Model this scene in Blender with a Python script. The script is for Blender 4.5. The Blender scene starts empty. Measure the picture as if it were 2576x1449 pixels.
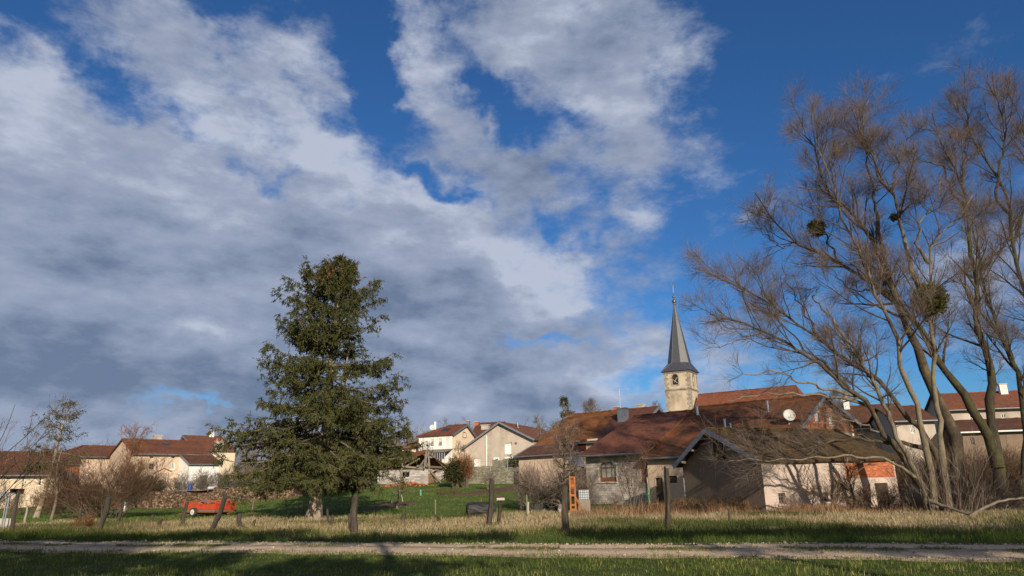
import bpy, bmesh, math, random
import numpy as np
from mathutils import Vector
from mathutils.geometry import tessellate_polygon

R = math.radians
rng = np.random.default_rng(7)
random.seed(7)
scene = bpy.context.scene
COL = scene.collection

# ------------------------------------------------------------------ camera, sun, sky
F, CX, CY = 1717.3, 1288.0, 724.5          # survey units: the photo measured at 2576 px wide
PITCH, ROLL, EYE = R(15.94), R(1.0), 1.6
def cam_axes():
    fw = Vector((0, math.cos(PITCH), math.sin(PITCH)))
    up0 = Vector((0, -math.sin(PITCH), math.cos(PITCH)))
    rt0 = Vector((1, 0, 0))
    rt = rt0*math.cos(ROLL) - up0*math.sin(ROLL)
    up = up0*math.cos(ROLL) + rt0*math.sin(ROLL)
    return rt, up, fw
RT, UP, FW = cam_axes()
cd = bpy.data.cameras.new('camera'); cam = bpy.data.objects.new('camera', cd); COL.objects.link(cam)
cd.sensor_width = 36.0; cd.lens = 36.0*F/2576.0; cd.clip_end = 6000; cd.clip_start = 0.1
from mathutils import Matrix
mt = Matrix((RT, UP, -FW)).transposed().to_4x4(); mt.translation = Vector((0, 0, EYE))
cam.matrix_world = mt
scene.camera = cam
scene.view_settings.view_transform = 'Standard'; scene.view_settings.look = 'None'
scene.view_settings.exposure = 0.22; scene.view_settings.gamma = 1.0

SUN_EL, SUN_AZ = 19.0, 166.0               # compass azimuth of the sun, behind the photographer and to the right
sl = bpy.data.lights.new('sun', 'SUN'); sl.energy = 5.0; sl.angle = R(0.5); sl.color = (1.0, 0.87, 0.69)
so = bpy.data.objects.new('sun', sl); COL.objects.link(so)
tosun = Vector((math.sin(R(SUN_AZ))*math.cos(R(SUN_EL)), math.cos(R(SUN_AZ))*math.cos(R(SUN_EL)), math.sin(R(SUN_EL))))
so.rotation_euler = tosun.to_track_quat('Z', 'Y').to_euler(); so.location = (20, -40, 60)

def ray(x, y):
    a, b = (x-CX)/F, (CY-y)/F
    d = RT*a + UP*b + FW
    return d.x/d.y, d.z/d.y
def at(x, y, Y):
    r = ray(x, y); return Vector((r[0]*Y, Y, EYE + r[1]*Y))

world = bpy.data.worlds.new('World'); scene.world = world; world.use_nodes = True
def build_sky():
    nt = world.node_tree; N = nt.nodes; Lk = nt.links
    N.clear()
    def nd(t, **k):
        n = N.new(t)
        for a, v in k.items(): setattr(n, a, v)
        return n
    def math_(op, a, b=None, c=None, clamp=False):
        n = nd('ShaderNodeMath', operation=op); n.use_clamp = clamp
        for i, v in enumerate((a, b, c)):
            if v is None: continue
            if isinstance(v, (int, float)): n.inputs[i].default_value = v
            else: Lk.new(v, n.inputs[i])
        return n.outputs[0]
    out = nd('ShaderNodeOutputWorld'); bg = nd('ShaderNodeBackground')
    sky = nd('ShaderNodeTexSky', sky_type='NISHITA'); sky.sun_disc = False
    sky.sun_elevation = R(SUN_EL); sky.sun_rotation = R(SUN_AZ)
    sky.air_density = 1.0; sky.dust_density = 0.25; sky.ozone_density = 3.0
    tc = nd('ShaderNodeTexCoord')
    sep = nd('ShaderNodeSeparateXYZ'); Lk.new(tc.outputs['Generated'], sep.inputs[0])
    az = math_('ARCTAN2', sep.outputs[0], sep.outputs[1]); el = math_('ARCSINE', sep.outputs[2])
    comb = nd('ShaderNodeCombineXYZ'); Lk.new(az, comb.inputs[0]); Lk.new(el, comb.inputs[1])
    # cloud layer coordinates: the direction carried onto a flat layer overhead
    zz = math_('ADD', math_('MAXIMUM', sep.outputs[2], 0.0), 0.16)
    lay = nd('ShaderNodeCombineXYZ')
    Lk.new(math_('DIVIDE', sep.outputs[0], zz), lay.inputs[0]); Lk.new(math_('DIVIDE', sep.outputs[1], zz), lay.inputs[1])
    def noise(vec, scale, detail, rough, off=0.0, rot=0.0, sx=1.0, sy=1.0):
        mp = nd('ShaderNodeMapping'); Lk.new(vec, mp.inputs[0])
        mp.inputs['Location'].default_value = (off, off*0.7, off*1.3); mp.inputs['Rotation'].default_value = (0, 0, rot)
        mp.inputs['Scale'].default_value = (sx, sy, 1)
        n = nd('ShaderNodeTexNoise'); n.inputs['Scale'].default_value = scale; n.inputs['Detail'].default_value = detail
        n.inputs['Roughness'].default_value = rough; Lk.new(mp.outputs[0], n.inputs['Vector'])
        return n
    w = noise(comb.outputs[0], 5.0, 5, 0.6, 3.1)
    wv = nd('ShaderNodeVectorMath', operation='SUBTRACT'); Lk.new(w.outputs['Color'], wv.inputs[0]); wv.inputs[1].default_value = (.5, .5, .5)
    ws = nd('ShaderNodeVectorMath', operation='MULTIPLY_ADD'); Lk.new(wv.outputs[0], ws.inputs[0]); ws.inputs[1].default_value = (.30, .22, 0); Lk.new(comb.outputs[0], ws.inputs[2])
    def lobes(L):
        acc = None
        for (x, y, rx, ry, rot, amp) in L:
            r = ray(x, y); a = math.atan(r[0]); e = math.atan2(r[1], math.hypot(1, r[0]))
            k = 1/F
            mp = nd('ShaderNodeMapping', vector_type='TEXTURE'); Lk.new(ws.outputs[0], mp.inputs[0])
            mp.inputs['Location'].default_value = (a, e, 0); mp.inputs['Rotation'].default_value = (0, 0, -R(rot))
            mp.inputs['Scale'].default_value = (rx*k, ry*k, 1)
            g = nd('ShaderNodeTexGradient', gradient_type='SPHERICAL'); Lk.new(mp.outputs[0], g.inputs[0])
            acc = math_('MULTIPLY_ADD', g.outputs['Fac'], amp, acc if acc is not None else 0.0)
        return acc
    cover = lobes(SKY_COVER); dark = lobes(SKY_DARK); lite = lobes(SKY_LITE)
    n1 = noise(lay.outputs[0], 1.1, 9, 0.58, 1.7, 0.5, 1.0, 1.0)
    n2 = noise(comb.outputs[0], 7.0, 8, 0.62, 5.2, 0.35, 0.75, 1.5)
    n5 = noise(comb.outputs[0], 17.0, 8, 0.66, 7.7, 0.35, 0.8, 1.5)
    nn = math_('ADD', math_('ADD', math_('MULTIPLY', n1.outputs['Fac'], 0.8), math_('MULTIPLY', n2.outputs['Fac'], 0.9)), math_('MULTIPLY_ADD', n5.outputs['Fac'], 0.62, -0.31))
    dens = math_('ADD', math_('MULTIPLY_ADD', nn, 2.1, -1.74), cover)
    mr = nd('ShaderNodeMapRange', interpolation_type='SMOOTHSTEP'); Lk.new(dens, mr.inputs[0])
    mr.inputs[1].default_value = 0.12; mr.inputs[2].default_value = 1.02; mr.inputs[3].default_value = 0; mr.inputs[4].default_value = 0.96
    n3 = noise(comb.outputs[0], 4.5, 7, 0.55, 9.4, 0.2, 0.7, 1.5)
    n4 = noise(comb.outputs[0], 13.0, 7, 0.6, 2.4, 0.25, 0.7, 1.6)
    sh = math_('ADD', math_('MULTIPLY', dark, 0.85), math_('MULTIPLY_ADD', n3.outputs['Fac'], 1.6, -0.43)); sh = math_('ADD', sh, math_('MULTIPLY_ADD', n4.outputs['Fac'], 1.8, -0.9))
    sh = math_('SUBTRACT', sh, lite)
    cr = nd('ShaderNodeValToRGB'); Lk.new(sh, cr.inputs[0]); e = cr.color_ramp.elements
    e[0].position = 0.0; e[0].color = (0.49, 0.54, 0.66, 1)
    e[1].position = 1.0; e[1].color = (0.15, 0.20, 0.305, 1)
    m = e.new(0.3); m.color = (0.345, 0.395, 0.52, 1)
    m = e.new(0.6); m.color = (0.27, 0.32, 0.44, 1)
    sb = nd('ShaderNodeMixRGB', blend_type='MULTIPLY'); sb.inputs[0].default_value = 1.0
    Lk.new(sky.outputs[0], sb.inputs[1]); sb.inputs[2].default_value = SKY_TINT
    mx = nd('ShaderNodeMixRGB'); Lk.new(mr.outputs[0], mx.inputs[0]); Lk.new(sb.outputs[0], mx.inputs[1])
    # the cloud colours are given for a strength of 0.1, like the sky's
    cs = nd('ShaderNodeMixRGB', blend_type='MULTIPLY'); cs.inputs[0].default_value = 1.0; cs.inputs[2].default_value = (10, 10, 10, 1)
    # added bright warm cloud behind the photographer, unseen, to warm the shaded walls
    rear = nd('ShaderNodeMapRange', interpolation_type='SMOOTHSTEP'); Lk.new(sep.outputs[1], rear.inputs[0])
    rear.inputs[1].default_value = 0.05; rear.inputs[2].default_value = -0.8; rear.inputs[3].default_value = 0; rear.inputs[4].default_value = 1
    wm = nd('ShaderNodeMixRGB'); Lk.new(rear.outputs[0], wm.inputs[0]); Lk.new(cr.outputs[0], wm.inputs[1]); wm.inputs[2].default_value = (0.80, 0.70, 0.56, 1)
    Lk.new(math_('MULTIPLY_ADD', rear.outputs[0], 0.75, dens), mr.inputs[0])
    Lk.new(wm.outputs[0], cs.inputs[1]); Lk.new(cs.outputs[0], mx.inputs[2])
    Lk.new(mx.outputs[0], bg.inputs['Color']); bg.inputs['Strength'].default_value = 0.086
    Lk.new(bg.outputs[0], out.inputs[0])
SKY_TINT = (0.34, 0.66, 1.0, 1)
# x, y, half-width, half-height, rotation, strength: where the cloud banks stand, as directions
SKY_COVER = [
    (0, 760, 1100, 640, 0, 1.5), (500, 800, 1000, 480, -10, 1.3), (1000, 800, 800, 420, -20, 1.1), (1300, 760, 420, 330, 20, .7),
    (1150, 980, 600, 220, 0, .6), (150, 420, 600, 330, 15, .6),
    (600, 230, 420, 180, 20, .55), (800, 280, 330, 150, 20, .5), (350, 40, 420, 130, 10, .45), (60, 120, 240, 130, 0, .35),
    (1080, 170, 330, 120, 40, .8), (1200, 330, 300, 120, 40, .6), (1480, 130, 420, 260, 15, 1.05), (1620, 330, 240, 200, 55, .8), (1250, 60, 300, 120, 0, .6),
    (1340, 420, 300, 110, 0, .5), (1580, 530, 110, 50, 0, .45), (1880, 515, 90, 50, -20, .4), (2380, 130, 160, 50, -20, .22),
    (1600, 985, 300, 70, 0, .75), (1790, 900, 170, 120, 0, .55), (2500, 700, 260, 190, 0, .7), (1580, 860, 180, 60, 0, .35), (2250, 980, 320, 110, 0, .5),
    (340, 1020, 240, 40, 6, -1.35), (540, 1066, 300, 34, 0, -1.2), (880, 70, 260, 90, 35, -.8), (200, 190, 260, 60, 35, -.6), (430, 310, 300, 55, 25, -.5), (690, 450, 190, 50, 25, -.75), (500, 60, 200, 60, 30, -.3), (700, 330, 200, 50, 20, -.35), (60, 30, 220, 60, 20, -.25), (880, 330, 200, 60, 30, -.4),
    (990, 300, 150, 80, 50, -.6), (1260, 250, 150, 60, 50, -.6), (1340, 850, 230, 30, 0, -1.0), (1270, 880, 160, 24, 0, -.8), (1140, 690, 150, 30, -25, -.7), (1300, 640, 120, 26, 20, -.5), (1080, 470, 130, 30, 10, -.6), (1330, 500, 160, 40, 20, -.5), (1500, 590, 90, 40, 0, -.4), (1450, 800, 260, 60, -10, -.1), (1200, 1050, 500, 120, 0, .5), (800, 1060, 400, 120, 0, .5)]
SKY_DARK = [(100, 860, 950, 320, 0, .46), (560, 1000, 900, 190, 0, .36), (200, 640, 700, 230, 0, .15), (1200, 850, 460, 110, 0, .4), (1250, 1000, 500, 90, 0, .35), (800, 640, 420, 110, 20, .15), (1060, 640, 200, 90, 60, .25),
    (1500, 130, 200, 120, 0, .1)]
SKY_LITE = [(150, 330, 500, 200, 20, .2), (1400, 690, 260, 80, 20, .5), (980, 470, 220, 100, 0, .35), (520, 830, 140, 60, -10, .6), (1000, 880, 220, 60, 0, .3), (1650, 350, 260, 160, 0, .1), (1480, 930, 260, 50, 0, .35), (1250, 600, 280, 80, 20, .4), (760, 420, 200, 60, 20, .25), (1420, 780, 160, 40, 0, .4)]
build_sky()
world.cycles.sampling_method = 'MANUAL'; world.cycles.sample_map_resolution = 256

# ------------------------------------------------------------------ materials
def mat(name, c1, c2=None, scale=3.0, rough=0.9, stain=None, stain2=None, bump=0.0, bscale=None, coords='UV', brick=None, spec=0.3, metal=0.0, stretch=(1, 1, 1), detail=5):
    """noise between c1 and c2; stain=(colour, amount, scale, stretch) a second, larger pattern; brick=(w,h,mortar,colour,strength)"""
    m = bpy.data.materials.new(name); m.use_nodes = True
    nt = m.node_tree; N = nt.nodes; Lk = nt.links
    bs = N['Principled BSDF']; bs.inputs['Roughness'].default_value = rough; bs.inputs['Metallic'].default_value = metal
    bs.inputs['Specular IOR Level'].default_value = spec
    tc = N.new('ShaderNodeTexCoord'); vec = tc.outputs[coords]
    def noi(sc, st=(1, 1, 1), det=5, rg=.6):
        mp = N.new('ShaderNodeMapping'); mp.inputs['Scale'].default_value = st; Lk.new(vec, mp.inputs[0])
        n = N.new('ShaderNodeTexNoise'); n.inputs['Scale'].default_value = sc; n.inputs['Detail'].default_value = det; n.inputs['Roughness'].default_value = rg
        Lk.new(mp.outputs[0], n.inputs['Vector']); return n.outputs['Fac']
    def ramp(f, lo, hi):
        r = N.new('ShaderNodeMapRange'); r.inputs[1].default_value = lo; r.inputs[2].default_value = hi; Lk.new(f, r.inputs[0]); return r.outputs[0]
    def mix(f, a, b, mode='MIX'):
        x = N.new('ShaderNodeMixRGB'); x.blend_type = mode
        for s, v in ((0, f), (1, a), (2, b)):
            if isinstance(v, (int, float)): x.inputs[s].default_value = v
            elif isinstance(v, tuple): x.inputs[s].default_value = (*v[:3], 1)
            else: Lk.new(v, x.inputs[s])
        return x.outputs[0]
    col = mix(ramp(noi(scale, stretch, detail), .32, .68), c1, c2 or c1)
    hgt = None
    if brick:
        w, h, mo, mc, st = brick
        b = N.new('ShaderNodeTexBrick'); Lk.new(vec, b.inputs['Vector']); b.inputs['Scale'].default_value = 1.0
        b.inputs['Brick Width'].default_value = w; b.inputs['Row Height'].default_value = h; b.inputs['Mortar Size'].default_value = mo
        b.inputs['Mortar Smooth'].default_value = .3; b.inputs['Color1'].default_value = (.62, .62, .62, 1); b.inputs['Color2'].default_value = (1.15, 1.15, 1.15, 1); b.inputs['Mortar'].default_value = (.9, .9, .9, 1)
        col = mix(1.0, col, b.outputs['Color'], 'MULTIPLY')
        inv = N.new('ShaderNodeMath'); inv.operation = 'MULTIPLY'; inv.inputs[1].default_value = st; Lk.new(b.outputs['Fac'], inv.inputs[0])
        col = mix(inv.outputs[0], col, mc); hgt = b.outputs['Fac']
    for s in (stain, stain2):
        if s:
            c, amt, sc = s[0], s[1], s[2]; st = s[3] if len(s) > 3 else (1, 1, 1)
            f = ramp(noi(sc, st, 6, .65), .62 - amt*.35, .86 - amt*.30)
            col = mix(f, col, c)
    Lk.new(col, bs.inputs['Base Color'])
    if bump:
        bp = N.new('ShaderNodeBump'); bp.inputs['Strength'].default_value = bump; bp.inputs['Distance'].default_value = 0.03
        f = noi(bscale or scale*4, (1, 1, 1), 6, .7)
        if hgt is not None:
            sub = N.new('ShaderNodeMath'); sub.operation = 'MULTIPLY_ADD'; Lk.new(hgt, sub.inputs[0]); sub.inputs[1].default_value = -1.0; Lk.new(f, sub.inputs[2]); f = sub.outputs[0]
        Lk.new(f, bp.inputs['Height']); Lk.new(bp.outputs[0], bs.inputs['Normal'])
    return m
def ramp_mat(name, stops, attr='tone', rough=.8, transl=0.0, noise=None):
    """colour from the per-piece attribute 'tone' (each blade, leaf or twig its own natural colour)"""
    m = bpy.data.materials.new(name); m.use_nodes = True; nt = m.node_tree; N = nt.nodes; Lk = nt.links
    bs = N['Principled BSDF']; bs.inputs['Roughness'].default_value = rough; bs.inputs['Specular IOR Level'].default_value = .2
    a = N.new('ShaderNodeAttribute'); a.attribute_name = attr
    cr = N.new('ShaderNodeValToRGB'); Lk.new(a.outputs['Fac'], cr.inputs[0]); e = cr.color_ramp.elements
    e[0].position, e[0].color = stops[0][0], (*stops[0][1], 1); e[1].position, e[1].color = stops[-1][0], (*stops[-1][1], 1)
    for p, c in stops[1:-1]:
        k = e.new(p); k.color = (*c, 1)
    Lk.new(cr.outputs[0], bs.inputs['Base Color'])
    if transl:
        t = N.new('ShaderNodeBsdfTranslucent'); Lk.new(cr.outputs[0], t.inputs[0]); ms = N.new('ShaderNodeMixShader'); ms.inputs[0].default_value = transl
        Lk.new(bs.outputs[0], ms.inputs[1]); Lk.new(t.outputs[0], ms.inputs[2]); Lk.new(ms.outputs[0], N['Material Output'].inputs[0])
    return m

TILE = (.24, .13, .012, (.03, .014, .01), .75)
M = dict(
    tile_new=mat('tile_new', (.24, .088, .048), (.185, .068, .037), 1.6, .85, brick=TILE, stain=((.10, .055, .032), .35, .5), bump=.5),
    tile_church=mat('tile_church', (.24, .082, .046), (.19, .063, .036), 1.2, .85, brick=(.3, .2, .015, (.04, .015, .01), .6), stain=((.11, .04, .025), .3, .25), bump=.4),
    tile_mossy=mat('tile_mossy', (.18, .07, .034), (.105, .045, .025), 1.0, .9, brick=TILE, stain=((.26, .075, .022), .55, .55), stain2=((.05, .036, .014), .55, .8), bump=.7),
    tile_barn=mat('tile_barn', (.085, .045, .02), (.05, .032, .016), 1.0, .95, brick=TILE, stain=((.15, .075, .022), .6, 1.1), stain2=((.055, .05, .018), .6, .9), bump=.9),
    tile_rust=mat('tile_rust', (.23, .085, .028), (.15, .055, .024), .8, .9, brick=TILE, stain=((.30, .115, .028), .6, .3), stain2=((.07, .038, .02), .5, .45), bump=.7),
    tile_purple=mat('tile_purple', (.15, .06, .045), (.11, .045, .035), 1.0, .9, brick=TILE, stain=((.10, .055, .04), .5, .9), bump=.6),
    tile_brown=mat('tile_brown', (.15, .064, .038), (.105, .048, .03), 1.0, .9, brick=TILE, stain=((.07, .036, .02), .5, .6), stain2=((.17, .065, .03), .35, .9), bump=.6),
    tile_left=mat('tile_left', (.235, .088, .046), (.175, .064, .035), .8, .9, brick=TILE, stain=((.085, .04, .024), .5, .35), bump=.6),
    slate=mat('slate', (.048, .05, .058), (.036, .038, .046), 2.0, .44, brick=(.25, .16, .01, (.03, .03, .036), .7), bump=.08, spec=.8),
    zinc=mat('zinc', (.30, .32, .35), (.22, .24, .27), 3, .45, metal=.6, spec=.5),
    steel=mat('steel', (.62, .63, .65), (.5, .51, .53), 5, .25, metal=1.0),
    render_beige=mat('render_beige', (.52, .42, .31), (.44, .35, .26), .8, .95, stain=((.24, .19, .14), .35, .5, (1, .4, 1)), bump=.3, bscale=12),
    render_cream=mat('render_cream', (.66, .55, .41), (.60, .49, .36), .7, .95, stain=((.46, .37, .27), .3, .5, (1, .35, 1)), bump=.2, bscale=12),
    render_pink=mat('render_pink', (.58, .44, .33), (.50, .38, .29), .7, .95, stain=((.36, .28, .22), .3, .5), bump=.25, bscale=12),
    render_white=mat('render_white', (.78, .77, .75), (.70, .69, .67), 1.1, .9, stain=((.42, .34, .26), .32, .8, (1.6, .25, 1)), bump=.15, bscale=10),
    render_grey=mat('render_grey', (.47, .405, .35), (.40, .345, .30), .45, .95, stain=((.26, .22, .185), .5, .35, (1, .45, 1)), stain2=((.50, .43, .36), .3, .8), bump=.3, bscale=10),
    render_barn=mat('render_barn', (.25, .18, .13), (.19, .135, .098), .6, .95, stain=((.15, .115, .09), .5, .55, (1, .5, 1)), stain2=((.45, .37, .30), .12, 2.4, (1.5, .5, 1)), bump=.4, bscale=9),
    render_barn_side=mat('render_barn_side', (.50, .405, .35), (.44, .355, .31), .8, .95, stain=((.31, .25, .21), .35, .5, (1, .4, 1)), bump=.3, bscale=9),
    block_grey=mat('block_grey', (.47, .42, .38), (.39, .35, .32), 1.2, .95, brick=(.45, .2, .014, (.22, .185, .165), .8), stain=((.25, .20, .175), .45, .6), bump=.5),
    cinder=mat('cinder', (.42, .39, .37), (.35, .32, .30), 1.5, .95, brick=(.5, .2, .014, (.25, .23, .21), .85), bump=.4),
    brick=mat('brick', (.50, .15, .058), (.40, .115, .046), 3, .9, brick=(.28, .12, .012, (.30, .19, .12), .8), stain=((.22, .08, .04), .35, 1.5), bump=.4),
    stone_wall=mat('stone_wall', (.40, .37, .30), (.20, .19, .15), 3.2, .95, brick=(.38, .17, .03, (.08, .075, .055), .85), stain=((.12, .13, .06), .45, 1.2), bump=.9),
    stone_tan=mat('stone_tan', (.50, .34, .20), (.36, .24, .14), 2.5, .95, brick=(.36, .16, .025, (.16, .10, .06), .8), bump=.8),
    quoin=mat('quoin', (.36, .32, .26), (.28, .245, .20), 2.5, .95, brick=(.6, .35, .02, (.18, .15, .12), .7), bump=.4),
    tower_render=mat('tower_render', (.55, .455, .35), (.48, .40, .305), .5, .95, stain=((.27, .22, .155), .5, .35, (1, .5, 1)), stain2=((.20, .19, .12), .22, .8), bump=.2, bscale=6),
    stone_pale=mat('stone_pale', (.58, .52, .44), (.50, .45, .38), 2, .9, bump=.2),
    wood_dark=mat('wood_dark', (.085, .062, .045), (.045, .034, .027), 6, .95, stretch=(4, .5, 1), bump=.6, bscale=18),
    post_wood=mat('post_wood', (.075, .06, .047), (.03, .024, .02), 5, .95, coords='Object', stretch=(5, 5, .5), stain=((.12, .10, .078), .3, 3, (4, 4, .6)), stain2=((.06, .07, .03), .25, 2), bump=.9, bscale=20),
    post_pale=mat('post_pale', (.40, .36, .30), (.28, .25, .21), 5, .95, coords='Object', stretch=(4, 4, .5), bump=.4),
    wood_grey=mat('wood_grey', (.26, .22, .18), (.16, .135, .11), 4, .95, stretch=(1, 6, 1), bump=.4),
    wood_brown=mat('wood_brown', (.24, .085, .03), (.17, .06, .022), 4, .6, stretch=(6, 1, 1), bump=.2),
    wood_red=mat('wood_red', (.16, .05, .035), (.11, .035, .026), 4, .8, stretch=(6, .5, 1)),
    white_paint=mat('white_paint', (.78, .78, .77), (.70, .70, .69), 4, .6),
    glass=mat('glass', (.02, .024, .03), (.035, .04, .045), 1.5, .08, spec=.8),
    curtain=mat('curtain', (.50, .52, .47), (.36, .40, .35), 2, .5, stretch=(6, .3, 1), spec=.7),
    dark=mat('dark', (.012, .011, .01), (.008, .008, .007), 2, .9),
    red_paint=mat('red_paint', (.52, .055, .02), (.40, .042, .018), 2.5, .6, stain=((.20, .06, .03), .45, 2.5), stain2=((.14, .10, .06), .3, 5)),
    red_fade=mat('red_fade', (.42, .10, .045), (.33, .075, .035), 3, .7, stain=((.24, .10, .05), .35, 3)),
    orange_paint=mat('orange_paint', (.34, .115, .018), (.25, .08, .015), 3, .6, stain=((.15, .06, .025), .45, 3)),
    rubber=mat('rubber', (.03, .03, .03), (.05, .047, .042), 4, .85),
    rim=mat('rim', (.55, .53, .50), (.42, .40, .37), 6, .6),
    plastic_white=mat('plastic_white', (.44, .47, .50), (.36, .39, .42), 2, .45),
    plastic_black=mat('plastic_black', (.012, .012, .013), (.03, .03, .032), 3, .55, coords='Object', bump=.8, bscale=6, spec=.3),
    plastic_blue=mat('plastic_blue', (.03, .06, .26), (.025, .05, .2), 3, .5),
    plastic_green=mat('plastic_green', (.04, .22, .16), (.03, .16, .12), 2, .4, coords='Object', bump=.8, bscale=5, spec=.6),
    green_paint=mat('green_paint', (.10, .34, .20), (.08, .26, .15), 4, .6),
    rust=mat('rust', (.26, .09, .04), (.16, .06, .03), 5, .9),
    concrete=mat('concrete', (.44, .41, .37), (.36, .33, .30), 3, .95, bump=.3),
    terracotta=mat('terracotta', (.46, .15, .06), (.36, .12, .05), 4, .85, coords='Object', bump=.3),
    log=mat('log', (.16, .115, .08), (.09, .066, .048), 4, .95, coords='Object', bump=.4),
    bark_pale=mat('bark_pale', (.21, .175, .125), (.12, .095, .068), 4, .95, coords='Object', stretch=(3, 3, .8), stain=((.24, .205, .12), .35, 1.3), stain2=((.05, .04, .03), .4, 2.2, (1, 1, .5)), bump=.9, bscale=9),
    bark_willow=mat('bark_willow', (.11, .084, .058), (.035, .027, .019), 4, .95, coords='Object', stretch=(3, 3, .8), stain=((.15, .125, .065), .35, 1.3), stain2=((.028, .022, .015), .5, 1.7, (1, 1, .5)), bump=.9, bscale=9),
    bark_mossy_shaded=mat('bark_mossy_shaded', (.06, .048, .032), (.02, .017, .012), 3, .95, coords='Object', stretch=(3, 3, .7), stain=((.075, .078, .02), .45, 1.0), bump=.9, bscale=9),  # bark colour darkened to carry the trunks' shade; the moss patches are real
    bark_spruce=mat('bark_spruce', (.27, .225, .18), (.17, .14, .112), 4, .95, coords='Object', stretch=(4, 4, .6), stain=((.50, .39, .27), .35, 1.2, (3, 3, .3)), bump=.6, bscale=10),
    bark_grey=mat('bark_grey', (.20, .165, .125), (.12, .10, .08), 4, .95, coords='Object', bump=.4),
    lamp_dish=mat('lamp_dish', (.50, .50, .48), (.42, .42, .41), 3, .5),
    soil=mat('soil', (.12, .068, .044), (.075, .045, .03), 5, .95, coords='Object', bump=1.0, bscale=9),
    hill=mat('hill', (.10, .075, .055), (.065, .055, .038), .05, .95, coords='Object', stain=((.06, .075, .035), .4, .02)),
)
_sl = M['slate'].node_tree.nodes['Principled BSDF']; _sl.inputs['IOR'].default_value = 1.75
M['log_face'] = ramp_mat('log_face', [(0, (0.051, 0.033, 0.022)), (0.35, (0.111, 0.072, 0.048)), (0.75, (0.17, 0.115, 0.078)), (1, (0.289, 0.213, 0.152))], rough=.95)
M['stone_tone'] = ramp_mat('stone_tone', [(0, (.16, .12, .09)), (.5, (.33, .265, .20)), (.9, (.44, .36, .285)), (1, (.58, .51, .43))], rough=.9)
M['spruce'] = ramp_mat('spruce', [(0, (.016, .022, .008)), (.4, (.046, .056, .018)), (.8, (.085, .088, .026)), (1, (.14, .115, .042))], rough=.7, transl=.15)
M['mistletoe'] = ramp_mat('mistletoe', [(0, (0.039, 0.046, 0.01)), (0.6, (0.111, 0.117, 0.019)), (1, (0.195, 0.182, 0.036))], rough=.7, transl=.2)
M['evergreen'] = ramp_mat('evergreen', [(0, (.012, .018, .007)), (.6, (.035, .045, .014)), (1, (.07, .075, .025))], rough=.7, transl=.1)
M['twig_willow'] = ramp_mat('twig_willow', [(0, (.085, .062, .05)), (.5, (.155, .118, .096)), (.85, (.22, .172, .14)), (1, (.38, .33, .28))])
M['twig_brown'] = ramp_mat('twig_brown', [(0, (.06, .036, .024)), (.6, (.12, .072, .044)), (1, (.19, .12, .075))])
M['twig_grey'] = ramp_mat('twig_grey', [(0, (.10, .08, .065)), (.6, (.17, .14, .115)), (1, (.25, .21, .17))])
M['twig_red'] = ramp_mat('twig_red', [(0, (.12, .045, .022)), (.6, (.22, .09, .04)), (1, (.34, .16, .07))])
M['catkin'] = ramp_mat('catkin', [(0, (.14, .10, .05)), (1, (.28, .21, .11))])
M['cone'] = ramp_mat('cone', [(0, (.10, .035, .018)), (1, (.20, .075, .035))])
M['grass_short'] = ramp_mat('grass_short', [(0, (.036, .058, .013)), (.4, (.10, .14, .027)), (.75, (.20, .21, .05)), (.9, (.29, .255, .10)), (1, (.42, .35, .19))], transl=.25)
M['grass_verge'] = ramp_mat('grass_verge', [(0, (0.033, 0.067, 0.014)), (0.5, (0.09, 0.131, 0.025)), (0.8, (0.21, 0.181, 0.049)), (1, (0.48, 0.341, 0.154))], transl=.25)
M['grass_dry'] = ramp_mat('grass_dry', [(0, (.06, .085, .02)), (.25, (.13, .135, .045)), (.5, (.33, .25, .14)), (.8, (.47, .37, .235)), (1, (.60, .48, .33))], transl=.2)
M['grass_garden'] = ramp_mat('grass_garden', [(0, (.055, .085, .02)), (.5, (.095, .145, .03)), (.85, (.15, .185, .045)), (1, (.22, .21, .085))], transl=.2)
M['weed_russet'] = ramp_mat('weed_russet', [(0, (.075, .045, .028)), (.5, (.19, .095, .05)), (1, (.36, .25, .15))])

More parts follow.
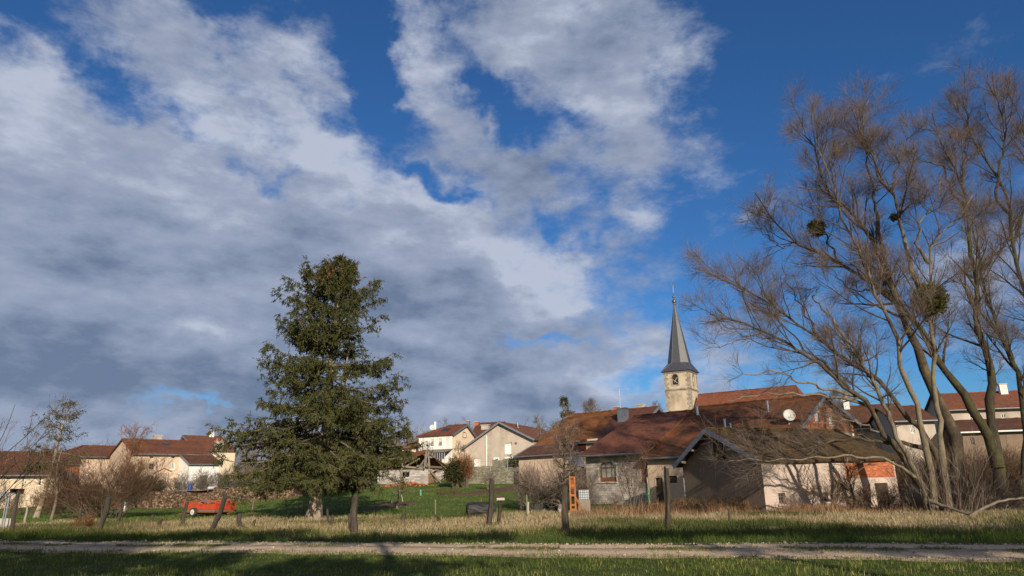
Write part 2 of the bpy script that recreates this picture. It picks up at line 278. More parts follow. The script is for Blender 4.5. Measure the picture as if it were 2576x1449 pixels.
# ------------------------------------------------------------------ object helpers
def tag(o, label=None, cat=None, group=None, kind=None):
    if label: o['label'] = label
    if cat: o['category'] = cat
    if group: o['group'] = group
    if kind: o['kind'] = kind
    return o
def thing(name, label, cat, loc, group=None):
    o = bpy.data.objects.new(name, None); COL.objects.link(o); o.location = loc; o.empty_display_size = .2
    return tag(o, label, cat, group)
def wloc(o):
    v = Vector((0, 0, 0))
    while o is not None: v += Vector(o.location); o = o.parent
    return v
def link_mesh(name, V, Fc, m, parent=None, loc=None, tone=None, smooth=False, uv=True):
    V = np.asarray(V, dtype=np.float64).reshape(-1, 3)
    if parent is not None: org = np.array(wloc(parent))
    else: org = np.array(loc if loc is not None else (0, 0, 0), dtype=float)
    me = bpy.data.meshes.new(name)
    if isinstance(Fc, np.ndarray):
        n, k = Fc.shape
        me.vertices.add(len(V)); me.vertices.foreach_set('co', (V-org).astype(np.float32).ravel())
        me.loops.add(n*k); me.loops.foreach_set('vertex_index', Fc.astype(np.int32).ravel())
        me.polygons.add(n); me.polygons.foreach_set('loop_start', np.arange(0, n*k, k, dtype=np.int32))
        me.update(calc_edges=True)
    else:
        me.from_pydata((V-org).tolist(), [], [list(f) for f in Fc])
    me.validate()
    if uv and len(me.polygons):
        np_n = np.empty(len(me.polygons)*3); me.polygons.foreach_get('normal', np_n); np_n = np_n.reshape(-1, 3)
        vi = np.empty(len(me.loops), dtype=np.int32); me.loops.foreach_get('vertex_index', vi)
        lt = np.empty(len(me.polygons), dtype=np.int32); me.polygons.foreach_get('loop_total', lt)
        pi = np.repeat(np.arange(len(lt)), lt)
        n = np_n[pi]; t = np.stack([-n[:, 1], n[:, 0], np.zeros(len(n))], 1); ln = np.linalg.norm(t, axis=1)
        flat = ln < 1e-3; t[flat] = (1, 0, 0); ln[flat] = 1; t /= ln[:, None]
        b = np.cross(n, t); co = np.empty(len(me.vertices)*3); me.vertices.foreach_get('co', co); p = co.reshape(-1, 3)[vi] + org
        ul = me.uv_layers.new(name='UVMap'); ul.data.foreach_set('uv', np.stack([(p*t).sum(1), (p*b).sum(1)], 1).astype(np.float32).ravel())
    if tone is not None:
        at_ = me.attributes.new('tone', 'FLOAT', 'POINT'); at_.data.foreach_set('value', np.asarray(tone, dtype=np.float32))
    if smooth: me.polygons.foreach_set('use_smooth', np.ones(len(me.polygons), dtype=bool))
    me.materials.append(m)
    o = bpy.data.objects.new(name, me); COL.objects.link(o)
    if parent is not None: o.parent = parent
    else: o.location = org
    return o
class MB:
    def __init__(s): s.v, s.f = [], []
    def add(s, vs, fs):
        k = len(s.v); s.v += [tuple(v) for v in vs]; s.f += [tuple(i+k for i in f) for f in fs]; return s
    def obox(s, c, ax, ay, az):
        """box: centre c, half-axis vectors"""
        c, ax, ay, az = map(Vector, (c, ax, ay, az)); vs = []
        for k in (-1, 1):
            for j in (-1, 1):
                for i in (-1, 1): vs.append(c+ax*i+ay*j+az*k)
        return s.add(vs, [(0, 2, 3, 1), (4, 5, 7, 6), (0, 1, 5, 4), (2, 6, 7, 3), (0, 4, 6, 2), (1, 3, 7, 5)])
    def box(s, x0, x1, y0, y1, z0, z1):
        return s.obox(((x0+x1)/2, (y0+y1)/2, (z0+z1)/2), ((x1-x0)/2, 0, 0), (0, (y1-y0)/2, 0), (0, 0, (z1-z0)/2))
    def beam(s, a, b, w, h=None, up=(0, 0, 1)):
        a, b = Vector(a), Vector(b); d = b-a; L = d.length; d.normalize(); u = Vector(up)
        if abs(d.dot(u)) > .98: u = Vector((1, 0, 0))
        x = d.cross(u).normalized(); z = x.cross(d).normalized()
        return s.obox((a+b)/2, d*(L/2), x*(w/2), z*((h or w)/2))
    def tube(s, pts, rad, k=8, cap=True):
        pts = [Vector(p) for p in pts]; n = len(pts)
        if not isinstance(rad, (list, tuple)): rad = [rad]*n
        base = len(s.v); ref = None
        for i, p in enumerate(pts):
            d = (pts[min(i+1, n-1)]-pts[max(i-1, 0)]).normalized()
            if ref is None: ref = Vector((1, 0, 0)) if abs(d.x) < .9 else Vector((0, 1, 0))
            x = (ref - d*ref.dot(d)).normalized(); y = d.cross(x); ref = x
            for j in range(k):
                a = 2*math.pi*j/k; s.v.append(tuple(p + x*(rad[i]*math.cos(a)) + y*(rad[i]*math.sin(a))))
        for i in range(n-1):
            for j in range(k):
                a, b = base+i*k+j, base+i*k+(j+1) % k; s.f.append((a, b, b+k, a+k))
        if cap:
            s.f.append(tuple(base+j for j in reversed(range(k)))); s.f.append(tuple(base+(n-1)*k+j for j in range(k)))
        return s
    def lathe(s, c, prof, k=14):
        return s.tube([Vector(c)+Vector((0, 0, z)) for r, z in prof], [max(r, .001) for r, z in prof], k)
    def prism(s, poly, d):
        """closed prism: polygon (3-D points) carried along d"""
        n = len(poly); d = Vector(d); vs = [Vector(p) for p in poly] + [Vector(p)+d for p in poly]
        return s.add(vs, [tuple(reversed(range(n))), tuple(range(n, 2*n))] + [(i, (i+1) % n, (i+1) % n+n, i+n) for i in range(n)])
    def patch(s, p00, p10, p11, p01, nu=1, nv=1, amp=0.0, thick=0.0):
        p00, p10, p11, p01 = map(Vector, (p00, p10, p11, p01)); vs = []
        nrm = (p10-p00).cross(p01-p00)
        if nrm.length < 1e-6: nrm = (p11-p10).cross(p11-p01)
        nrm.normalize()
        if nrm.z < 0: nrm = -nrm
        top = []
        for j in range(nv+1):
            for i in range(nu+1):
                a, b = i/nu, j/nv
                p = (p00*(1-a)+p10*a)*(1-b)+(p01*(1-a)+p11*a)*b
                w = amp*(math.sin(i*1.3+j*.7+p00.x)+math.sin(i*.53-j*1.1+p00.y*1.7)+random.uniform(-.6, .6))*.5
                top.append(p+nrm*w)
        fs = []
        for j in range(nv):
            for i in range(nu):
                a = j*(nu+1)+i; fs.append((a, a+1, a+nu+2, a+nu+1))
        n = len(top)
        if thick:
            vs = top+[p-nrm*thick for p in top]
            fs += [tuple(x+n for x in reversed(f)) for f in fs]
            ring = [i for i in range(nu+1)] + [j*(nu+1)+nu for j in range(1, nv+1)] + [nv*(nu+1)+i for i in range(nu-1, -1, -1)] + [j*(nu+1) for j in range(nv-1, 0, -1)]
            for q in range(len(ring)):
                a, b = ring[q], ring[(q+1) % len(ring)]; fs.append((a, a+n, b+n, b))
        else: vs = top
        return s.add(vs, fs)
    def build(s, name, m, parent=None, loc=None, smooth=False):
        o = link_mesh(name, s.v, s.f, m, parent, loc)
        bm = bmesh.new(); bm.from_mesh(o.data); bmesh.ops.recalc_face_normals(bm, faces=bm.faces); bm.to_mesh(o.data); bm.free()
        if smooth: o.data.polygons.foreach_set('use_smooth', np.ones(len(o.data.polygons), dtype=bool))
        return o

# ------------------------------------------------------------------ the lie of the land
CL = np.array([(-200, 0), (20, 0), (30, -.12), (45, -.36), (60, -.42), (70, -.34), (90, .5), (115, 2.0), (150, 3.5), (400, 9), (5000, 9)])
CC = np.array([(-200, 0), (20, 0), (30, -.12), (45, -.34), (52, -.25), (60, .1), (75, .95), (88, 1.75), (100, 2.8), (125, 4.7), (150, 6), (200, 8), (400, 12), (5000, 12)])
CR = np.array([(-200, 0), (20, 0), (30, -.12), (42, -.36), (64, -.4), (80, 1.0), (100, 2.5), (150, 6), (200, 8), (400, 12), (5000, 12)])
def _cur(c, Y):   # smoothed piecewise profile
    a = 0
    for d in (-5, -2.5, 0, 2.5, 5): a = a + np.interp(Y+d, c[:, 0], c[:, 1])
    return a/5
def sstep(a, b, x): t = np.clip((x-a)/(b-a), 0, 1); return t*t*(3-2*t)
def tz(X, Y):
    X = np.asarray(X, float); Y = np.asarray(Y, float); t = X/np.maximum(Y, 12)
    wl = 1-sstep(-.46, -.27, t); wr = sstep(.02, .10, t)
    z = _cur(CC, Y)*(1-wl)*(1-wr) + _cur(CL, Y)*wl + _cur(CR, Y)*wr
    far = sstep(18, 26, Y)
    return z + far*(.04*np.sin(X*.7+Y*.31)+.03*np.sin(X*1.9-Y*.83)) + .025*np.sin(X*.45+1)*np.sin(Y*.6)
def tzf(x, y): return float(tz(x, y))
def G(x, y, start=8.0):
    """where the sight line through a photo point meets the ground"""
    r = ray(x, y); Ys = np.arange(start, 260, .05); z = EYE+r[1]*Ys; g = tz(r[0]*Ys, Ys)
    i = np.argmax(z <= g)
    Y = Ys[i] if (z <= g).any() else 200.0
    return Vector((r[0]*Y, Y, tzf(r[0]*Y, Y)))
# ------------------------------------------------------------------ ground, track, soil
def make_ground():
    xs = np.concatenate([[-3000, -1500, -800, -450, -300], np.arange(-220, -60, 5), np.arange(-60, 60, 1.0), np.arange(60, 221, 5), [300, 450, 800, 1500, 3000]])
    ys = np.concatenate([[-600, -300, -150, -80, -50], np.arange(-40, 8, 4), np.arange(8, 60, .8), np.arange(60, 130, 2), np.arange(130, 260, 10), [300, 400, 600, 1000, 1800, 3500]])
    X, Y = np.meshgrid(xs, ys); Z = tz(X, Y)
    V = np.stack([X.ravel(), Y.ravel(), Z.ravel()], 1); nx = len(xs)
    i, j = np.meshgrid(np.arange(nx-1), np.arange(len(ys)-1)); a = (j*nx+i).ravel()
    o = link_mesh('ground', V, np.stack([a, a+1, a+nx+1, a+nx], 1), ground_mat(), smooth=True)
    tag(o, kind='structure')
def ground_mat():
    m = bpy.data.materials.new('ground'); m.use_nodes = True; nt = m.node_tree; N = nt.nodes; Lk = nt.links
    bs = N['Principled BSDF']; bs.inputs['Roughness'].default_value = .95; bs.inputs['Specular IOR Level'].default_value = .15
    tc = N.new('ShaderNodeTexCoord'); sep = N.new('ShaderNodeSeparateXYZ'); Lk.new(tc.outputs['Object'], sep.inputs[0])
    def noi(sc, det=6):
        n = N.new('ShaderNodeTexNoise'); n.inputs['Scale'].default_value = sc; n.inputs['Detail'].default_value = det; n.inputs['Roughness'].default_value = .65; Lk.new(tc.outputs['Object'], n.inputs['Vector']); return n.outputs['Fac']
    def ramp(f, stops):
        r = N.new('ShaderNodeValToRGB'); Lk.new(f, r.inputs[0]); e = r.color_ramp.elements
        e[0].position, e[0].color = stops[0][0], (*stops[0][1], 1); e[1].position, e[1].color = stops[-1][0], (*stops[-1][1], 1)
        for p, c in stops[1:-1]: k = e.new(p); k.color = (*c, 1)
        return r.outputs[0]
    def mr(f, a, b):
        r = N.new('ShaderNodeMapRange'); r.interpolation_type = 'SMOOTHSTEP'; r.inputs[1].default_value = a; r.inputs[2].default_value = b; Lk.new(f, r.inputs[0]); return r.outputs[0]
    def mix(f, a, b):
        x = N.new('ShaderNodeMixRGB'); Lk.new(f, x.inputs[0]); Lk.new(a, x.inputs[1]); Lk.new(b, x.inputs[2]); return x.outputs[0]
    lawn = ramp(noi(3.0), [(.3, (.032, .054, .012)), (.5, (.065, .09, .018)), (.68, (.12, .115, .032))])
    dry = ramp(noi(1.2), [(.3, (.11, .12, .04)), (.5, (.24, .20, .10)), (.68, (.36, .28, .16))])
    gard = ramp(noi(.8), [(.3, (.05, .075, .02)), (.55, (.085, .12, .03)), (.7, (.13, .14, .045))])
    # wobbling borders between mown verge, dry meadow and garden
    wob = N.new('ShaderNodeMath'); wob.operation = 'MULTIPLY_ADD'; Lk.new(noi(.35, 4), wob.inputs[0]); wob.inputs[1].default_value = 5.0; Lk.new(sep.outputs[1], wob.inputs[2])
    sl = N.new('ShaderNodeMath'); sl.operation = 'MULTIPLY_ADD'; Lk.new(sep.outputs[0], sl.inputs[0]); sl.inputs[1].default_value = .25; Lk.new(wob.outputs[0], sl.inputs[2])
    c = mix(mr(sl.outputs[0], 23.5, 26.5), lawn, dry)
    c = mix(mr(wob.outputs[0], 41.5, 45.5), c, gard)
    far = N.new('ShaderNodeRGB'); far.outputs[0].default_value = (.10, .09, .045, 1)
    c = mix(mr(sep.outputs[1], 95, 130), c, far.outputs[0])
    Lk.new(c, bs.inputs['Base Color'])
    b = N.new('ShaderNodeBump'); b.inputs['Strength'].default_value = 1.0; b.inputs['Distance'].default_value = .08; Lk.new(noi(9), b.inputs['Height']); Lk.new(b.outputs[0], bs.inputs['Normal'])
    return m
make_ground()

def track_y(X):      # centre line of the gravel track
    return 18.15 - .262*X + .0008*X*X
TRK_HW = 1.62
def track_mat():
    m = bpy.data.materials.new('gravel'); m.use_nodes = True; nt = m.node_tree; N = nt.nodes; Lk = nt.links
    bs = N['Principled BSDF']; bs.inputs['Roughness'].default_value = .95; bs.inputs['Specular IOR Level'].default_value = .15
    tc = N.new('ShaderNodeTexCoord'); a = N.new('ShaderNodeAttribute'); a.attribute_name = 'tone'
    def noi(sc, det=6, st=(1, 1, 1)):
        mp = N.new('ShaderNodeMapping'); mp.inputs['Scale'].default_value = st; mp.inputs['Rotation'].default_value = (0, 0, R(14.7)); Lk.new(tc.outputs['Object'], mp.inputs[0])
        n = N.new('ShaderNodeTexNoise'); n.inputs['Scale'].default_value = sc; n.inputs['Detail'].default_value = det; n.inputs['Roughness'].default_value = .7; Lk.new(mp.outputs[0], n.inputs['Vector']); return n.outputs['Fac']
    def ramp(f, stops):
        r = N.new('ShaderNodeValToRGB'); Lk.new(f, r.inputs[0]); e = r.color_ramp.elements
        e[0].position, e[0].color = stops[0][0], (*stops[0][1], 1); e[1].position, e[1].color = stops[-1][0], (*stops[-1][1], 1)
        for p, c in stops[1:-1]: k = e.new(p); k.color = (*c, 1)
        return r.outputs[0]
    rut = ramp(noi(14), [(.3, (.50, .375, .24)), (.55, (.63, .485, .33)), (.72, (.73, .60, .44))])
    mid = ramp(noi(11, 7, (.25, 1, 1)), [(.36, (.055, .04, .025)), (.47, (.20, .15, .10)), (.6, (.44, .36, .28)), (.75, (.62, .55, .46))])
    x = N.new('ShaderNodeMixRGB'); Lk.new(mid, x.inputs[2]); Lk.new(rut, x.inputs[1])
    ad = N.new('ShaderNodeMath'); ad.operation = 'MULTIPLY_ADD'; Lk.new(noi(1.3, 5, (.3, 1, 1)), ad.inputs[0]); ad.inputs[1].default_value = 1.6; ad.inputs[2].default_value = -.8
    ad2 = N.new('ShaderNodeMath'); ad2.operation = 'ADD'; ad2.use_clamp = True; Lk.new(ad.outputs[0], ad2.inputs[0]); Lk.new(a.outputs['Fac'], ad2.inputs[1]); Lk.new(ad2.outputs[0], x.inputs[0])
    Lk.new(x.outputs[0], bs.inputs['Base Color'])
    b = N.new('ShaderNodeBump'); b.inputs['Strength'].default_value = .9; b.inputs['Distance'].default_value = .04; Lk.new(noi(22), b.inputs['Height']); Lk.new(b.outputs[0], bs.inputs['Normal'])
    return m
def make_track():
    us = np.arange(-45, 45.1, .35); vs = np.linspace(-1, 1, 17)
    U, W = np.meshgrid(us, vs)
    wob = 1+.07*np.sin(U*.9)+.06*np.sin(U*2.3+1)+.04*np.sin(U*5.1+W*2)
    Y = track_y(U) + W*TRK_HW*wob
    prof = -.035*np.exp(-((np.abs(W)-.52)/.2)**2) + .02*np.exp(-(W/.22)**2)
    Z = tz(U, Y) + .045 + prof - .05*(np.abs(W) > .95)
    tone = .9*np.exp(-(W/.22)**2) + .7*sstep(.8, .98, np.abs(W))
    V = np.stack([U.ravel(), Y.ravel(), Z.ravel()], 1); nx = len(us)
    i, j = np.meshgrid(np.arange(nx-1), np.arange(len(vs)-1)); a = (j*nx+i).ravel()
    o = link_mesh('gravel_track', V, np.stack([a, a+1, a+nx+1, a+nx], 1), track_mat(), tone=tone.ravel(), smooth=True)
    tag(o, kind='structure')
make_track()
def soil_bed(top, bot):
    n = 14
    def res(L):
        L = [np.array(p, float) for p in L]; d = np.cumsum([0]+[np.linalg.norm(b-a) for a, b in zip(L, L[1:])]); d /= d[-1]; A = np.array(L)
        return np.stack([np.interp(np.linspace(0, 1, n), d, A[:, k]) for k in (0, 1)], 1)
    T, B = res(top), res(bot); V, Fc = [], []
    for i in range(n):
        a, b = G(*T[i], 42), G(*B[i], 42)
        for j in range(5):
            p = a*(j/4)+b*(1-j/4); edge = min(j, 4-j, i, n-1-i) > 0
            V.append((p.x, p.y, tzf(p.x, p.y)+.012+(.11+random.uniform(-.05, .06) if edge else -.03)))
    for i in range(n-1):
        for j in range(4): k = i*5+j; Fc.append((k, k+1, k+6, k+5))
    tag(link_mesh('soil_bed', V, Fc, M['soil']), kind='structure')
soil_bed([(905, 1284), (940, 1271), (985, 1265), (1057, 1262)], [(908, 1289), (960, 1282), (1010, 1275), (1058, 1266)])
soil_bed([(1128, 1246), (1180, 1240), (1232, 1231), (1300, 1219), (1340, 1213)], [(1130, 1250), (1180, 1249), (1250, 1242), (1310, 1234), (1345, 1222)])

# ------------------------------------------------------------------ houses
def Lof(O, d, px, py):
    t = ray(px, py)[0]; return (t*O[1]-O[0])/(d[0]-t*d[1])
def zof(px, py, Y): return EYE+ray(px, py)[1]*Y
class House:
    def __init__(s, name, label, cat, O, ang, L, W, zb, zef, zeb, zr, vr=None, group=None):
        a = R(ang); s.u = Vector((math.cos(a), math.sin(a), 0)); s.v = Vector((-math.sin(a), math.cos(a), 0))
        s.O = Vector((O[0], O[1], 0)); s.L, s.W, s.zb, s.zef, s.zeb, s.zr, s.vr = L, W, zb, zef, zeb, zr, (W/2 if vr is None else vr)
        c = s.P(L/2, W/2, 0); s.root = thing(name, label, cat, (c.x, c.y, tzf(c.x, c.y)), group); s.holes = {}; s.hip = (0, 0)
    def P(s, u, v, z): return s.O+s.u*u+s.v*v+Vector((0, 0, z))
    def face(s, f):
        return {'front': (s.P(0, 0, 0), s.u, s.v), 'right': (s.P(s.L, 0, 0), s.v, -s.u), 'left': (s.P(0, 0, 0), s.v, s.u), 'back': (s.P(0, s.W, 0), s.u, -s.v)}[f]
    def px(s, f, x, y):
        P, t, n = s.face(f); r = ray(x, y); Y = (P.x*n.x+P.y*n.y)/(r[0]*n.x+n.y)
        p = Vector((r[0]*Y, Y, EYE+r[1]*Y)); return (p-P).dot(t), p.z
    def rect(s, f, x0, y0, x1, y1):
        q = [s.px(f, x, y) for x in (x0, x1) for y in (y0, y1)]
        t = sorted(p[0] for p in q); z = sorted(p[1] for p in q)
        return (t[0]+t[1])/2, (t[2]+t[3])/2, (z[0]+z[1])/2, (z[2]+z[3])/2
    def f3(s, f, t, z, d=0):
        P, tt, n = s.face(f); return P+tt*t+n*d+Vector((0, 0, z))
    def outline(s, f):
        hl, hr = s.hip
        if f == 'front': return [(0, s.zb), (s.L, s.zb), (s.L, s.zef), (0, s.zef)]
        if f == 'back': return [(0, s.zb), (s.L, s.zb), (s.L, s.zeb), (0, s.zeb)]
        if (f == 'left' and hl) or (f == 'right' and hr): return [(0, s.zb), (s.W, s.zb), (s.W, s.zeb), (0, s.zef)]
        return [(0, s.zb), (s.W, s.zb), (s.W, s.zeb), (s.vr, s.zr), (0, s.zef)]
    def walls(s, m, over=None, faces=('front', 'right', 'left', 'back')):
        """over: face -> (part name, material)"""
        over = over or {}; mbs = {}
        for f in faces:
            key = over.get(f, ('wall', m)); mb = mbs.setdefault(key[0], (MB(), key[1]))[0]
            s.poly(mb, f, s.outline(f), s.holes.get(f, []))
        for k, (mb, mm) in mbs.items(): mb.build(k, mm, s.root)
        return s
    def poly(s, mb, f, out, holes, off=0.0):
        loops = [[Vector((t, z, 0)) for t, z in out]]+[[Vector((t, z, 0)) for t, z in h] for h, d in holes]
        flat = [p for l in loops for p in l]; tri = tessellate_polygon(loops)
        mb.add([s.f3(f, p.x, p.y, -off) for p in flat], [t for t in tri])
        for h, d in holes:
            n = len(h)
            for i in range(n):
                a, b = h[i], h[(i+1) % n]
                mb.add([s.f3(f, *a, -off), s.f3(f, *b, -off), s.f3(f, *b, d), s.f3(f, *a, d)], [(0, 1, 2, 3)])
    def ring(s, mb, f, h, fw, d0, d1):
        cx = sum(p[0] for p in h)/len(h); cz = sum(p[1] for p in h)/len(h)
        wx = max(p[0] for p in h)-min(p[0] for p in h); wz = max(p[1] for p in h)-min(p[1] for p in h)
        kx, kz = 1-2*fw/wx, 1-2*fw/wz
        inn = [(cx+(t-cx)*kx, cz+(z-cz)*kz) for t, z in h]; n = len(h)
        vs = [s.f3(f, *p, d0) for p in h]+[s.f3(f, *p, d0) for p in inn]+[s.f3(f, *p, d1) for p in h]+[s.f3(f, *p, d1) for p in inn]
        fs = []
        for i in range(n):
            j = (i+1) % n; fs += [(i, j, n+j, n+i), (2*n+i, 3*n+i, 3*n+j, 2*n+j), (n+i, n+j, 3*n+j, 3*n+i), (i, 2*n+i, 2*n+j, j)]
        mb.add(vs, fs); return inn
    def window(s, f, rc, frame='white_paint', fill='glass', cols=2, rows=2, fw=.06, depth=.16, surround=None, sill=None, pxl=True, arch=0.0, name='window', bars=None):
        t0, t1, z0, z1 = s.rect(f, *rc) if pxl else rc
        h = [(t0, z0), (t1, z0), (t1, z1-arch), (t0, z1-arch)]
        if arch:
            n = 8; h = [(t0, z0), (t1, z0)]+[((t0+t1)/2+(t1-t0)/2*math.cos(math.pi*i/n), z1-arch+arch*math.sin(math.pi*i/n)) for i in range(n+1)]
        s.holes.setdefault(f, []).append((h, depth+.08))
        if fill is None: return
        mb = MB(); inn = s.ring(mb, f, h, fw, depth-.03, depth+.03)
        for i in range(1, cols):
            t = t0+(t1-t0)*i/cols; mb.beam(s.f3(f, t, z0+fw, depth), s.f3(f, t, z1-fw-arch*.05, depth), fw*.75, .045, up=s.face(f)[2])
        for k in range(1, rows):
            z = z0+(z1-arch-z0)*k/rows; mb.beam(s.f3(f, t0+fw, z, depth+.003), s.f3(f, t1-fw, z, depth+.003), fw*.5, .04, up=s.face(f)[2])
        w = mb.build(name, M[frame], s.root)
        pm = MB(); pm.prism([s.f3(f, *p, depth+.008) for p in inn], s.face(f)[2]*.02)
        pm.build({'glass': 'pane', 'curtain': 'pane'}.get(fill, 'shutter'), M[fill], w)
        if surround:
            b = MB(); o = [(t0-.14, z0-.14), (t1+.14, z0-.14), (t1+.14, z1+.14), (t0-.14, z1+.14)]
            s.ring(b, f, o, .142, -.03, .02); b.build('frame', M[surround], w)
        if sill:
            b = MB(); b.obox(s.f3(f, (t0+t1)/2, z0-.06, -.04), s.face(f)[1]*((t1-t0)/2+.12), s.face(f)[2]*.07, (0, 0, .05)); b.build('sill', M[sill], w)
        return w
    def roof(s, mf, mb_=None, ovf=.45, ovb=.45, ogl=.3, ogr=.3, hip=(0, 0), th=.13, amp=.03, ridge=True, gutter=None, barge=None, split=None, barge_sides='lr'):
        sf = (s.zr-s.zef)/s.vr; sb = (s.zr-s.zeb)/(s.W-s.vr); up = th*1.1
        u0, u1 = -ogl, s.L+ogr; r0, r1 = u0+hip[0], u1-hip[1]
        A, B = s.P(u0, -ovf, s.zef-ovf*sf+up), s.P(u1, -ovf, s.zef-ovf*sf+up)
        C, D = s.P(r1, s.vr, s.zr+up), s.P(r0, s.vr, s.zr+up)
        E_, F_ = s.P(u0, s.W+ovb, s.zeb-ovb*sb+up), s.P(u1, s.W+ovb, s.zeb-ovb*sb+up)
        nu = max(4, int((u1-u0)/1.2)); b = MB()
        if split:
            k = split[0]; m1 = A.lerp(B, k); m2 = D.lerp(C, k)
            b.patch(A, m1, m2, D, max(3, int(nu*k)), 6, amp, th); b2 = MB(); b2.patch(m1+Vector((0, 0, .004)), B+Vector((0, 0, .004)), C+Vector((0, 0, .004)), m2+Vector((0, 0, .004)), max(3, int(nu*(1-k))), 6, amp, th)
            b2.build('roof', M[split[1]], s.root)
        else: b.patch(A, B, C, D, nu, 6, amp, th)
        if mb_ is None or mb_ == mf: b.patch(F_, E_, D, C, nu, 5, amp, th)
        else: bb = MB(); bb.patch(F_, E_, D, C, nu, 5, amp, th); bb.build('roof', M[mb_], s.root)
        if hip[0]: b.patch(E_, A, D, D, 5, 5, amp, th)
        if hip[1]: b.patch(B, F_, C, C, 5, 5, amp, th)
        ro = b.build('roof', M[mf], s.root)
        s.eave = (A, B); s.rid = (D, C)
        if ridge:
            t = MB(); n = max(6, int((C-D).length/.45)); t.tube([D.lerp(C, i/n)+Vector((0, 0, .015+.02*math.sin(i*2.1))) for i in range(n+1)], [.105+.03*(i % 2) for i in range(n+1)], 6)
            for h, (p, q, c) in zip(hip, ((A, E_, D), (B, F_, C))):
                if h:
                    for e in (p, q): t.tube([e, e.lerp(c, .5)+Vector((0, 0, .02)), c], .10, 6)
            t.build('ridge_tiles', M[mf], ro)
        if gutter:
            g = MB(); o = -s.v*.09+Vector((0, 0, -.06)); g.tube([A+o, B+o], .075, 8); g.build('gutter', M[gutter], s.root)
        if barge:
            for side, (p, q, c) in (('l', (A, E_, D)), ('r', (B, F_, C))):
                if side not in barge_sides: continue
                off = (-s.u if side == 'l' else s.u)*.03
                for e in (p, q):
                    g = MB(); g.beam(e+off+Vector((0, 0, -.09)), c+off+Vector((0, 0, -.09)), .05, .30); g.build('bargeboard', M[barge], s.root)
        return s
    def surf(s, x, y, slope='front'):
        """point of the front (or back) roof slope seen at a photo pixel"""
        sf = (s.zr-s.zef)/s.vr; r = ray(x, y); o = Vector((0, 0, EYE)); d = Vector((r[0], 1, r[1]))
        n = (s.u.cross(s.v*1+Vector((0, 0, sf)))); P0 = s.P(0, 0, s.zef+.14)
        if slope == 'back': sb = (s.zr-s.zeb)/(s.W-s.vr); n = s.u.cross(s.v+Vector((0, 0, -sb))); P0 = s.P(0, s.W, s.zeb+.14)
        return o+d*((P0-o).dot(n)/d.dot(n))
def flue(h, x, y, ytop, r=.09, cap=True, m='steel'):
    """metal flue pipe on the front slope of house h, foot at photo pixel x, y"""
    p = h.surf(x, y); H = zof(x, ytop, p.y)-p.z; b = MB()
    b.lathe((p.x, p.y, p.z-.25), [(r*2.0, 0), (r*2.0, .22), (r*1.1, .34), (r, .36), (r, .25+H*.93), (r*.9, .25+H*.93)], 12)
    if cap: b.lathe((p.x, p.y, p.z+H*.94), [(r*1.5, 0), (r*1.5, .05), (r*.3, .12)], 12)
    return b.build('flue_pipe', M[m], h.root, smooth=False)
def chimney(h, c, w, d, H, m='render_grey', pots=0, ang=None, pot='terracotta', capm='concrete'):
    b = MB(); x = h.u*(w/2); y = h.v*(d/2); b.obox(Vector(c)+Vector((0, 0, H/2-.5)), x, y, (0, 0, H/2+.5)); ch = b.build('chimney', M[m], h.root)
    k = MB(); k.obox(Vector(c)+Vector((0, 0, H+.06)), x*1.2, y*1.2, (0, 0, .06)); k.build('cap', M[capm], ch)
    for i in range(pots):
        q = MB(); q.lathe(Vector(c)+h.u*((i-(pots-1)/2)*w/max(pots, 1))+Vector((0, 0, H+.12)), [(.13, 0), (.10, .35), (.12, .38), (.12, .45)], 10); q.build('chimney_pot', M[pot], ch)
    return ch
def antenna(h, c, H, ang=.4, n=6):
    b = MB(); c = Vector(c); b.tube([c-Vector((0, 0, .4)), c+Vector((0, 0, H))], .025, 6); d = Vector((math.cos(ang), math.sin(ang), 0)); e = Vector((-d.y, d.x, 0))
    t = c+Vector((0, 0, H-.1)); b.tube([t-d*.5, t+d*.9], .018, 5)
    for i in range(n): q = t+d*(-.4+1.2*i/(n-1)); b.tube([q-e*.3, q+e*.3], .012, 4)
    return b.build('antenna', M['zinc'], h.root)
def dish(h, c, r, aim, arm=.5):
    c = Vector(c); aim = Vector(aim).normalized(); x = aim.orthogonal().normalized(); y = aim.cross(x); b = MB(); n, k = 18, 4
    vs = [c]; fs = []
    for j in range(1, k+1):
        for i in range(n): a = 2*math.pi*i/n; q = r*j/k; vs.append(c+x*(q*math.cos(a))+y*(q*math.sin(a))+aim*(.22*q*q/r))
    for i in range(n): fs.append((0, 1+i, 1+(i+1) % n))
    for j in range(k-1):
        for i in range(n): a = 1+j*n+i; e = 1+j*n+(i+1) % n; fs.append((a, e, e+n, a+n))
    b.add(vs, fs); o = b.build('satellite_dish', M['lamp_dish'], h.root, smooth=True); md = o.modifiers.new('thickness', 'SOLIDIFY'); md.thickness = .02
    s = MB(); s.tube([c-aim*.03, c-aim*.25+Vector((0, 0, -.2)), c-aim*.25+Vector((0, 0, -arm-.4))], .035, 6); s.tube([c+Vector((0, 0, -r*.7)), c+aim*r*.8+Vector((0, 0, -.1))], .02, 5); s.build('mount', M['zinc'], o)
    return o

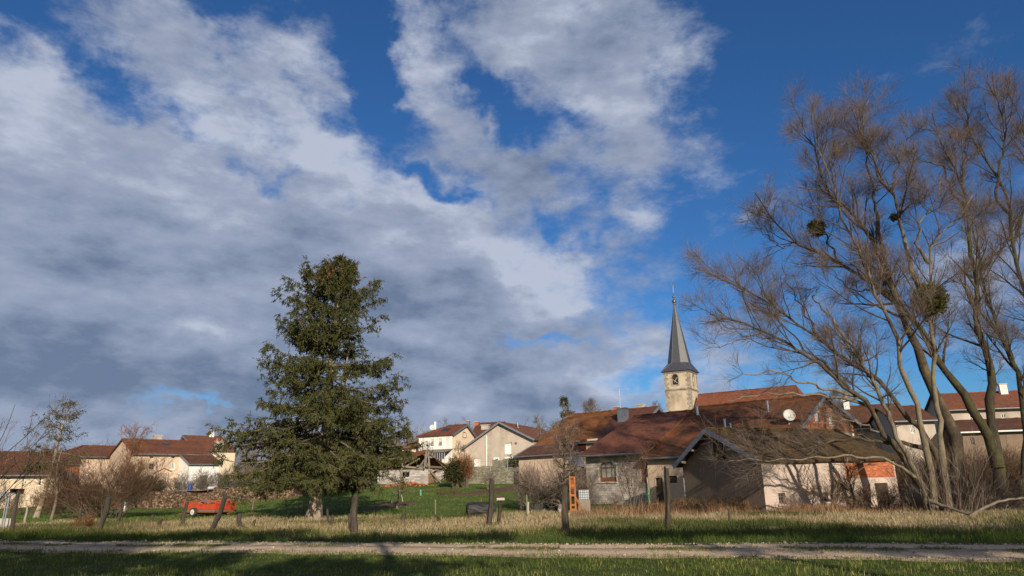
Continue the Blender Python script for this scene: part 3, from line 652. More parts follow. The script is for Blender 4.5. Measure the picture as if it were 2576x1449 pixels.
# --- house with the arched window (front wall of grey blocks) and its neighbour with the brick gable
def arch_row():
    O = at(1473, 1145, 64); ang = -45; d = (math.cos(R(ang)), math.sin(R(ang)))
    Lb = Lof(O, d, 1631, 1130); zef = 4.05
    h = House('block_house', 'grey block house with arched wooden window under clean red tiles', 'house', O, ang, Lb, 16.6, -1.2, zef, 5.6, 7.75, 8.3)
    t0, t1, z0, z1 = h.rect('front', 1508, 1164, 1550, 1212)
    w = h.window('front', (t0, t1, z0, z1+.05), 'wood_brown', 'curtain', 3, 1, .10, .22, None, 'stone_pale', pxl=False, arch=.38)
    b = MB()   # transom and fluted lower panel of the window
    b.beam(h.f3('front', t0+.1, z1-.42, .2), h.f3('front', t1-.1, z1-.42, .2), .08, .06, up=h.v); b.build('transom', M['wood_brown'], w); b = MB(); b.obox(h.f3('front', (t0+t1)/2, z0+.22, .2), h.u*((t1-t0)/2-.1), h.v*.02, (0, 0, .16)); b.build('panel', M['wood_brown'], w)
    st = MB(); n = 10
    for i in range(n):     # pale dressed stones of the arch
        a0, a1 = math.pi*i/n+.02, math.pi*(i+1)/n-.02; c0 = (t0+t1)/2; rr = (t1-t0)/2
        q = [(c0+rr*math.cos(a)*k, z1+.05-.38+.38*math.sin(a)*k2+(0 if k == 1.03 else .12)*math.sin(a)) for a, k, k2 in ((a0, 1.03, 1.06), (a1, 1.03, 1.06), (a1, 1.2, 1.3), (a0, 1.2, 1.3))]
        st.prism([h.f3('front', *p, -.03) for p in q], h.v*.028)
    for t in (t0-.17, t1+.02): st.obox(h.f3('front', t+.075, (z0+z1)/2-.1, -.016), h.u*.075, h.v*.014, (0, 0, (z1-z0)/2-.12))
    st.build('stone_surround', M['stone_pale'], w)
    # smooth render band under the eaves, wooden door at the right end, projecting eaves brackets
    bd = MB(); bd.obox(h.f3('front', h.L/2, zef-.32, -.012), h.u*(h.L/2-.02), h.v*.012, (0, 0, .30)); bd.build('render_band', M['render_grey'], h.root)
    h.window('front', h.rect('front', 1612, 1152, 1630, 1215), 'wood_red', 'wood_red', 1, 1, .06, .1, pxl=False, name='door')
    for x, y in ((1516, 1146), (1585, 1138)):
        t, z = h.px('front', x, y); k = MB(); k.obox(h.f3('front', t, zef-.28, -.28), h.u*.09, h.v*.28, (0, 0, .10)); k.build('eaves_bracket', M['stone_pale'], h.root)
    h.walls(M['block_grey'])
    h.roof('tile_new', ovf=.75, ogl=.35, ogr=0.0, gutter='zinc', amp=.02)
    flue(h, 1756, 1048, 1021, .11)
    # neighbour: lower eaves, mossy roof, brick gable to the right
    O2 = h.P(h.L+.02, -.35, 0); Lg = Lof(h.P(0, 8.3, 0), d, 2062, 1003)-h.L
    g = House('brick_gable_house', 'low house with mossy brown roof, steel flues and orange brick gable', 'house', O2, ang, Lg, 15.2, -1.2, 3.55, 6.1, 8.0, 8.6)
    for rc in ((1990, 1082, 2006, 1104), (2050, 1086, 2068, 1104), (2089, 1093, 2100, 1104)):
        g.window('right', rc, 'white_paint', 'white_paint', 1, 1, .08, .06)
    g.window('front', (1650, 1268, 1669, 1202), 'wood_dark', 'wood_dark', 1, 1, .05, .2, name='door')
    g.window('front', (1683, 1197, 1703, 1215), None or 'wood_dark', 'wood_dark', 1, 1, .05, .12)
    g.walls(M['render_pink'], {'right': ('gable_wall', M['render_cream'])})
    k = MB(); z0 = zof(2055, 1083, 57); sf = (8.0-3.55)/8.6; sb = (8.0-6.1)/(15.2-8.6)   # the brick triangle is laid proud of the render
    brick_poly = [((z0-3.55)/sf+.05, z0), (15.1, z0), (15.1, 6.1-.02), (8.6, 7.97)]
    wins = []
    for rc in ((2048, 1039, 2056, 1060), (2084, 1047, 2092, 1067)):
        t0, t1, z0_, z1_ = g.rect('right', *rc); wins.append(([(t0, z0_), (t1, z0_), (t1, z1_), (t0, z1_)], .0))
    g.poly(k, 'right', brick_poly, wins, off=.05)
    bw = k.build('brick_gable', M['brick'], g.root)
    for hl, _ in wins:
        q = MB(); g.ring(q, 'right', hl, .05, -.04, -.005); wn = q.build('window', M['white_paint'], g.root); q = MB(); q.prism([g.f3('right', *p, -.02) for p in hl], g.u*-.012); q.build('pane', M['white_paint'], wn)
        q = MB(); q.obox(g.f3('right', (hl[0][0]+hl[1][0])/2, hl[0][1]-.1, -.075), g.v*.5, g.u*.04, (0, 0, .07)); q.build('sill', M['stone_pale'], wn)
        q = MB(); q.obox(g.f3('right', (hl[0][0]+hl[1][0])/2, hl[2][1]+.14, -.075), g.v*.5, g.u*.03, (0, 0, .12)); q.build('lintel', M['stone_pale'], wn)
    g.roof('tile_mossy', ovf=.55, ogl=0.02, ogr=.5, gutter='zinc', barge='zinc', barge_sides='r', amp=.05)
    t = MB(); a, e = g.eave[0], g.rid[0]; n = 34     # raised row of verge tiles between the two roofs
    for i in range(n): p = a.lerp(e, (i+.5)/n); t.obox(p+Vector((0, 0, .05+random.uniform(-.03, .03))), g.u*random.uniform(.07, .11), (e-a).normalized()*((e-a).length/n*.46), (0, 0, .05))
    t.build('verge_tiles', M['tile_rust'], g.root)
    flue(g, 1933, 1033, 1008, .085); flue(g, 1826, 1087, 1054, .09); flue(g, 1840, 1090, 1065, .075)
    p = g.surf(1988, 1062); c = Vector((p.x, p.y, p.z)); r = ray(1985, 1045); Y = p.y-.5; dish(g, (r[0]*Y, Y, EYE+r[1]*Y), .46, (-.05, -1, .3), .3)
    # the eaves board with hooks, and the half-boarded opening under the gutter
    return h, g
HB, HG = arch_row()

# --- the barn in front
def barn():
    C = at(1914, 1160, 43); ang = 21.0; u = Vector((math.cos(R(ang)), math.sin(R(ang)), 0)); v = Vector((-u.y, u.x, 0))
    W = Lof(C, v, 1718, 1180); L = Lof(C, u, 2250, 1170)
    apex = ray(1791, 1081); t = Lof(C, v, 1791, 1081); Ya = C.y+v.y*t; zr = EYE+apex[1]*Ya-.1
    zl = zof(1712, 1166, C.y+v.y*W)-.12; zf = zof(1914, 1156, 43)
    h = House('barn', 'old barn in front with stained gable, tree shadows on its pink wall', 'barn', C, ang, L, W, -1.2, zf, zl, zr, t)
    h.window('left', h.rect('left', 1797, 1104, 1822, 1155), fill=None, pxl=False, depth=.3)
    for rc in ((1959, 1240, 1976, 1268), (2072, 1238, 2084, 1262)):
        h.window('front', rc, 'wood_grey', 'glass', 2, 3, .05, .14, sill='stone_pale')
    h.window('front', (2205, 1215, 2238, 1285), 'wood_dark', 'wood_dark', 1, 1, .06, .15, name='door')
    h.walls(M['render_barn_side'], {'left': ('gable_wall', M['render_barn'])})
    # part of the long wall rebuilt in brick
    t0, t1, z0, z1 = h.rect('front', 2126, 1163, 2248, 1201)
    k = MB(); k.obox(h.f3('front', (t0+t1)/2, (z0+z1)/2, -.012), h.u*((t1-t0)/2), h.v*.012, (0, 0, (z1-z0)/2)); k.build('brick_panel', M['brick'], h.root)
    t0, t1, z0, z1 = h.rect('left', 1797, 1104, 1822, 1155)   # frame and a leaning board in the loft opening
    q = MB(); h.ring(q, 'left', [(t0-.08, z0-.08), (t1+.08, z0-.08), (t1+.08, z1+.1), (t0-.08, z1+.1)], .09, -.03, .05); q.beam(h.f3('left', t0+.55, z0, .1), h.f3('left', t0+.75, z1, .15), .5, .03, up=h.u); q.build('loft_opening', M['wood_dark'], h.root)
    h.roof('tile_barn', ovf=.35, ovb=.35, ogl=.55, ogr=.3, barge='zinc', barge_sides='l', amp=.10)
    # rafter ends under the verge
    for k_ in (.12, .5, .86):
        for side in (0, 1):
            a = h.P(-.5, h.vr*(1-k_) if side == 0 else h.vr+(h.W-h.vr)*k_, 0); z = h.zr-(h.zr-(h.zef if side == 0 else h.zeb))*k_-.12
            b = MB(); b.tube([a+Vector((0, 0, z)), a+h.u*.7+Vector((0, 0, z))], .09, 8); b.build('purlin_end', M['wood_grey'], h.root)
    g = MB(); a, b_ = h.P(-.02, h.W+.1, 0), 0; g.tube([h.f3('left', h.W-.12, h.zeb-.9, -.09), h.f3('left', h.W-.12, -.6, -.09)], .05, 8); g.build('downpipe', M['zinc'], h.root)
    return h
BARN = barn()

# --- the long farmhouse with the rust-coloured roof
def farmhouse():
    O = at(1352, 1108, 84); ang = -40; d = (math.cos(R(ang)), math.sin(R(ang)))
    zef = 5.9; W = 12.5; vr = 6.6; v = (-d[1], d[0]); Or = Vector((O.x+v[0]*vr, O.y+v[1]*vr, 0)); L = Lof(Or, d, 1640, 1028); sr = Lof(Or, d, 1416, 1046)
    zr = zof(1416, 1046, Or.y+d[1]*sr)
    h = House('farmhouse', 'long farmhouse whose orange lichen roof turns purple brown at one end', 'house', O, ang, L, W, -.8, zef, zef, zr-.1, vr)
    h.window('front', h.rect('front', 1477, 1104, 1501, 1125), fill=None, pxl=False, depth=.4)
    h.walls(M['render_cream'])
    h.roof('tile_rust', 'tile_brown', ovf=.3, ogl=.4, ogr=.9, split=(.60, 'tile_purple'), barge='zinc', barge_sides='r', gutter='zinc', amp=.05)
    k = MB(); t0, t1, z0, z1 = h.rect('front', 1452, 1104, 1474, 1135); k.obox(h.f3('front', (t0+t1)/2, (z0+z1)/2, -.03), h.u*((t1-t0)/2), h.v*.03, (0, 0, (z1-z0)/2)); k.build('board_cladding', M['wood_red'], h.root)
    # catslide lean-to along the left half
    Ll = Lof(O, d, 1455, 1130); D = 4.2; b = MB(); Q = h.P(0, -D, 0); ua, ub = Lof(Q, d, 1293, 1150), Lof(Q, d, 1464, 1146); zz = zof(1293, 1150, Q.y+d[1]*ua)
    p = [h.P(-.5, -.3, zef-.02), h.P(Ll, -.3, zef-.02), h.P(ub, -D, zz+.15), h.P(ua, -D, zz+.05)]
    b.patch(p[3], p[2], p[1], p[0], 9, 5, .05, .13); lr = b.build('lean_to_roof', M['tile_brown'], h.root)
    b = MB(); b.tube([p[3], p[0]], .1, 6); b.tube([p[3]+Vector((0, 0, -.06)), p[2]+Vector((0, 0, -.06))], .08, 6); b.build('verge_strip', M['zinc'], lr)
    b = MB(); q = [h.P(ua+.3, -D+.5, -.8), h.P(ub-.3, -D+.5, -.8)]
    b.add([q[0], q[1], q[1]+Vector((0, 0, zz+1.0)), q[0]+Vector((0, 0, zz+1.0))], [(0, 1, 2, 3)]); e = [h.P(-.3, 0, -.8), h.P(Ll-.2, 0, -.8)]
    for i in (0, 1): b.add([q[i], e[i], e[i]+Vector((0, 0, zef+.5)), q[i]+Vector((0, 0, zz+.9))], [(0, 1, 2, 3)])
    b.build('lean_to_wall', M['render_pink'], h.root)
    p = h.surf(1568, 1056); chimney(h, (p.x, p.y, p.z), 1.05, .8, 1.25, 'zinc', capm='zinc'); antenna(h, p+Vector((-.2, .4, 1.0)), 2.6, .2)
    for x, y, m in ((1549, 1034, 'brick'), (1610, 1030, 'render_grey')):
        s_ = Lof(h.P(0, vr, 0), d, x, y); c = h.P(s_, vr+.3, zr-.1); chimney(h, c, .7, .6, .55, m)
    return h
FARM = farmhouse()

# --- church
def church():
    ang = -31.0; u = Vector((math.cos(R(ang)), math.sin(R(ang)), 0)); v = Vector((-u.y, u.x, 0)); S = 5.6
    Cn = at(1733, 935, 146); O = Vector((Cn.x, Cn.y, 0))-u*S
    c = O+u*S/2+v*S/2; root = thing('church', 'village church with slate spire, stone belfry tower and red nave roof', 'church', (c.x, c.y, tzf(c.x, c.y)))
    ze = zof(1733, 931, 146); zband = zof(1733, 976, 146)
    t = House.__new__(House); t.u, t.v, t.O, t.L, t.W, t.zb, t.zef, t.zeb, t.zr, t.vr, t.root, t.holes, t.hip = u, v, O, S, S, 4, ze, ze, ze, S/2, root, {}, (1, 1)
    fr = t.rect('front', 1690, 941, 1706, 970)
    for f in ('front', 'right'):
        c0 = (fr[0]+fr[1])/2 if f == 'front' else S/2; hw = .68
        t.window(f, (c0-hw, c0+hw, fr[2], fr[3]), fill=None, pxl=False, arch=hw, depth=.5)
    b = MB()
    for f in ('front', 'right', 'left', 'back'): t.poly(b, f, t.outline(f), t.holes.get(f, []))
    tw = b.build('tower', M['tower_render'], root)
    for ci, (a0, b0) in enumerate(((0, 0), (1, 0), (1, 1), (0, 1))):      # dressed corner stones, one column per corner
        z = 4.0; i = ci; q = MB(); su, sv = (1 if a0 == 0 else -1), (1 if b0 == 0 else -1)
        while z < ze-.5:
            wu, wv = (.95, .6) if i % 2 else (.6, .95)
            q.obox(O+u*(a0*S+su*(wu/2-.02))+v*(b0*S+sv*(wv/2-.02))+Vector((0, 0, z+.25)), u*(wu/2), v*(wv/2), (0, 0, .2501))
            z += .5; i += 1
        q.build('quoin', M['quoin'], tw)
    b = MB(); cc = O+u*S/2+v*S/2
    for z, e, hh in ((zband, .16, .14), (ze-.12, .2, .16), (zband-.3, .06, .08)): b.obox(cc+Vector((0, 0, z)), u*(S/2+e), v*(S/2+e), (0, 0, hh))
    b.build('cornice', M['quoin'], tw)
    for f in ('front', 'right'):
        c0 = (fr[0]+fr[1])/2 if f == 'front' else S/2; b = MB(); z0, z1 = fr[2], fr[3]
        o = [(c0-.9, z0-.1), (c0+.9, z0-.1)]+[(c0+.9*math.cos(math.pi*i/8), z1-.68+.9*math.sin(math.pi*i/8)) for i in range(9)]
        t.ring(b, f, o, .215, -.05, .02); b.build('belfry_arch', M['quoin'], tw)
        b = MB()
        for i in range(8):
            z = z0+.15+i*(z1-z0-.5)/7; dx = random.uniform(-.15, .15) if i in (2, 4, 5) else 0
            b.obox(t.f3(f, c0+dx, z, .3), t.face(f)[1]*(.62 if not dx else .45)+Vector((0, 0, dx)), t.face(f)[2]*.16+Vector((0, 0, .12)), (0, 0, .02))
        b.build('louvres', M['wood_dark'], tw)
        b = MB(); n = t.face(f)[1]
        b.beam(t.f3(f, c0-.5, z1-1.1, .12), t.f3(f, c0+.55, z1-2.0, .12), .07, .03, up=t.face(f)[2]); b.beam(t.f3(f, c0+.45, z1-.7, .12), t.f3(f, c0-.2, z1-1.7, .12), .07, .03, up=t.face(f)[2]); b.build('broken_slat', M['stone_pale'], tw)
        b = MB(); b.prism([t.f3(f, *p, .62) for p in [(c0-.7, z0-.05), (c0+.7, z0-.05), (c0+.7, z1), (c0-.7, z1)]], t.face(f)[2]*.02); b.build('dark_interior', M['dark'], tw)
    # broach spire: square skirt, octagon, ball finial, weathercock
    H1 = zof(1700, 912, 148); ztop = zof(1688.5, 763, 148.5); oc = 2.35
    sq = [cc+u*a*(S/2+.55)+v*b_*(S/2+.55)+Vector((0, 0, ze+.05)) for a, b_ in ((-1, -1), (1, -1), (1, 1), (-1, 1))]
    oct_ = []
    k = oc*math.tan(math.pi/8)
    for a, b_ in ((-k, -oc), (k, -oc), (oc, -k), (oc, k), (k, oc), (-k, oc), (-oc, k), (-oc, -k)): oct_.append(cc+u*a+v*b_+Vector((0, 0, H1)))
    top = [cc+(p-cc-Vector((0, 0, H1)))*.05+Vector((0, 0, ztop)) for p in oct_]
    b = MB(); b.add(sq+oct_+top, [(0, 1, 5, 4), (1, 2, 7, 6), (2, 3, 9, 8), (3, 0, 11, 10), (1, 6, 5), (2, 8, 7), (3, 10, 9), (0, 4, 11), (3, 2, 1, 0)]+[(4+i, 4+(i+1) % 8, 12+(i+1) % 8, 12+i) for i in range(8)]+[tuple(range(12, 20))])
    sp = b.build('spire', M['slate'], root)
    b = MB()
    for p, q_ in zip(oct_, top): b.tube([p, q_], .05, 4)
    for i, j in ((0, 4), (0, 11), (1, 5), (1, 6), (2, 7), (2, 8)): P = (sq+oct_); b.tube([P[i], P[j]], .06, 4)
    b.build('lead_hips', M['zinc'], sp)
    b = MB(); zt = ztop-.1
    b.lathe((cc.x, cc.y, zt), [(.22, 0), (.30, .15), (.22, .3), (.42, .55), (.5, .85), (.40, 1.15), (.2, 1.35), (.16, 1.6), (.32, 1.8), (.30, 2.0), (.18, 2.3), (.1, 2.7), (.03, 2.9)], 14); b.build('finial', M['slate'], sp, smooth=True)
    zc = zof(1685, 718, 149); b = MB(); b.tube([(cc.x, cc.y, zt+2.6), (cc.x, cc.y, zc)], .04, 6)
    P = [(-.35, .05), (-.1, -.1), (.12, -.1), (.3, .1), (.42, .3), (.3, .33), (.2, .2), (-.05, .15), (-.2, .35), (-.5, .5), (-.55, .25)]
    b.prism([Vector((cc.x+x*.9, cc.y+x*.3, zc+.1+z)) for x, z in P], (.02, -.05, 0)); b.build('weathercock', M['slate'], sp)
    # nave
    n = House.__new__(House); zr = zof(1748, 987, 143); On = O+u*(S+.3)-v*2.7
    u = Vector((math.cos(R(-37)), math.sin(R(-37)), 0)); v = Vector((-u.y, u.x, 0)); Ln = Lof(On+v*5.5, u, 2040, 960)
    n.u, n.v, n.O, n.L, n.W, n.zb, n.zef, n.zeb, n.zr, n.vr, n.root, n.holes, n.hip = u, v, On, Ln, 11.0, 4, zr-6.2, zr-6.2, zr, 5.5, root, {}, (0, 1)
    n.walls(M['render_cream']); n.roof('tile_church', ovf=.5, ogl=.1, ogr=.3, hip=(0, 3.2), gutter='zinc', amp=.02)
    # side chapel: low cream wall showing above the nave eaves
    p0, p1 = n.surf(1998, 1000), n.surf(2068, 992); b = MB(); b.patch(p0+Vector((0, -.6, .1)), p1+Vector((0, -.6, .1)), p1+Vector((0, .5, .5)), p0+Vector((0, .5, .5)), 3, 2, .01, .1); b.build('chapel_roof', M['zinc'], root)
    b = MB(); a, c_ = p0+Vector((0, -.35, -.9)), p1+Vector((0, -.35, -.9)); b.prism([a, c_, c_+Vector((0, 0, .95)), a+Vector((0, 0, .95))], (0, .5, 0)); b.build('chapel_wall', M['render_cream'], root)
church()
# ------------------------------------------------------------------ houses on the left
U45 = (math.cos(R(45)), math.sin(R(45))); V45 = Vector((-U45[1], U45[0], 0))
def left_houses():
    # cream farmhouse with a catslide roof at its right end
    O = at(338, 1146, 100); vr = 6.0; Or = O+V45*vr; L = Lof(Or, U45, 491, 1117); zef = zof(400, 1145, O.y+6); zr = zof(420, 1114, Or.y+8)
    h = House('cream_house', 'cream house with red catslide roof behind the long firewood stack', 'house', O, 45, L, 11.5, -.5, zef, zef, zr, vr)
    h.window('front', (375, 1166, 387, 1181), 'wood_grey', 'glass', 2, 2, .07, .12, sill='stone_pale'); h.window('front', (428, 1164, 440, 1181), 'white_paint', 'glass', 3, 3, .09, .1, sill='stone_pale')
    for rc in ((377, 1148, 386, 1152), (431, 1148, 440, 1152)): h.window('front', rc, fill=None, depth=.3)
    h.window('front', (380, 1198, 390, 1222), 'wood_dark', 'wood_dark', 1, 1, .06, .15, name='door')
    h.walls(M['render_pink']); h.roof('tile_left', ovf=.5, ogl=.3, ogr=.35, gutter='zinc', amp=.05)
    sl = (zr-zef)/vr; D = 4.2; u0 = Lof(O, U45, 452, 1150)
    b = MB(); q = [h.P(u0-.2, -.4, zef-.4*sl+.16), h.P(L+.35, -.4, zef-.4*sl+.16), h.P(L+.35, -D-.4, zef-(D+.4)*sl+.16), h.P(u0-.2, -D-.4, zef-(D+.4)*sl+.16)]
    b.patch(q[3], q[2], q[1], q[0], 8, 5, .05, .13); cr = b.build('catslide_roof', M['tile_brown'], h.root)
    b = MB(); o = Vector((0, 0, -.08)); b.beam(q[3]+o-h.u*.03, q[0]+o-h.u*.03, .05, .3); b.tube([q[3]+o-h.v*.05, q[2]+o-h.v*.05], .08, 6); b.build('verge_strip', M['zinc'], cr)
    zl = zef-D*sl; b = MB(); a, c, e, g = h.P(u0, 0, 0), h.P(u0, -D, 0), h.P(L, -D, 0), h.P(L, 0, 0); Z = Vector((0, 0, 1))
    b.add([a-Z*.5, c-Z*.5, c+Z*zl, a+Z*zef], [(0, 1, 2, 3)]); b.add([c-Z*.5, e-Z*.5, e+Z*zl, c+Z*zl], [(0, 1, 2, 3)]); b.add([e-Z*.5, g-Z*.5, g+Z*zef, e+Z*zl], [(0, 1, 2, 3)])
    lw = b.build('lean_to_wall', M['render_white'], h.root)
    for t, z0 in ((2.2, 2.2), (5.0, 2.2)):
        k = MB(); k.obox(c+h.u*t-h.v*.03+Z*(z0+.6), h.u*.5, h.v*.03, Z*.6); k.build('window', M['glass'], h.root)
    c_ = h.P(Lof(Or, U45, 397, 1108), vr+.4, zr-.2); chimney(h, c_, 1.1, .7, 1.0, 'render_grey'); antenna(h, h.P(Lof(Or, U45, 391, 1108), vr+.2, zr), 3.6, .1)
    p = h.surf(417, 1116); k = MB(); k.obox(p+Vector((0, 0, .06)), h.u*.45, (h.v+Vector((0, 0, sl)))*.35, Vector((0, 0, .05))); k.build('skylight', M['glass'], h.root)
    # taller cream house behind
    O = at(503, 1131, 118); zef = zof(503, 1131, 118)-.1; v = V45; L = Lof(O, U45, 606, 1138)-1; W = Lof(O, (v.x, v.y), 454, 1118); vr = Lof(O, (v.x, v.y), 467, 1100); Or = O+v*vr
    zr = zof(467, 1098, Or.y)
    h = House('cream_house', 'tall cream house with clean red roof left of the big spruce', 'house', O, 45, L, W, .5, zef, zef+.3, zr, vr)
    h.window('front', (527, 1136, 534, 1142), 'white_paint', 'glass', 1, 1, .08, .08)
    h.walls(M['render_cream']); h.roof('tile_new', ovf=.4, ogl=.6, ogr=.3, gutter='zinc', barge='zinc', barge_sides='l', amp=.02)
    p = h.surf(550, 1129); chimney(h, (p.x, p.y, p.z), 1.25, .8, zof(550, 1111, p.y)-p.z, 'render_grey', 3)
    p = h.rid[0].lerp(h.rid[1], .72); chimney(h, p, .8, .6, .9, 'render_white', 1); antenna(h, h.P(.5, vr, zr), 1.6, -.2)
    # long red roof
    O = at(199, 1149, 108); vr = 7.0; Or = O+V45*vr; zef = zof(199, 1149, 108); zr = zof(200, 1122, Or.y); L = Lof(Or, U45, 300, 1126); s0 = Lof(Or, U45, 160, 1120)
    O2 = O+Vector((U45[0], U45[1], 0))*(s0-1.5)
    h = House('barn_house', 'long low house under plain red roof at far left', 'house', O2, 45, L-s0+2, 13.5, -.5, zef, zef, zr, vr)
    h.hip = (1, 0); h.walls(M['render_pink']); h.roof('tile_left', ovf=.5, hip=(4.5, 0), gutter='zinc', amp=.06)
    # brick outbuilding with a grey sheet-metal lean-to
    O = at(127, 1168, 93); L = Lof(O, U45, 202, 1167); zef = zof(165, 1168, O.y+3)
    h = House('brick_shed', 'orange brick shed with slanting grey metal lean-to roof', 'shed', O, 45, L, 7, -.5, zef, zef, zef+1.6)
    h.walls(M['brick']); h.roof('tile_brown', ovf=.4, ogl=.2, ogr=.2, gutter='zinc')
    a = [h.px('front', x, y) for x, y in ((146, 1181), (177, 1183), (188, 1205), (150, 1207))]; b = MB()
    q = [h.f3('front', a[0][0], a[0][1], -.05), h.f3('front', a[1][0], a[1][1], -.05), h.f3('front', a[2][0], a[2][1], -2.2), h.f3('front', a[3][0]-1, a[3][1], -2.2)]
    b.patch(q[3], q[2], q[1], q[0], 6, 4, .03, .06); b.build('metal_roof', M['zinc'], h.root)
    for i, (k, lo) in enumerate(((3, .2), (2, .2))):
        b = MB(); p = q[k]; b.beam((p.x, p.y, lo-.6), (p.x, p.y, p.z-.08), .12); b.build('post', M['wood_dark'], h.root)
    b = MB(); p = (q[3]+q[2])/2; b.obox((p.x+.3, p.y+.3, tzf(p.x, p.y)+.6), (.9, .6, 0), (-.3, .3, 0), (0, 0, .6)); tag(b.build('tarpaulin', M['plastic_blue'], None, (p.x, p.y, tzf(p.x, p.y))), 'blue tarpaulin bundle under the grey metal lean-to', 'tarpaulin')
    # low house at the left edge
    O = at(-60, 1190, 74); ang = 42; d = (math.cos(R(ang)), math.sin(R(ang))); L = Lof(O, d, 146, 1194); Yc = O.y+d[1]*Lof(O, d, 75, 1193); zef = zof(75, 1193, Yc); vr = 6.5; zr = zof(60, 1141, Yc+5)
    h = House('low_house', 'low cream house under wide dark brown roof behind the leafless hazel', 'house', O, ang, L, 13, -1.0, zef, zef, zr, vr)
    h.window('front', (16, 1199, 30, 1207), 'white_paint', 'glass', 2, 1, .06, .1); h.window('front', (97, 1197, 106, 1222), 'white_paint', 'glass', 1, 2, .08, .1); h.window('front', (25, 1229, 62, 1243), fill=None, depth=.4)
    h.window('front', (56, 1196, 61, 1230), 'white_paint', 'glass', 1, 2, .06, .1)
    h.walls(M['render_cream']); h.roof('tile_brown', ovf=.6, ogl=.4, ogr=.4, gutter='zinc', amp=.05)
left_houses()

# ------------------------------------------------------------------ middle: white house, grey gable house, annexe
def middle_houses():
    ang = -30.0; u = (math.cos(R(ang)), math.sin(R(ang))); v = Vector((-u[1], u[0], 0))
    O = at(1054, 1096, 122); L = Lof(O, u, 1138, 1096); Cn = O+Vector((u[0], u[1], 0))*L; W = Lof(Cn, (v.x, v.y), 1193, 1100); vr = Lof(Cn, (v.x, v.y), 1170, 1072)
    zef = zof(1100, 1095, O.y+u[1]*L/2); zr = zof(1170, 1070, Cn.y+v.y*vr)
    h = House('white_house', 'white and cream house with glazed veranda and satellite dish on its roof', 'house', O, ang, L, W, 1.0, zef, zef-.3, zr, vr); h.hip = (1, 0)
    w = h.window('front', (1083, 1104, 1091.5, 1123), 'white_paint', 'glass', 2, 1, .07, .1, 'white_paint'); w2 = h.window('front', (1103.5, 1103, 1111.5, 1122), 'white_paint', 'glass', 2, 1, .07, .1, 'white_paint')
    for w_, rc, k in ((w, (1084, 1105, 1091, 1121), .1), (w2, (1104, 1103.5, 1111, 1121), .55)):
        t0, t1, z0, z1 = h.rect('front', *rc); b = MB(); b.obox(h.f3('front', (t0+t1)/2, z1-(z1-z0)*(1-k)/2, .045), h.u*((t1-t0)/2-.03), h.v*.015, (0, 0, (z1-z0)*(1-k)/2)); b.build('blind', M['render_cream'], w_)
        b = MB(); [b.beam(h.f3('front', t0-.05, z0+dz, -.12), h.f3('front', t1+.05, z0+dz, -.12), .03) for dz in (.05, .25, .45)]; b.build('railing', M['zinc'], w_)
    t0, t1, z0, z1 = h.rect('right', 1165, 1087, 1171.5, 1101); q = MB(); hl = [(t0, z0), (t1, z0)]+[((t0+t1)/2+(t1-t0)/2*math.cos(math.pi*i/8), z1-.5+.5*math.sin(math.pi*i/8)) for i in range(9)]
    h.holes.setdefault('right', []).append((hl, .15)); h.ring(q, 'right', [((t0+t1)/2+(p-(t0+t1)/2)*1.5, (z0+z1)/2+(z-(z0+z1)/2)*1.2) for p, z in hl], .16, -.04, .02); h.walls(M['render_white'], {'right': ('gable_wall', M['render_cream'])})
    nb = q.build('niche', M['quoin'], h.root); q = MB(); q.prism([h.f3('right', p, z, .15) for p, z in hl], -h.u*.03); q.build('niche_back', M['render_cream'], nb)
    h.roof('tile_left', ovf=.4, ogl=.4, ogr=.5, hip=(4.0, 0), gutter=None, barge='zinc', barge_sides='r', amp=.03)
    p = h.surf(1088, 1081); dish(h, (p.x, p.y-.4, p.z+.35), .5, (.05, -1, .25), .2); b = MB(); b.obox((p.x+.45, p.y+.3, p.z+.5), (.16, 0, 0), (0, .16, 0), (0, 0, .9)); b.build('vent_stack', M['white_paint'], h.root)
    p = h.surf(1122, 1082); k = MB(); k.obox(p+Vector((0, 0, .08)), h.u*.7, (h.v+Vector((0, 0, .45)))*.4, Vector((0, 0, .05))); k.build('skylight', M['glass'], h.root)
    # glazed veranda in front
    t0, t1, z0, z1 = h.rect('front', 1091, 1138, 1137, 1170); D = 2.2; Z = Vector((0, 0, 1)); b = MB()
    for i in range(9):
        t = t0+(t1-t0)*i/8; b.beam(h.f3('front', t, z0-.6, -D), h.f3('front', t, z1-.05, -D), .09)
    for z in (z0, z0+1.0, z1-.05): b.beam(h.f3('front', t0, z, -D), h.f3('front', t1, z, -D), .1)
    vr_ = b.build('veranda', M['zinc'], h.root)
    b = MB(); b.obox(h.f3('front', (t0+t1)/2, (z0+z1)/2+.4, -D+.06), h.u*((t1-t0)/2), h.v*.01, Z*((z1-z0)/2-.5)); b.build('pane', M['glass'], vr_)
    b = MB(); b.patch(h.f3('front', t0-.2, z1, -D-.2), h.f3('front', t1+.2, z1, -D-.2), h.f3('front', t1+.2, z1+.55, -.02), h.f3('front', t0-.2, z1+.55, -.02), 4, 2, .01, .1); b.build('veranda_roof', M['wood_grey'], vr_)
    b = MB(); b.obox(h.f3('front', (t0+t1)/2, (z0+.5-1.2)/2, -D+.1), h.u*((t1-t0)/2), h.v*.08, Z*((z0+.5+1.2)/2)); b.build('veranda_base', M['render_white'], vr_)
    # roof seen behind the white gable
    O2 = at(1182, 1096, 134); ang2 = -20.0; u2 = (math.cos(R(ang2)), math.sin(R(ang2))); L2 = Lof(O2, u2, 1222, 1100); zr2 = zof(1180, 1068, 139)
    g = House('house', 'brown roofed house squeezed between white house and grey gable', 'house', O2, ang2, L2+2, 9, 2, zof(1200, 1098, 133), zof(1200, 1098, 133), zr2)
    g.walls(M['render_grey']); g.roof('tile_brown', ovf=.3, amp=.03)
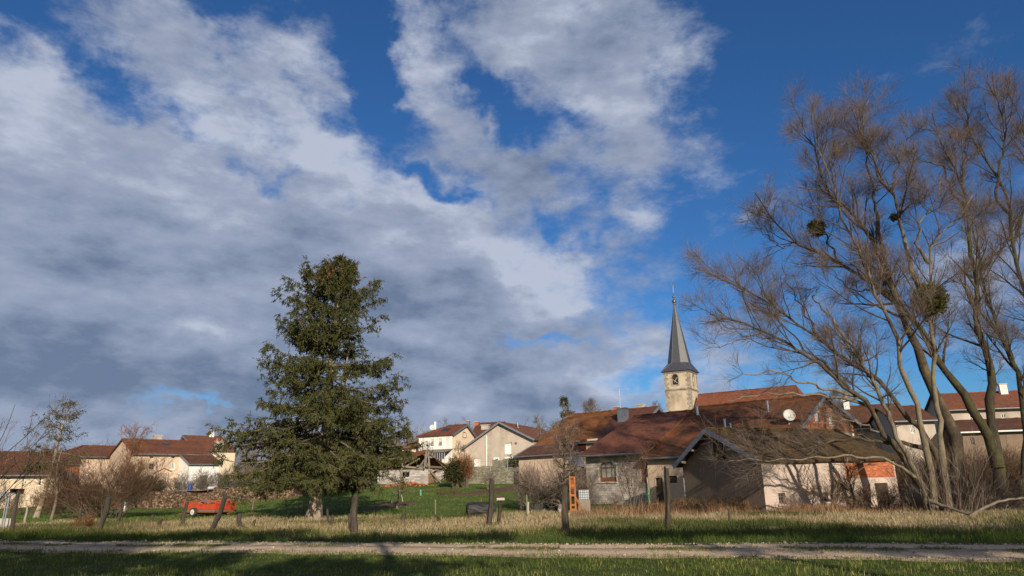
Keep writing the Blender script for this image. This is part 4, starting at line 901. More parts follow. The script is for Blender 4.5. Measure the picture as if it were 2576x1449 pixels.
    p = g.surf(1221, 1084); chimney(g, (p.x, p.y+1, p.z), 1.5, .9, zof(1221, 1070, p.y+1)-p.z, 'render_grey'); p = g.surf(1199, 1074); chimney(g, (p.x, p.y+1, p.z), .9, .8, zof(1199, 1062, p.y+1)-p.z, 'brick'); p = g.surf(1178, 1072); chimney(g, (p.x, p.y+1, p.z), .5, .5, 1.1, 'zinc')
    # annexe left of the white house
    O3 = at(1008, 1132, 128); u3 = (math.cos(R(-25)), math.sin(R(-25))); L3 = Lof(O3, u3, 1062, 1130); zf = zof(1030, 1117, 126)
    g = House('annexe', 'small cream annexe with short red roof left of white house', 'house', O3, -25, L3, 7, .5, zf-.6, zf-.6, zof(1040, 1103, 129), 3.2)
    g.hip = (1, 0); g.walls(M['render_cream']); g.roof('tile_left', ovf=.4, hip=(3.0, 0), amp=.03)
    # big grey gable house
    ang = 67.0; u = Vector((math.cos(R(ang)), math.sin(R(ang)), 0)); v = Vector((-u.y, u.x, 0)); O = at(1341, 1101, 116)
    W = Lof(O, v, 1168, 1130); vr = Lof(O, v, 1259, 1063); zf = zof(1338, 1100, 116)-.3; zb_ = zof(1168, 1128, O.y+v.y*W)-.1; zr = zof(1259, 1062, O.y+v.y*vr)-.15
    L = Lof(O+v*vr, u, 1367, 1079)
    h = House('gable_house', 'big house with bare grey gable wall and white shutters', 'house', O, ang, L, W, .5, zf, zb_, zr, vr)
    h.window('left', (1256, 1070, 1266, 1075.5), 'white_paint', 'dark', 4, 1, .05, .1)
    h.window('left', (1272, 1120, 1284, 1140), 'white_paint', 'white_paint', 1, 1, .12, .07, 'white_paint')
    h.window('left', (1195, 1158, 1206, 1176), 'white_paint', 'white_paint', 1, 1, .1, .1, 'white_paint', name='garage_door')
    h.window('left', (1244, 1153, 1254, 1166), 'white_paint', 'glass', 1, 2, .12, .1, 'white_paint'); h.window('left', (1272, 1151.5, 1289, 1163), 'white_paint', 'glass', 3, 1, .12, .1, 'white_paint')
    h.walls(M['render_grey']); h.roof('tile_new', ovf=.5, ovb=.7, ogl=.7, ogr=.2, barge='zinc', barge_sides='l', amp=.02)
    t, z = h.px('left', 1224, 1095); b = MB(); b.tube([h.f3('left', t, z, -.08), h.f3('left', t, 2.5, -.08)], .09, 8); b.build('downpipe', M['white_paint'], h.root)
    b = MB()
    for x, y in ((1287, 1113), (1288, 1117), (1296, 1115), (1298, 1117), (1300, 1115), (1298, 1113)): t, z = h.px('left', x, y); b.tube([h.f3('left', t, z, .02), h.f3('left', t, z, -.1)], .09, 6)
    b.build('wall_anchors', M['rust'], h.root)
    flue(h, 1302, 1075, 1061, .17)
middle_houses()

# ------------------------------------------------------------------ half-collapsed shed
def ruin():
    ang = -15.0; u = Vector((math.cos(R(ang)), math.sin(R(ang)), 0)); v = Vector((-u.y, u.x, 0)); Cn = at(1076.5, 1184, 86)
    L = -Lof(Cn, -u, 950, 1186)*-1; L = abs(Lof(Cn, u, 950, 1186)); O = Cn-u*L; zt = zof(1076, 1181, 86)
    W = 7.0; ze = zof(1060, 1171, 86); zr = zof(1060, 1134, 90); c = O+u*L/2+v*W/2
    root = thing('ruined_shed', 'half collapsed shed with sagging tiles on a cinder block wall', 'shed', (c.x, c.y, tzf(c.x, c.y)))
    P = lambda a, b, z: O+u*a+v*b+Vector((0, 0, z-O.z))
    h = House.__new__(House); h.u, h.v, h.O, h.L, h.W, h.zb, h.zef, h.zeb, h.zr, h.vr, h.root, h.holes, h.hip = u, v, Vector((O.x, O.y, 0)), L, W, .2, zt, zt, zt+.1, W/2, root, {}, (1, 1)
    P = h.P
    h.window('front', (1007, 1187, 1030, 1200), fill=None, depth=.25); b = MB(); h.poly(b, 'front', h.outline('front'), h.holes['front']); h.poly(b, 'back', h.outline('back'), []); h.poly(b, 'left', h.outline('left'), [])
    b.build('block_wall', M['cinder'], root)
    t0, t1, z0, z1 = h.rect('front', 1005, 1184, 1032, 1187.5); k = MB(); k.obox(h.f3('front', (t0+t1)/2, (z0+z1)/2, -.02), u*((t1-t0)/2), v*.03, (0, 0, .09)); k.build('lintel', M['wood_grey'], root)
    r0 = Lof(P(0, 3.5, 0), u, 1003, 1133); r1 = Lof(P(0, 3.5, 0), u, 1072, 1134); b = MB()
    b.patch(P(-.9, -.8, ze-.15), P(L-4.3, -.6, ze-.05), P(r1, 3.5, zr-.1), P(r0, 3.5, zr), 14, 8, .16, .14)
    b.patch(P(L, W+.5, ze), P(-.9, W+.5, ze), P(r0, 3.5, zr), P(r1, 3.5, zr-.1), 10, 4, .1, .14); b.patch(P(-.9, W+.5, ze), P(-.9, -.8, ze-.15), P(r0, 3.5, zr), P(r0, 3.5, zr), 4, 4, .1, .14)
    ro = b.build('roof', M['tile_mossy'], root)
    b = MB()
    for i in range(26): k = i/25; q = P(L-4.3, -.6, ze-.05).lerp(P(r1, 3.5, zr-.1), k)+u*random.uniform(-.3, .35)+Vector((0, 0, random.uniform(-.05, .2))); b.obox(q, u*random.uniform(.12, .3), v*.2+Vector((0, 0, .12)), Vector((random.uniform(-.05, .05), 0, .03)))
    b.build('loose_tiles', M['tile_mossy'], ro)
    # exposed timbers of the open end
    def bm(p, q, w=.17): k = MB(); k.beam(P(*p), P(*q), w, w*1.1); k.build('beam', M['wood_grey'], root)
    T = L-1.2
    bm((T, -.4, ze-.05), (T+.2, W+.3, ze-.1), .2); bm((T, 3.4, ze), (T-.2, 3.5, zr-.25), .18); bm((L-4.2, -.5, ze+.05), (T+.7, .2, ze-.35), .18); bm((r1, 3.5, zr-.1), (T+1.0, -.7, ze-.3)); bm((r1+.2, 3.5, zr-.1), (T+.6, W+.5, ze-.2)); bm((r1-1, 3.5, zr-.25), (T+.3, 3.6, zr-.9), .16)
    bm((T-2.6, -.2, ze), (T-1.2, 2.3, ze+1.25), .14); bm((T-1.6, -.1, ze), (T-.6, 1.6, ze+.9), .12); bm((T-.4, 1.4, ze), (T-.1, 3.2, ze+1.4), .14); bm((L-3.4, -.1, .9), (L-3.4, -.1, ze+.3), .2); bm((L-.2, -.2, .6), (r1+.4, 2.6, zr-.2), .12); bm((L+.5, 3, .9), (L-.4, .3, ze+.4), .13); bm((L-7, -.2, zt), (L-7, -.2, ze), .16)
    bm((L+.4, 2.2, zt-.3), (L+1.6, 5.5, zt+.4), .16); bm((L-.1, .6, zt-.1), (L+1.5, 3.5, .7), .13); bm((T-1, .2, ze-.45), (T+1.4, 1.0, ze-.5), .16)
    # what is left of the stone end wall
    b = MB(); n = 12; top = [P(L, .3+W*i/n, .2) for i in range(n+1)]
    hs = [1.0+1.25*math.sin(i*.5+.4)*.4+random.uniform(-.15, .15) for i in range(n+1)]
    for i in range(n): b.prism([top[i], top[i+1], top[i+1]+Vector((0, 0, 1.2+hs[i+1])), top[i]+Vector((0, 0, 1.2+hs[i]))], u*-.45)
    b.build('end_wall', M['stone_tan'], root)
    # heap of old bricks by the front wall
    b = MB(); c = at(1025, 1213, 83); c.z = tzf(c.x, c.y)
    for i in range(90):
        x = random.gauss(0, 1.4); z = max(0, (1-abs(x)/3.6))*random.uniform(.02, .5); a = random.uniform(0, 3); b.obox(c+Vector((x, random.uniform(-.3, .5), z)), Vector((math.cos(a), math.sin(a), random.uniform(-.3, .3)))*.17, Vector((-math.sin(a), math.cos(a), 0))*.11, Vector((0, 0, .06)))
    tag(b.build('brick_heap', M['brick'], None, c), 'heap of broken red bricks against cinder block wall', 'brick heap', kind='stuff')
ruin()

# ------------------------------------------------------------------ garden walls and fences in the middle
def wall_line(name, label, cat, pts, h, th, m, amp=.12, step=.5):
    """dry wall along photo points (x, y_base, Y); uneven top"""
    P = [at(x, y, Y) for x, y, Y in pts]; V = []; b = MB(); line = []
    for a, c in zip(P, P[1:]):
        n = max(2, int((c-a).length/step))
        line += [a.lerp(c, i/n) for i in range(n)]
    line.append(P[-1]); hs = [h+random.uniform(-amp, amp) for _ in line]
    for i in range(len(line)-1):
        a, c = line[i], line[i+1]; d = (c-a); nn = Vector((-d.y, d.x, 0)).normalized()*th
        za, zc = tzf(a.x, a.y), tzf(c.x, c.y); a0, c0 = Vector((a.x, a.y, za-.5)), Vector((c.x, c.y, zc-.5))
        b.prism([a0, c0, c0+Vector((0, 0, hs[i+1]+.5)), a0+Vector((0, 0, hs[i]+.5))], nn)
    m0 = line[len(line)//2]; o = b.build(name, m, None, (m0.x, m0.y, tzf(m0.x, m0.y))); bm = bmesh.new(); bm.from_mesh(o.data); bmesh.ops.remove_doubles(bm, verts=bm.verts, dist=.002); bm.to_mesh(o.data); bm.free()
    return tag(o, label, cat)
wall_line('stone_wall', 'low tan stone wall beside the ruined shed', 'wall', [(1072, 1206, 95), (1108, 1205, 94), (1172, 1206, 92)], 2.1, .5, M['stone_tan'], .15)
wall_line('stone_wall', 'lichen grey retaining wall above the dug garden bed', 'wall', [(1172, 1222, 86), (1230, 1222, 85), (1320, 1215, 83), (1420, 1205, 80), (1480, 1205, 78)], 1.5, .6, M['stone_wall'], .2)
wall_line('stone_wall', 'upper terrace wall of grey stone below the big gable', 'wall', [(1150, 1196, 104), (1230, 1194, 102), (1330, 1190, 98), (1480, 1188, 93)], 1.0, .5, M['stone_wall'], .1)
wall_line('stone_wall', 'short mossy wall stub rising above the terrace wall', 'wall', [(1238, 1180, 106), (1300, 1178, 104)], 1.8, .5, M['stone_wall'], .2)
def mesh_fence(label, pts, h, n_post, hor=4, posts_m='zinc', wires=True):
    P = [at(x, y, Y) for x, y, Y in pts]; c = sum(P, Vector())/len(P); root = thing('wire_fence', label, 'fence', (c.x, c.y, tzf(c.x, c.y)))
    L = [0]
    for a, b in zip(P, P[1:]): L.append(L[-1]+(b-a).length)
    def pos(s):
        s *= L[-1]
        for i in range(len(P)-1):
            if s <= L[i+1]+1e-6: k = (s-L[i])/(L[i+1]-L[i]); q = P[i].lerp(P[i+1], k); return Vector((q.x, q.y, q.z))
    for i in range(n_post): q = pos(i/(n_post-1)); b = MB(); b.tube([q-Vector((0, 0, .3)), q+Vector((0, 0, h))], .04, 6); b.build('post', M[posts_m], root)
    b = MB(); N_ = n_post*4
    for k in range(hor): z = .08+(h-.16)*k/(hor-1); b.tube([pos(i/N_)+Vector((0, 0, z-.04*math.sin(math.pi*((i/4) % 1)))) for i in range(N_+1)], .012, 3)
    if wires:
        nv = int(L[-1]/.5)
        for i in range(nv): q = pos(i/nv); b.tube([q+Vector((0, 0, .05)), q+Vector((0, 0, h-.08))], .008, 3)
    b.build('wire_mesh', M['wood_grey'], root)
    return root
mesh_fence('sagging wire mesh fence along top of the retaining wall', [(1190, 1190, 88), (1270, 1190, 87), (1330, 1186, 85), (1440, 1180, 82)], 1.5, 7)
mesh_fence('thin metal railing in front of the white house terrace', [(1110, 1176, 107), (1165, 1176, 106), (1205, 1176, 105)], 1.4, 6, 3, 'rust', False)

# ------------------------------------------------------------------ right background, seen through the willows
def right_houses():
    O = at(2098, 1075, 74); d = (math.cos(R(-25)), math.sin(R(-25))); L = Lof(O, d, 2262, 1080); zf = zof(2170, 1073, O.y-3)
    h = House('house', 'house with dark brown roof and red topped chimney behind brick gable', 'house', O, -25, L, 10, 0, zf, zf, zof(2170, 1021, O.y+1.5))
    h.walls(M['render_pink']); h.roof('tile_brown', ovf=.5, gutter='zinc', amp=.03); p = h.surf(2131, 1028); chimney(h, (p.x, p.y, p.z-.3), .6, .5, 1.25, 'render_white', 1, capm='brick')
    O = at(2252, 1056, 66); d = (math.cos(R(-10)), math.sin(R(-10))); L = Lof(O, d, 2350, 1060); zf = zof(2300, 1056, 65)
    h = House('house', 'pale rendered house partly hidden behind the willow stems', 'house', O, -10, L, 8, -1, zf, zf, zof(2320, 1022, 68))
    h.window('front', (2290, 1068, 2300, 1090), 'white_paint', 'glass', 2, 2, .07, .1); h.window('front', (2325, 1120, 2345, 1135), 'white_paint', 'glass', 2, 1, .07, .1)
    h.walls(M['render_grey']); h.roof('tile_brown', ovf=.5, gutter='zinc', amp=.03)
    O = at(2385, 1028, 84); d = (math.cos(R(-14)), math.sin(R(-14))); zf = zof(2480, 1024, 82)
    h = House('house', 'long greyish house with red roof and white chimney, behind rightmost willows', 'house', O, -14, 17, 9, 0, zf, zf, zof(2480, 988, 86))
    h.window('front', (2440, 1040, 2452, 1062), 'white_paint', 'glass', 2, 2, .07, .1); h.window('front', (2520, 1040, 2532, 1062), 'white_paint', 'glass', 2, 2, .07, .1)
    h.walls(M['render_grey']); h.roof('tile_new', ovf=.6, gutter='zinc', amp=.02); p = h.surf(2525, 990); chimney(h, (p.x, p.y, p.z-.2), .8, .6, 1.3, 'render_white')
    O = at(2415, 1090, 62); d = (math.cos(R(-20)), math.sin(R(-20))); zf = zof(2450, 1086, 61)
    h = House('outbuilding', 'grey brown outbuilding with white trim behind mossy trunk', 'shed', O, -20, 14, 8, -1, zf, zf, zof(2450, 1060, 64))
    h.window('front', (2440, 1100, 2452, 1120), 'wood_grey', 'glass', 2, 2, .07, .1); h.walls(M['render_barn']); h.roof('tile_brown', ovf=.4, barge='white_paint', barge_sides='l', gutter='white_paint')
right_houses()
hb = MB()
def hills():
    xs = np.linspace(-700, 700, 141); ys = np.linspace(260, 900, 25); X, Y = np.meshgrid(xs, ys)
    Z = tz(X, Y)-1 + (5+4*np.sin(X*.011+1)+3*np.sin(X*.027))*sstep(260, 420, Y)
    V = np.stack([X.ravel(), Y.ravel(), Z.ravel()], 1); nx = len(xs); i, j = np.meshgrid(np.arange(nx-1), np.arange(len(ys)-1)); a = (j*nx+i).ravel()
    tag(link_mesh('hills', V, np.stack([a, a+1, a+nx+1, a+nx], 1), M['hill'], smooth=True), kind='structure')
hills()
# ------------------------------------------------------------------ vegetation machinery
def nrm(a): return a/np.maximum(np.linalg.norm(a, axis=-1, keepdims=True), 1e-9)
def resample(pts, n, smooth=True):
    P = np.array(pts, float); d = np.concatenate([[0], np.cumsum(np.linalg.norm(np.diff(P, axis=0), axis=1))])
    if smooth and len(P) > 3:
        s = np.linspace(0, d[-1], n*4); Q = np.stack([np.interp(s, d, P[:, k]) for k in range(P.shape[1])], 1); w = max(3, n*4//len(P)//2*2+1); ker = np.hanning(w+2)[1:-1]; ker /= ker.sum(); pad = w//2
        Q = np.stack([np.convolve(np.concatenate([2*Q[0, k]-Q[1:pad+1, k][::-1], Q[:, k], 2*Q[-1, k]-Q[-pad-1:-1, k][::-1]]), ker, 'valid') for k in range(Q.shape[1])], 1)
        return Q[np.linspace(0, len(Q)-1, n).astype(int)]
    s = np.linspace(0, d[-1], n); return np.stack([np.interp(s, d, P[:, k]) for k in range(P.shape[1])], 1)
def tubes(groups):
    """groups of (P (m,n,3), R (m,n), sides, tone (m,) or None) -> V, F, tone"""
    Vs, Fs, Ts, off = [], [], [], 0
    for P, Rr, k, tone in groups:
        m, n, _ = P.shape
        if m == 0: continue
        T = nrm(np.gradient(P, axis=1)); ref = np.where(np.abs(T[:, :1, 2:3]) < .9, np.array([0, 0, 1.]), np.array([1., 0, 0])); ref = np.broadcast_to(ref, T.shape)
        A = nrm(np.cross(T, ref)); B = np.cross(T, A); th = np.arange(k)*2*np.pi/k
        ring = P[:, :, None, :] + Rr[:, :, None, None]*(A[:, :, None, :]*np.cos(th)[None, None, :, None]+B[:, :, None, :]*np.sin(th)[None, None, :, None])
        Vs.append(ring.reshape(-1, 3))
        idx = (np.arange(m)[:, None, None]*n+np.arange(n-1)[None, :, None])*k+np.arange(k)[None, None, :]; nx = (np.arange(m)[:, None, None]*n+np.arange(n-1)[None, :, None])*k+((np.arange(k)+1) % k)[None, None, :]
        Fs.append(np.stack([idx, nx, nx+k, idx+k], -1).reshape(-1, 4)+off); off += m*n*k
        Ts.append(np.repeat(tone if tone is not None else rng.random(m), n*k))
    return np.concatenate(Vs), np.concatenate(Fs), np.concatenate(Ts)
def grow(P, Rr, cnt, tr, ang, length, n, trop=(0, 0, 0), jit=.12, rr=.6, rmax=.05, rend=.004, lenfall=.5, side=None, grav=0.0):
    """side shoots: cnt per parent (int or array), at t in tr, leaving at ang degrees"""
    m, pn, _ = P.shape; cnt = np.full(m, cnt) if np.isscalar(cnt) else np.asarray(cnt); idx = np.repeat(np.arange(m), cnt); q = len(idx)
    t = rng.uniform(tr[0], tr[1], q); f = t*(pn-1); i = np.minimum(f.astype(int), pn-2); w = (f-i)[:, None]
    pos = P[idx, i]*(1-w)+P[idx, i+1]*w; T = nrm(P[idx, i+1]-P[idx, i]); rad = Rr[idx, i]*(1-w[:, 0])+Rr[idx, i+1]*w[:, 0]
    if side is not None:       # flat sprays: shoots leave to either side in the plane of the branch
        h = nrm(np.cross(T, np.array([0, 0, 1.]))); perp = h*rng.choice([-1., 1.], q)[:, None]+rng.normal(0, side, (q, 3)); perp = nrm(perp-(perp*T).sum(1, keepdims=True)*T)
    else: r = rng.normal(size=(q, 3)); perp = nrm(r-(r*T).sum(1, keepdims=True)*T)
    a = np.radians(rng.uniform(ang[0], ang[1], q))[:, None]; D = T*np.cos(a)+perp*np.sin(a)
    L = (length if np.isscalar(length) else np.asarray(length)[idx])*rng.uniform(.55, 1.3, q)*(1-lenfall*t)
    out = np.empty((q, n, 3)); out[:, 0] = pos; tv = np.array(trop, float)
    for s in range(1, n):
        D = nrm(D+tv/(n-1)*1.0+rng.normal(0, jit, (q, 3))-np.array([0, 0, grav])*s/n); out[:, s] = out[:, s-1]+D*(L/(n-1))[:, None]
    r0 = np.minimum(rad*rr, rmax); R2 = r0[:, None]*(1-np.linspace(0, 1, n)[None, :])+rend*np.linspace(0, 1, n)[None, :]
    return out, np.maximum(R2, rend*.8), idx, t, L
def leaves(C, D, ln, wd, tone, cross=True):
    """small pointed leaf-sprays: centres C, axis D, length ln, width wd"""
    m = len(C); r = rng.normal(size=(m, 3)); W = nrm(np.cross(D, r)); sets = [W]+([nrm(np.cross(D, W))] if cross else []); V, Fc, off = [], [], 0
    for w in sets:
        q = np.stack([C, C+D*(ln*.45)[:, None]+w*(wd*.5)[:, None], C+D*ln[:, None], C+D*(ln*.45)[:, None]-w*(wd*.5)[:, None]], 1)
        V.append(q.reshape(-1, 3)); Fc.append(np.arange(m*4).reshape(-1, 4)+off); off += m*4
    return np.concatenate(V), np.concatenate(Fc), np.tile(np.repeat(tone, 4), len(sets))
def along(P, cnt, tr=(0, 1)):
    m, pn, _ = P.shape; idx = np.repeat(np.arange(m), cnt); t = rng.uniform(tr[0], tr[1], len(idx)); f = t*(pn-1); i = np.minimum(f.astype(int), pn-2); w = (f-i)[:, None]
    return P[idx, i]*(1-w)+P[idx, i+1]*w, nrm(P[idx, i+1]-P[idx, i]), idx, t
def shoots(c, n, rad, H, spread, npt=7, r=.02, up=1.0, trop=(0, 0, .2), jit=.08):
    a = rng.uniform(0, 2*np.pi, n); q = rad*np.sqrt(rng.random(n)); x, y = c[0]+q*np.cos(a), c[1]+q*np.sin(a); out = np.empty((n, npt, 3)); out[:, 0] = np.stack([x, y, tz(x, y)-.05], 1)
    D = nrm(np.stack([np.cos(a)*spread*rng.uniform(.2, 1, n), np.sin(a)*spread*rng.uniform(.2, 1, n), np.full(n, up)], 1)); L = H*rng.uniform(.6, 1.05, n)
    for s in range(1, npt): D = nrm(D+np.array(trop)/(npt-1)+rng.normal(0, jit, (n, 3))); out[:, s] = out[:, s-1]+D*(L/(npt-1))[:, None]
    R2 = (r*rng.uniform(.6, 1.2, n))[:, None]*(1-.8*np.linspace(0, 1, npt))[None, :]; return out, R2, L
def tree_obj(name, label, cat, base, trunk, twigs, mt, mtw, group=None, extra=()):
    root = thing(name, label, cat, tuple(base), group)
    if trunk: V, Fc, T = tubes(trunk); link_mesh('trunk', V, Fc, M[mt], root, tone=T, smooth=True)
    if twigs: V, Fc, T = tubes(twigs); link_mesh('crown', V, Fc, M[mtw], root, tone=T, uv=False)
    for nm, (V, Fc, T), m in extra: link_mesh(nm, V, Fc, M[m], root, tone=T, uv=False)
    return root
def shrub(label, px, H, rad, n=14, mt='bark_grey', mtw='twig_brown', c1=6, c2=6, name='shrub', spread=.6, r=.02, Y=None, l1=.5, l2=.28, group=None, leaf=None, cat='shrub', trop=(0, 0, .25), thick=.006):
    b = G(*px, 20) if Y is None else at(px[0], px[1], Y); b = Vector((b.x, b.y, tzf(b.x, b.y)))
    S, Rs, L = shoots(b, n, rad*.35, H, spread*rad/H*2, r=r); A, Ra, ia, _, La = grow(S, Rs, c1, (.25, .98), (20, 50), H*l1, 6, trop, .12, .6, .02, thick); B, Rb, *_ = grow(A, Ra, c2, (.15, 1), (20, 60), H*l2, 5, trop, .15, .7, thick*1.3, thick*.8)
    ex = []
    if leaf: C, D, _, _ = along(B, leaf[0]); ex.append(('foliage', leaves(C, nrm(D+rng.normal(0, .5, D.shape)), rng.uniform(.6, 1.3, len(C))*leaf[1], rng.uniform(.6, 1.2, len(C))*leaf[2], rng.random(len(C))), leaf[3]))
    return tree_obj(name, label, cat, b, [(S, Rs, 5, None)], [(A, Ra, 3, None), (B, Rb, 3, None)], mt, mtw, group, ex)
def bare_tree(label, px, H, crown, r, Y, n1=26, c2=9, c3=7, mt='bark_grey', mtw='twig_grey', t0=.3, lean=(0, 0), group=None, up=.35, thick=.008, name='bare_tree', forks=0, cat='tree', l2=.45, l3=.28):
    b = at(px[0], px[1], Y); b = Vector((b.x, b.y, tzf(b.x, b.y)))
    k = np.linspace(0, 1, 10); P = np.stack([b.x+lean[0]*k+.12*np.sin(k*7+b.x), b.y+lean[1]*k+.12*np.cos(k*5), b.z-.1+H*.9*k], 1)[None]; Rr = (r*(1-.85*k)+.012)[None]
    A, Ra, ia, t, L = grow(P, Rr, n1, (t0, 1), (35, 70), crown, 8, (0, 0, up), .09, .55, r*.5, .014, .45)
    B, Rb, *_ = grow(A, Ra, c2, (.2, 1), (25, 55), crown*l2, 6, (0, 0, up*.7), .12, .6, .03, thick); C, Rc, *_ = grow(B, Rb, c3, (.15, 1), (20, 60), crown*l3, 4, (0, 0, up*.4), .15, .7, thick*1.3, thick*.7)
    return tree_obj(name, label, cat, b, [(P, Rr, 9, None), (A, Ra, 6, None)], [(B, Rb, 4, None), (C, Rc, 3, None)], mt, mtw, group)

# ------------------------------------------------------------------ the big spruce
def spruce(label, px, Y, prof, H, r0, nbr, nlat, nsp, trunk_m='bark_spruce', sparse=0.0, lean=(0, 0), size=1.0, cones=False, name='spruce', twin=False):
    b = at(px[0], px[1], Y); b = Vector((b.x, b.y, tzf(b.x, b.y)))
    k = np.linspace(0, 1, 16); P = np.stack([b.x+lean[0]*k+.10*np.sin(k*6), b.y+lean[1]*k, b.z-.1+H*k], 1)[None]
    Rr = (r0*(1-k)**.85*(1+.55*np.exp(-k*22))+.02)[None]; trunks = [(P, Rr, 12, None)]
    hs = np.array([p[0] for p in prof])*H; lf = np.array([p[1] for p in prof]); rt = np.array([p[2] for p in prof])
    m = nbr; h = np.sort(H*(prof[0][0]+(.985-prof[0][0])*rng.random(m)**1.2)); h = np.round(h/.85)*.85*.7+h*.3       # loose whorls
    h = np.clip(h, prof[0][0]*H, H*.985); az = rng.uniform(0, 2*np.pi, m); wl = .5-.5*np.cos(az); R_ = np.interp(h, hs, rt)*(1-wl)+np.interp(h, hs, lf)*wl      # az 0 = right, pi = left
    R_ *= rng.uniform(.76, 1.14, m); n = 9; f = h/H
    out = np.empty((m, n, 3)); kk = (h/H); out[:, 0] = np.stack([np.interp(kk, k, P[0, :, 0]), np.interp(kk, k, P[0, :, 1]), b.z+h-.1], 1)
    rise = np.interp(f, [0, .25, .5, .8, 1], [-.16, -.10, .10, .55, 1.3]); D = nrm(np.stack([np.cos(az), np.sin(az), rise+rng.normal(0, .10, m)], 1))
    for s in range(1, n):
        tipup = .16*(s > n*.55)*(f < .75); sag = -.07*(s < n*.6)*(f < .6)
        D = nrm(D+np.stack([rng.normal(0, .05, m), rng.normal(0, .05, m), tipup+sag+rng.normal(0, .03, m)], 1)); out[:, s] = out[:, s-1]+D*(R_/(n-1))[:, None]
    Rb = (.012+.018*R_*.55)[:, None]*(1-.85*np.linspace(0, 1, n))[None, :]
    trunks.append((out, Rb, 5, None))
    cnt = np.maximum(4, (nlat*R_/R_.max()*rng.uniform(.7, 1.1, m)).astype(int))
    A, Ra, ia, ta, La = grow(out, Rb, cnt, (.14, 1), (35, 75), np.clip(R_*.30, .35, 1.15)*size, 6, (0, 0, -.22), .10, .5, .014, .004, .45, side=.35, grav=.10)
    keep = rng.random(len(A)) > sparse; A, Ra = A[keep], Ra[keep]
    Hg, Rh, *_ = grow(A, Ra, 3, (.1, 1), (30, 80), .42*size, 4, (0, 0, -1.1), .10, .6, .006, .003, .3)         # hanging side twigs
    groups = [(A, nsp), (Hg, max(2, int(nsp*.55))), (out[:, 4:], nsp)]
    CC_, DD, TT = [], [], []
    for g, c in groups:
        C, D, i, t = along(g, c, (.05, 1)); CC_.append(C+rng.normal(0, .03, C.shape)); DD.append(nrm(D*.9+rng.normal(0, .45, D.shape)+np.array([0, 0, -.42]))); TT.append(np.repeat(rng.random(len(g))*.45, c)+rng.random(len(C))*.5)
    C, D, T = map(np.concatenate, (CC_, DD, TT)); T = np.clip(T+.1, 0, 1)
    ex = [('foliage', leaves(C, D, rng.uniform(.10, .24, len(C))*size, rng.uniform(.028, .055, len(C))*size, T), 'spruce')]
    if cones:
        sel = out[h > H*.80]; C, D, _, _ = along(sel, 7, (.45, 1)); C = C+rng.normal(0, .06, C.shape); q = len(C); Pc = C[:, None, :]+np.array([0, 0, -1.])*np.linspace(0, .17, 4)[None, :, None]; Rc = np.tile(np.array([.02, .036, .032, .008]), (q, 1)); ex.append(('cones', tubes([(Pc, Rc, 6, None)]), 'cone'))
    if twin:    # second, thinner stem rising beside the first
        k2 = np.linspace(0, 1, 12); P2 = np.stack([b.x+.15+1.0*np.sin(np.clip(k2*2.2, 0, 1.2)*1.1)+.5*k2, b.y+.3+0*k2, b.z+H*(.30+.40*k2)], 1)[None]; trunks.append((P2, (.11*(1-.8*k2)+.02)[None], 8, None))
    rt_ = thing(name, label, 'tree', tuple(b))
    V, Fc, T = tubes(trunks[:1]+trunks[2:]); link_mesh('trunk', V, Fc, M[trunk_m], rt_, tone=T, smooth=True)
    V, Fc, T = tubes([trunks[1], (A, Ra, 3, None)]); link_mesh('branches', V, Fc, M['bark_grey'], rt_, tone=T, smooth=True)
    for nm, (V, Fc, T), m_ in ex: tag(link_mesh(nm, V, Fc, M[m_], rt_, tone=T, uv=False), kind='stuff' if nm == 'cones' else None)
    return b, H
SPROF = [(.19, 4.3, 4.3), (.215, 5.2, 4.9), (.27, 6.0, 5.4), (.34, 7.1, 6.2), (.41, 5.7, 5.6), (.46, 4.9, 5.2), (.54, 4.2, 3.9), (.62, 3.9, 3.5), (.70, 3.7, 3.7), (.79, 3.5, 3.3), (.86, 2.8, 2.2), (.93, 1.7, 1.2), (.98, .7, .5), (1, .2, .2)]
SB = G(788, 1308, 25)
spruce('huge dark green spruce with scarred pale trunk standing in the meadow', (788, 1308), SB.y, SPROF, 15.3*SB.y/40.0, .36, 285, 26, 17, cones=True, twin=True, lean=(1.05, 0))
spruce('thin ragged conifer with leaning bare trunk at left', (97, 1262), 56, [(.42, 1.7, 1.6), (.5, 2.5, 2.4), (.62, 2.4, 2.4), (.75, 2.0, 2.0), (.88, 1.2, 1.2), (1, .25, .25)], 9.2, .17, 62, 13, 5, sparse=.25, lean=(1.3, 0), name='conifer')
spruce('bushy dark conifer rising behind the orange roof ridge', (1424, 1120), 112, [(.1, 3.4, 3.2), (.35, 3.2, 3.0), (.6, 2.6, 2.3), (.85, 1.2, 1.0), (1, .2, .2)], 11.5, .25, 110, 16, 6, name='conifer', size=1.5)

# ------------------------------------------------------------------ willows on the right
def z8(x, y): return 1744.2+.5326*x, 167.7+.5326*y
def z7(x, y): return 1945.4+.301*x, 905.6+.301*y
def z6(x, y): return 1610+.2778*x, 905.6+.2778*y
def limb(pts, Y0, Y1, r0, r1, n=26, p=.62, wob=1.0):
    D = np.array(pts, float); d = np.concatenate([[0], np.cumsum(np.linalg.norm(np.diff(D, axis=0), axis=1))]); d /= d[-1]
    W = [at(x, y, Y0+(Y1-Y0)*t) for (x, y), t in zip(D, d)]; P = resample(W, n); k = np.linspace(0, 1, n)
    P += np.stack([.08*np.sin(k*31+r0*90)+.05*np.sin(k*67+r0*20), .08*np.cos(k*27+r0*50), .06*np.sin(k*37)], 1)*np.minimum(k*4, 1)[:, None]*wob
    return P, (r0+(r1-r0)*k**p)*(1+.07*np.sin(k*41+r0*70)+.05*np.sin(k*83))
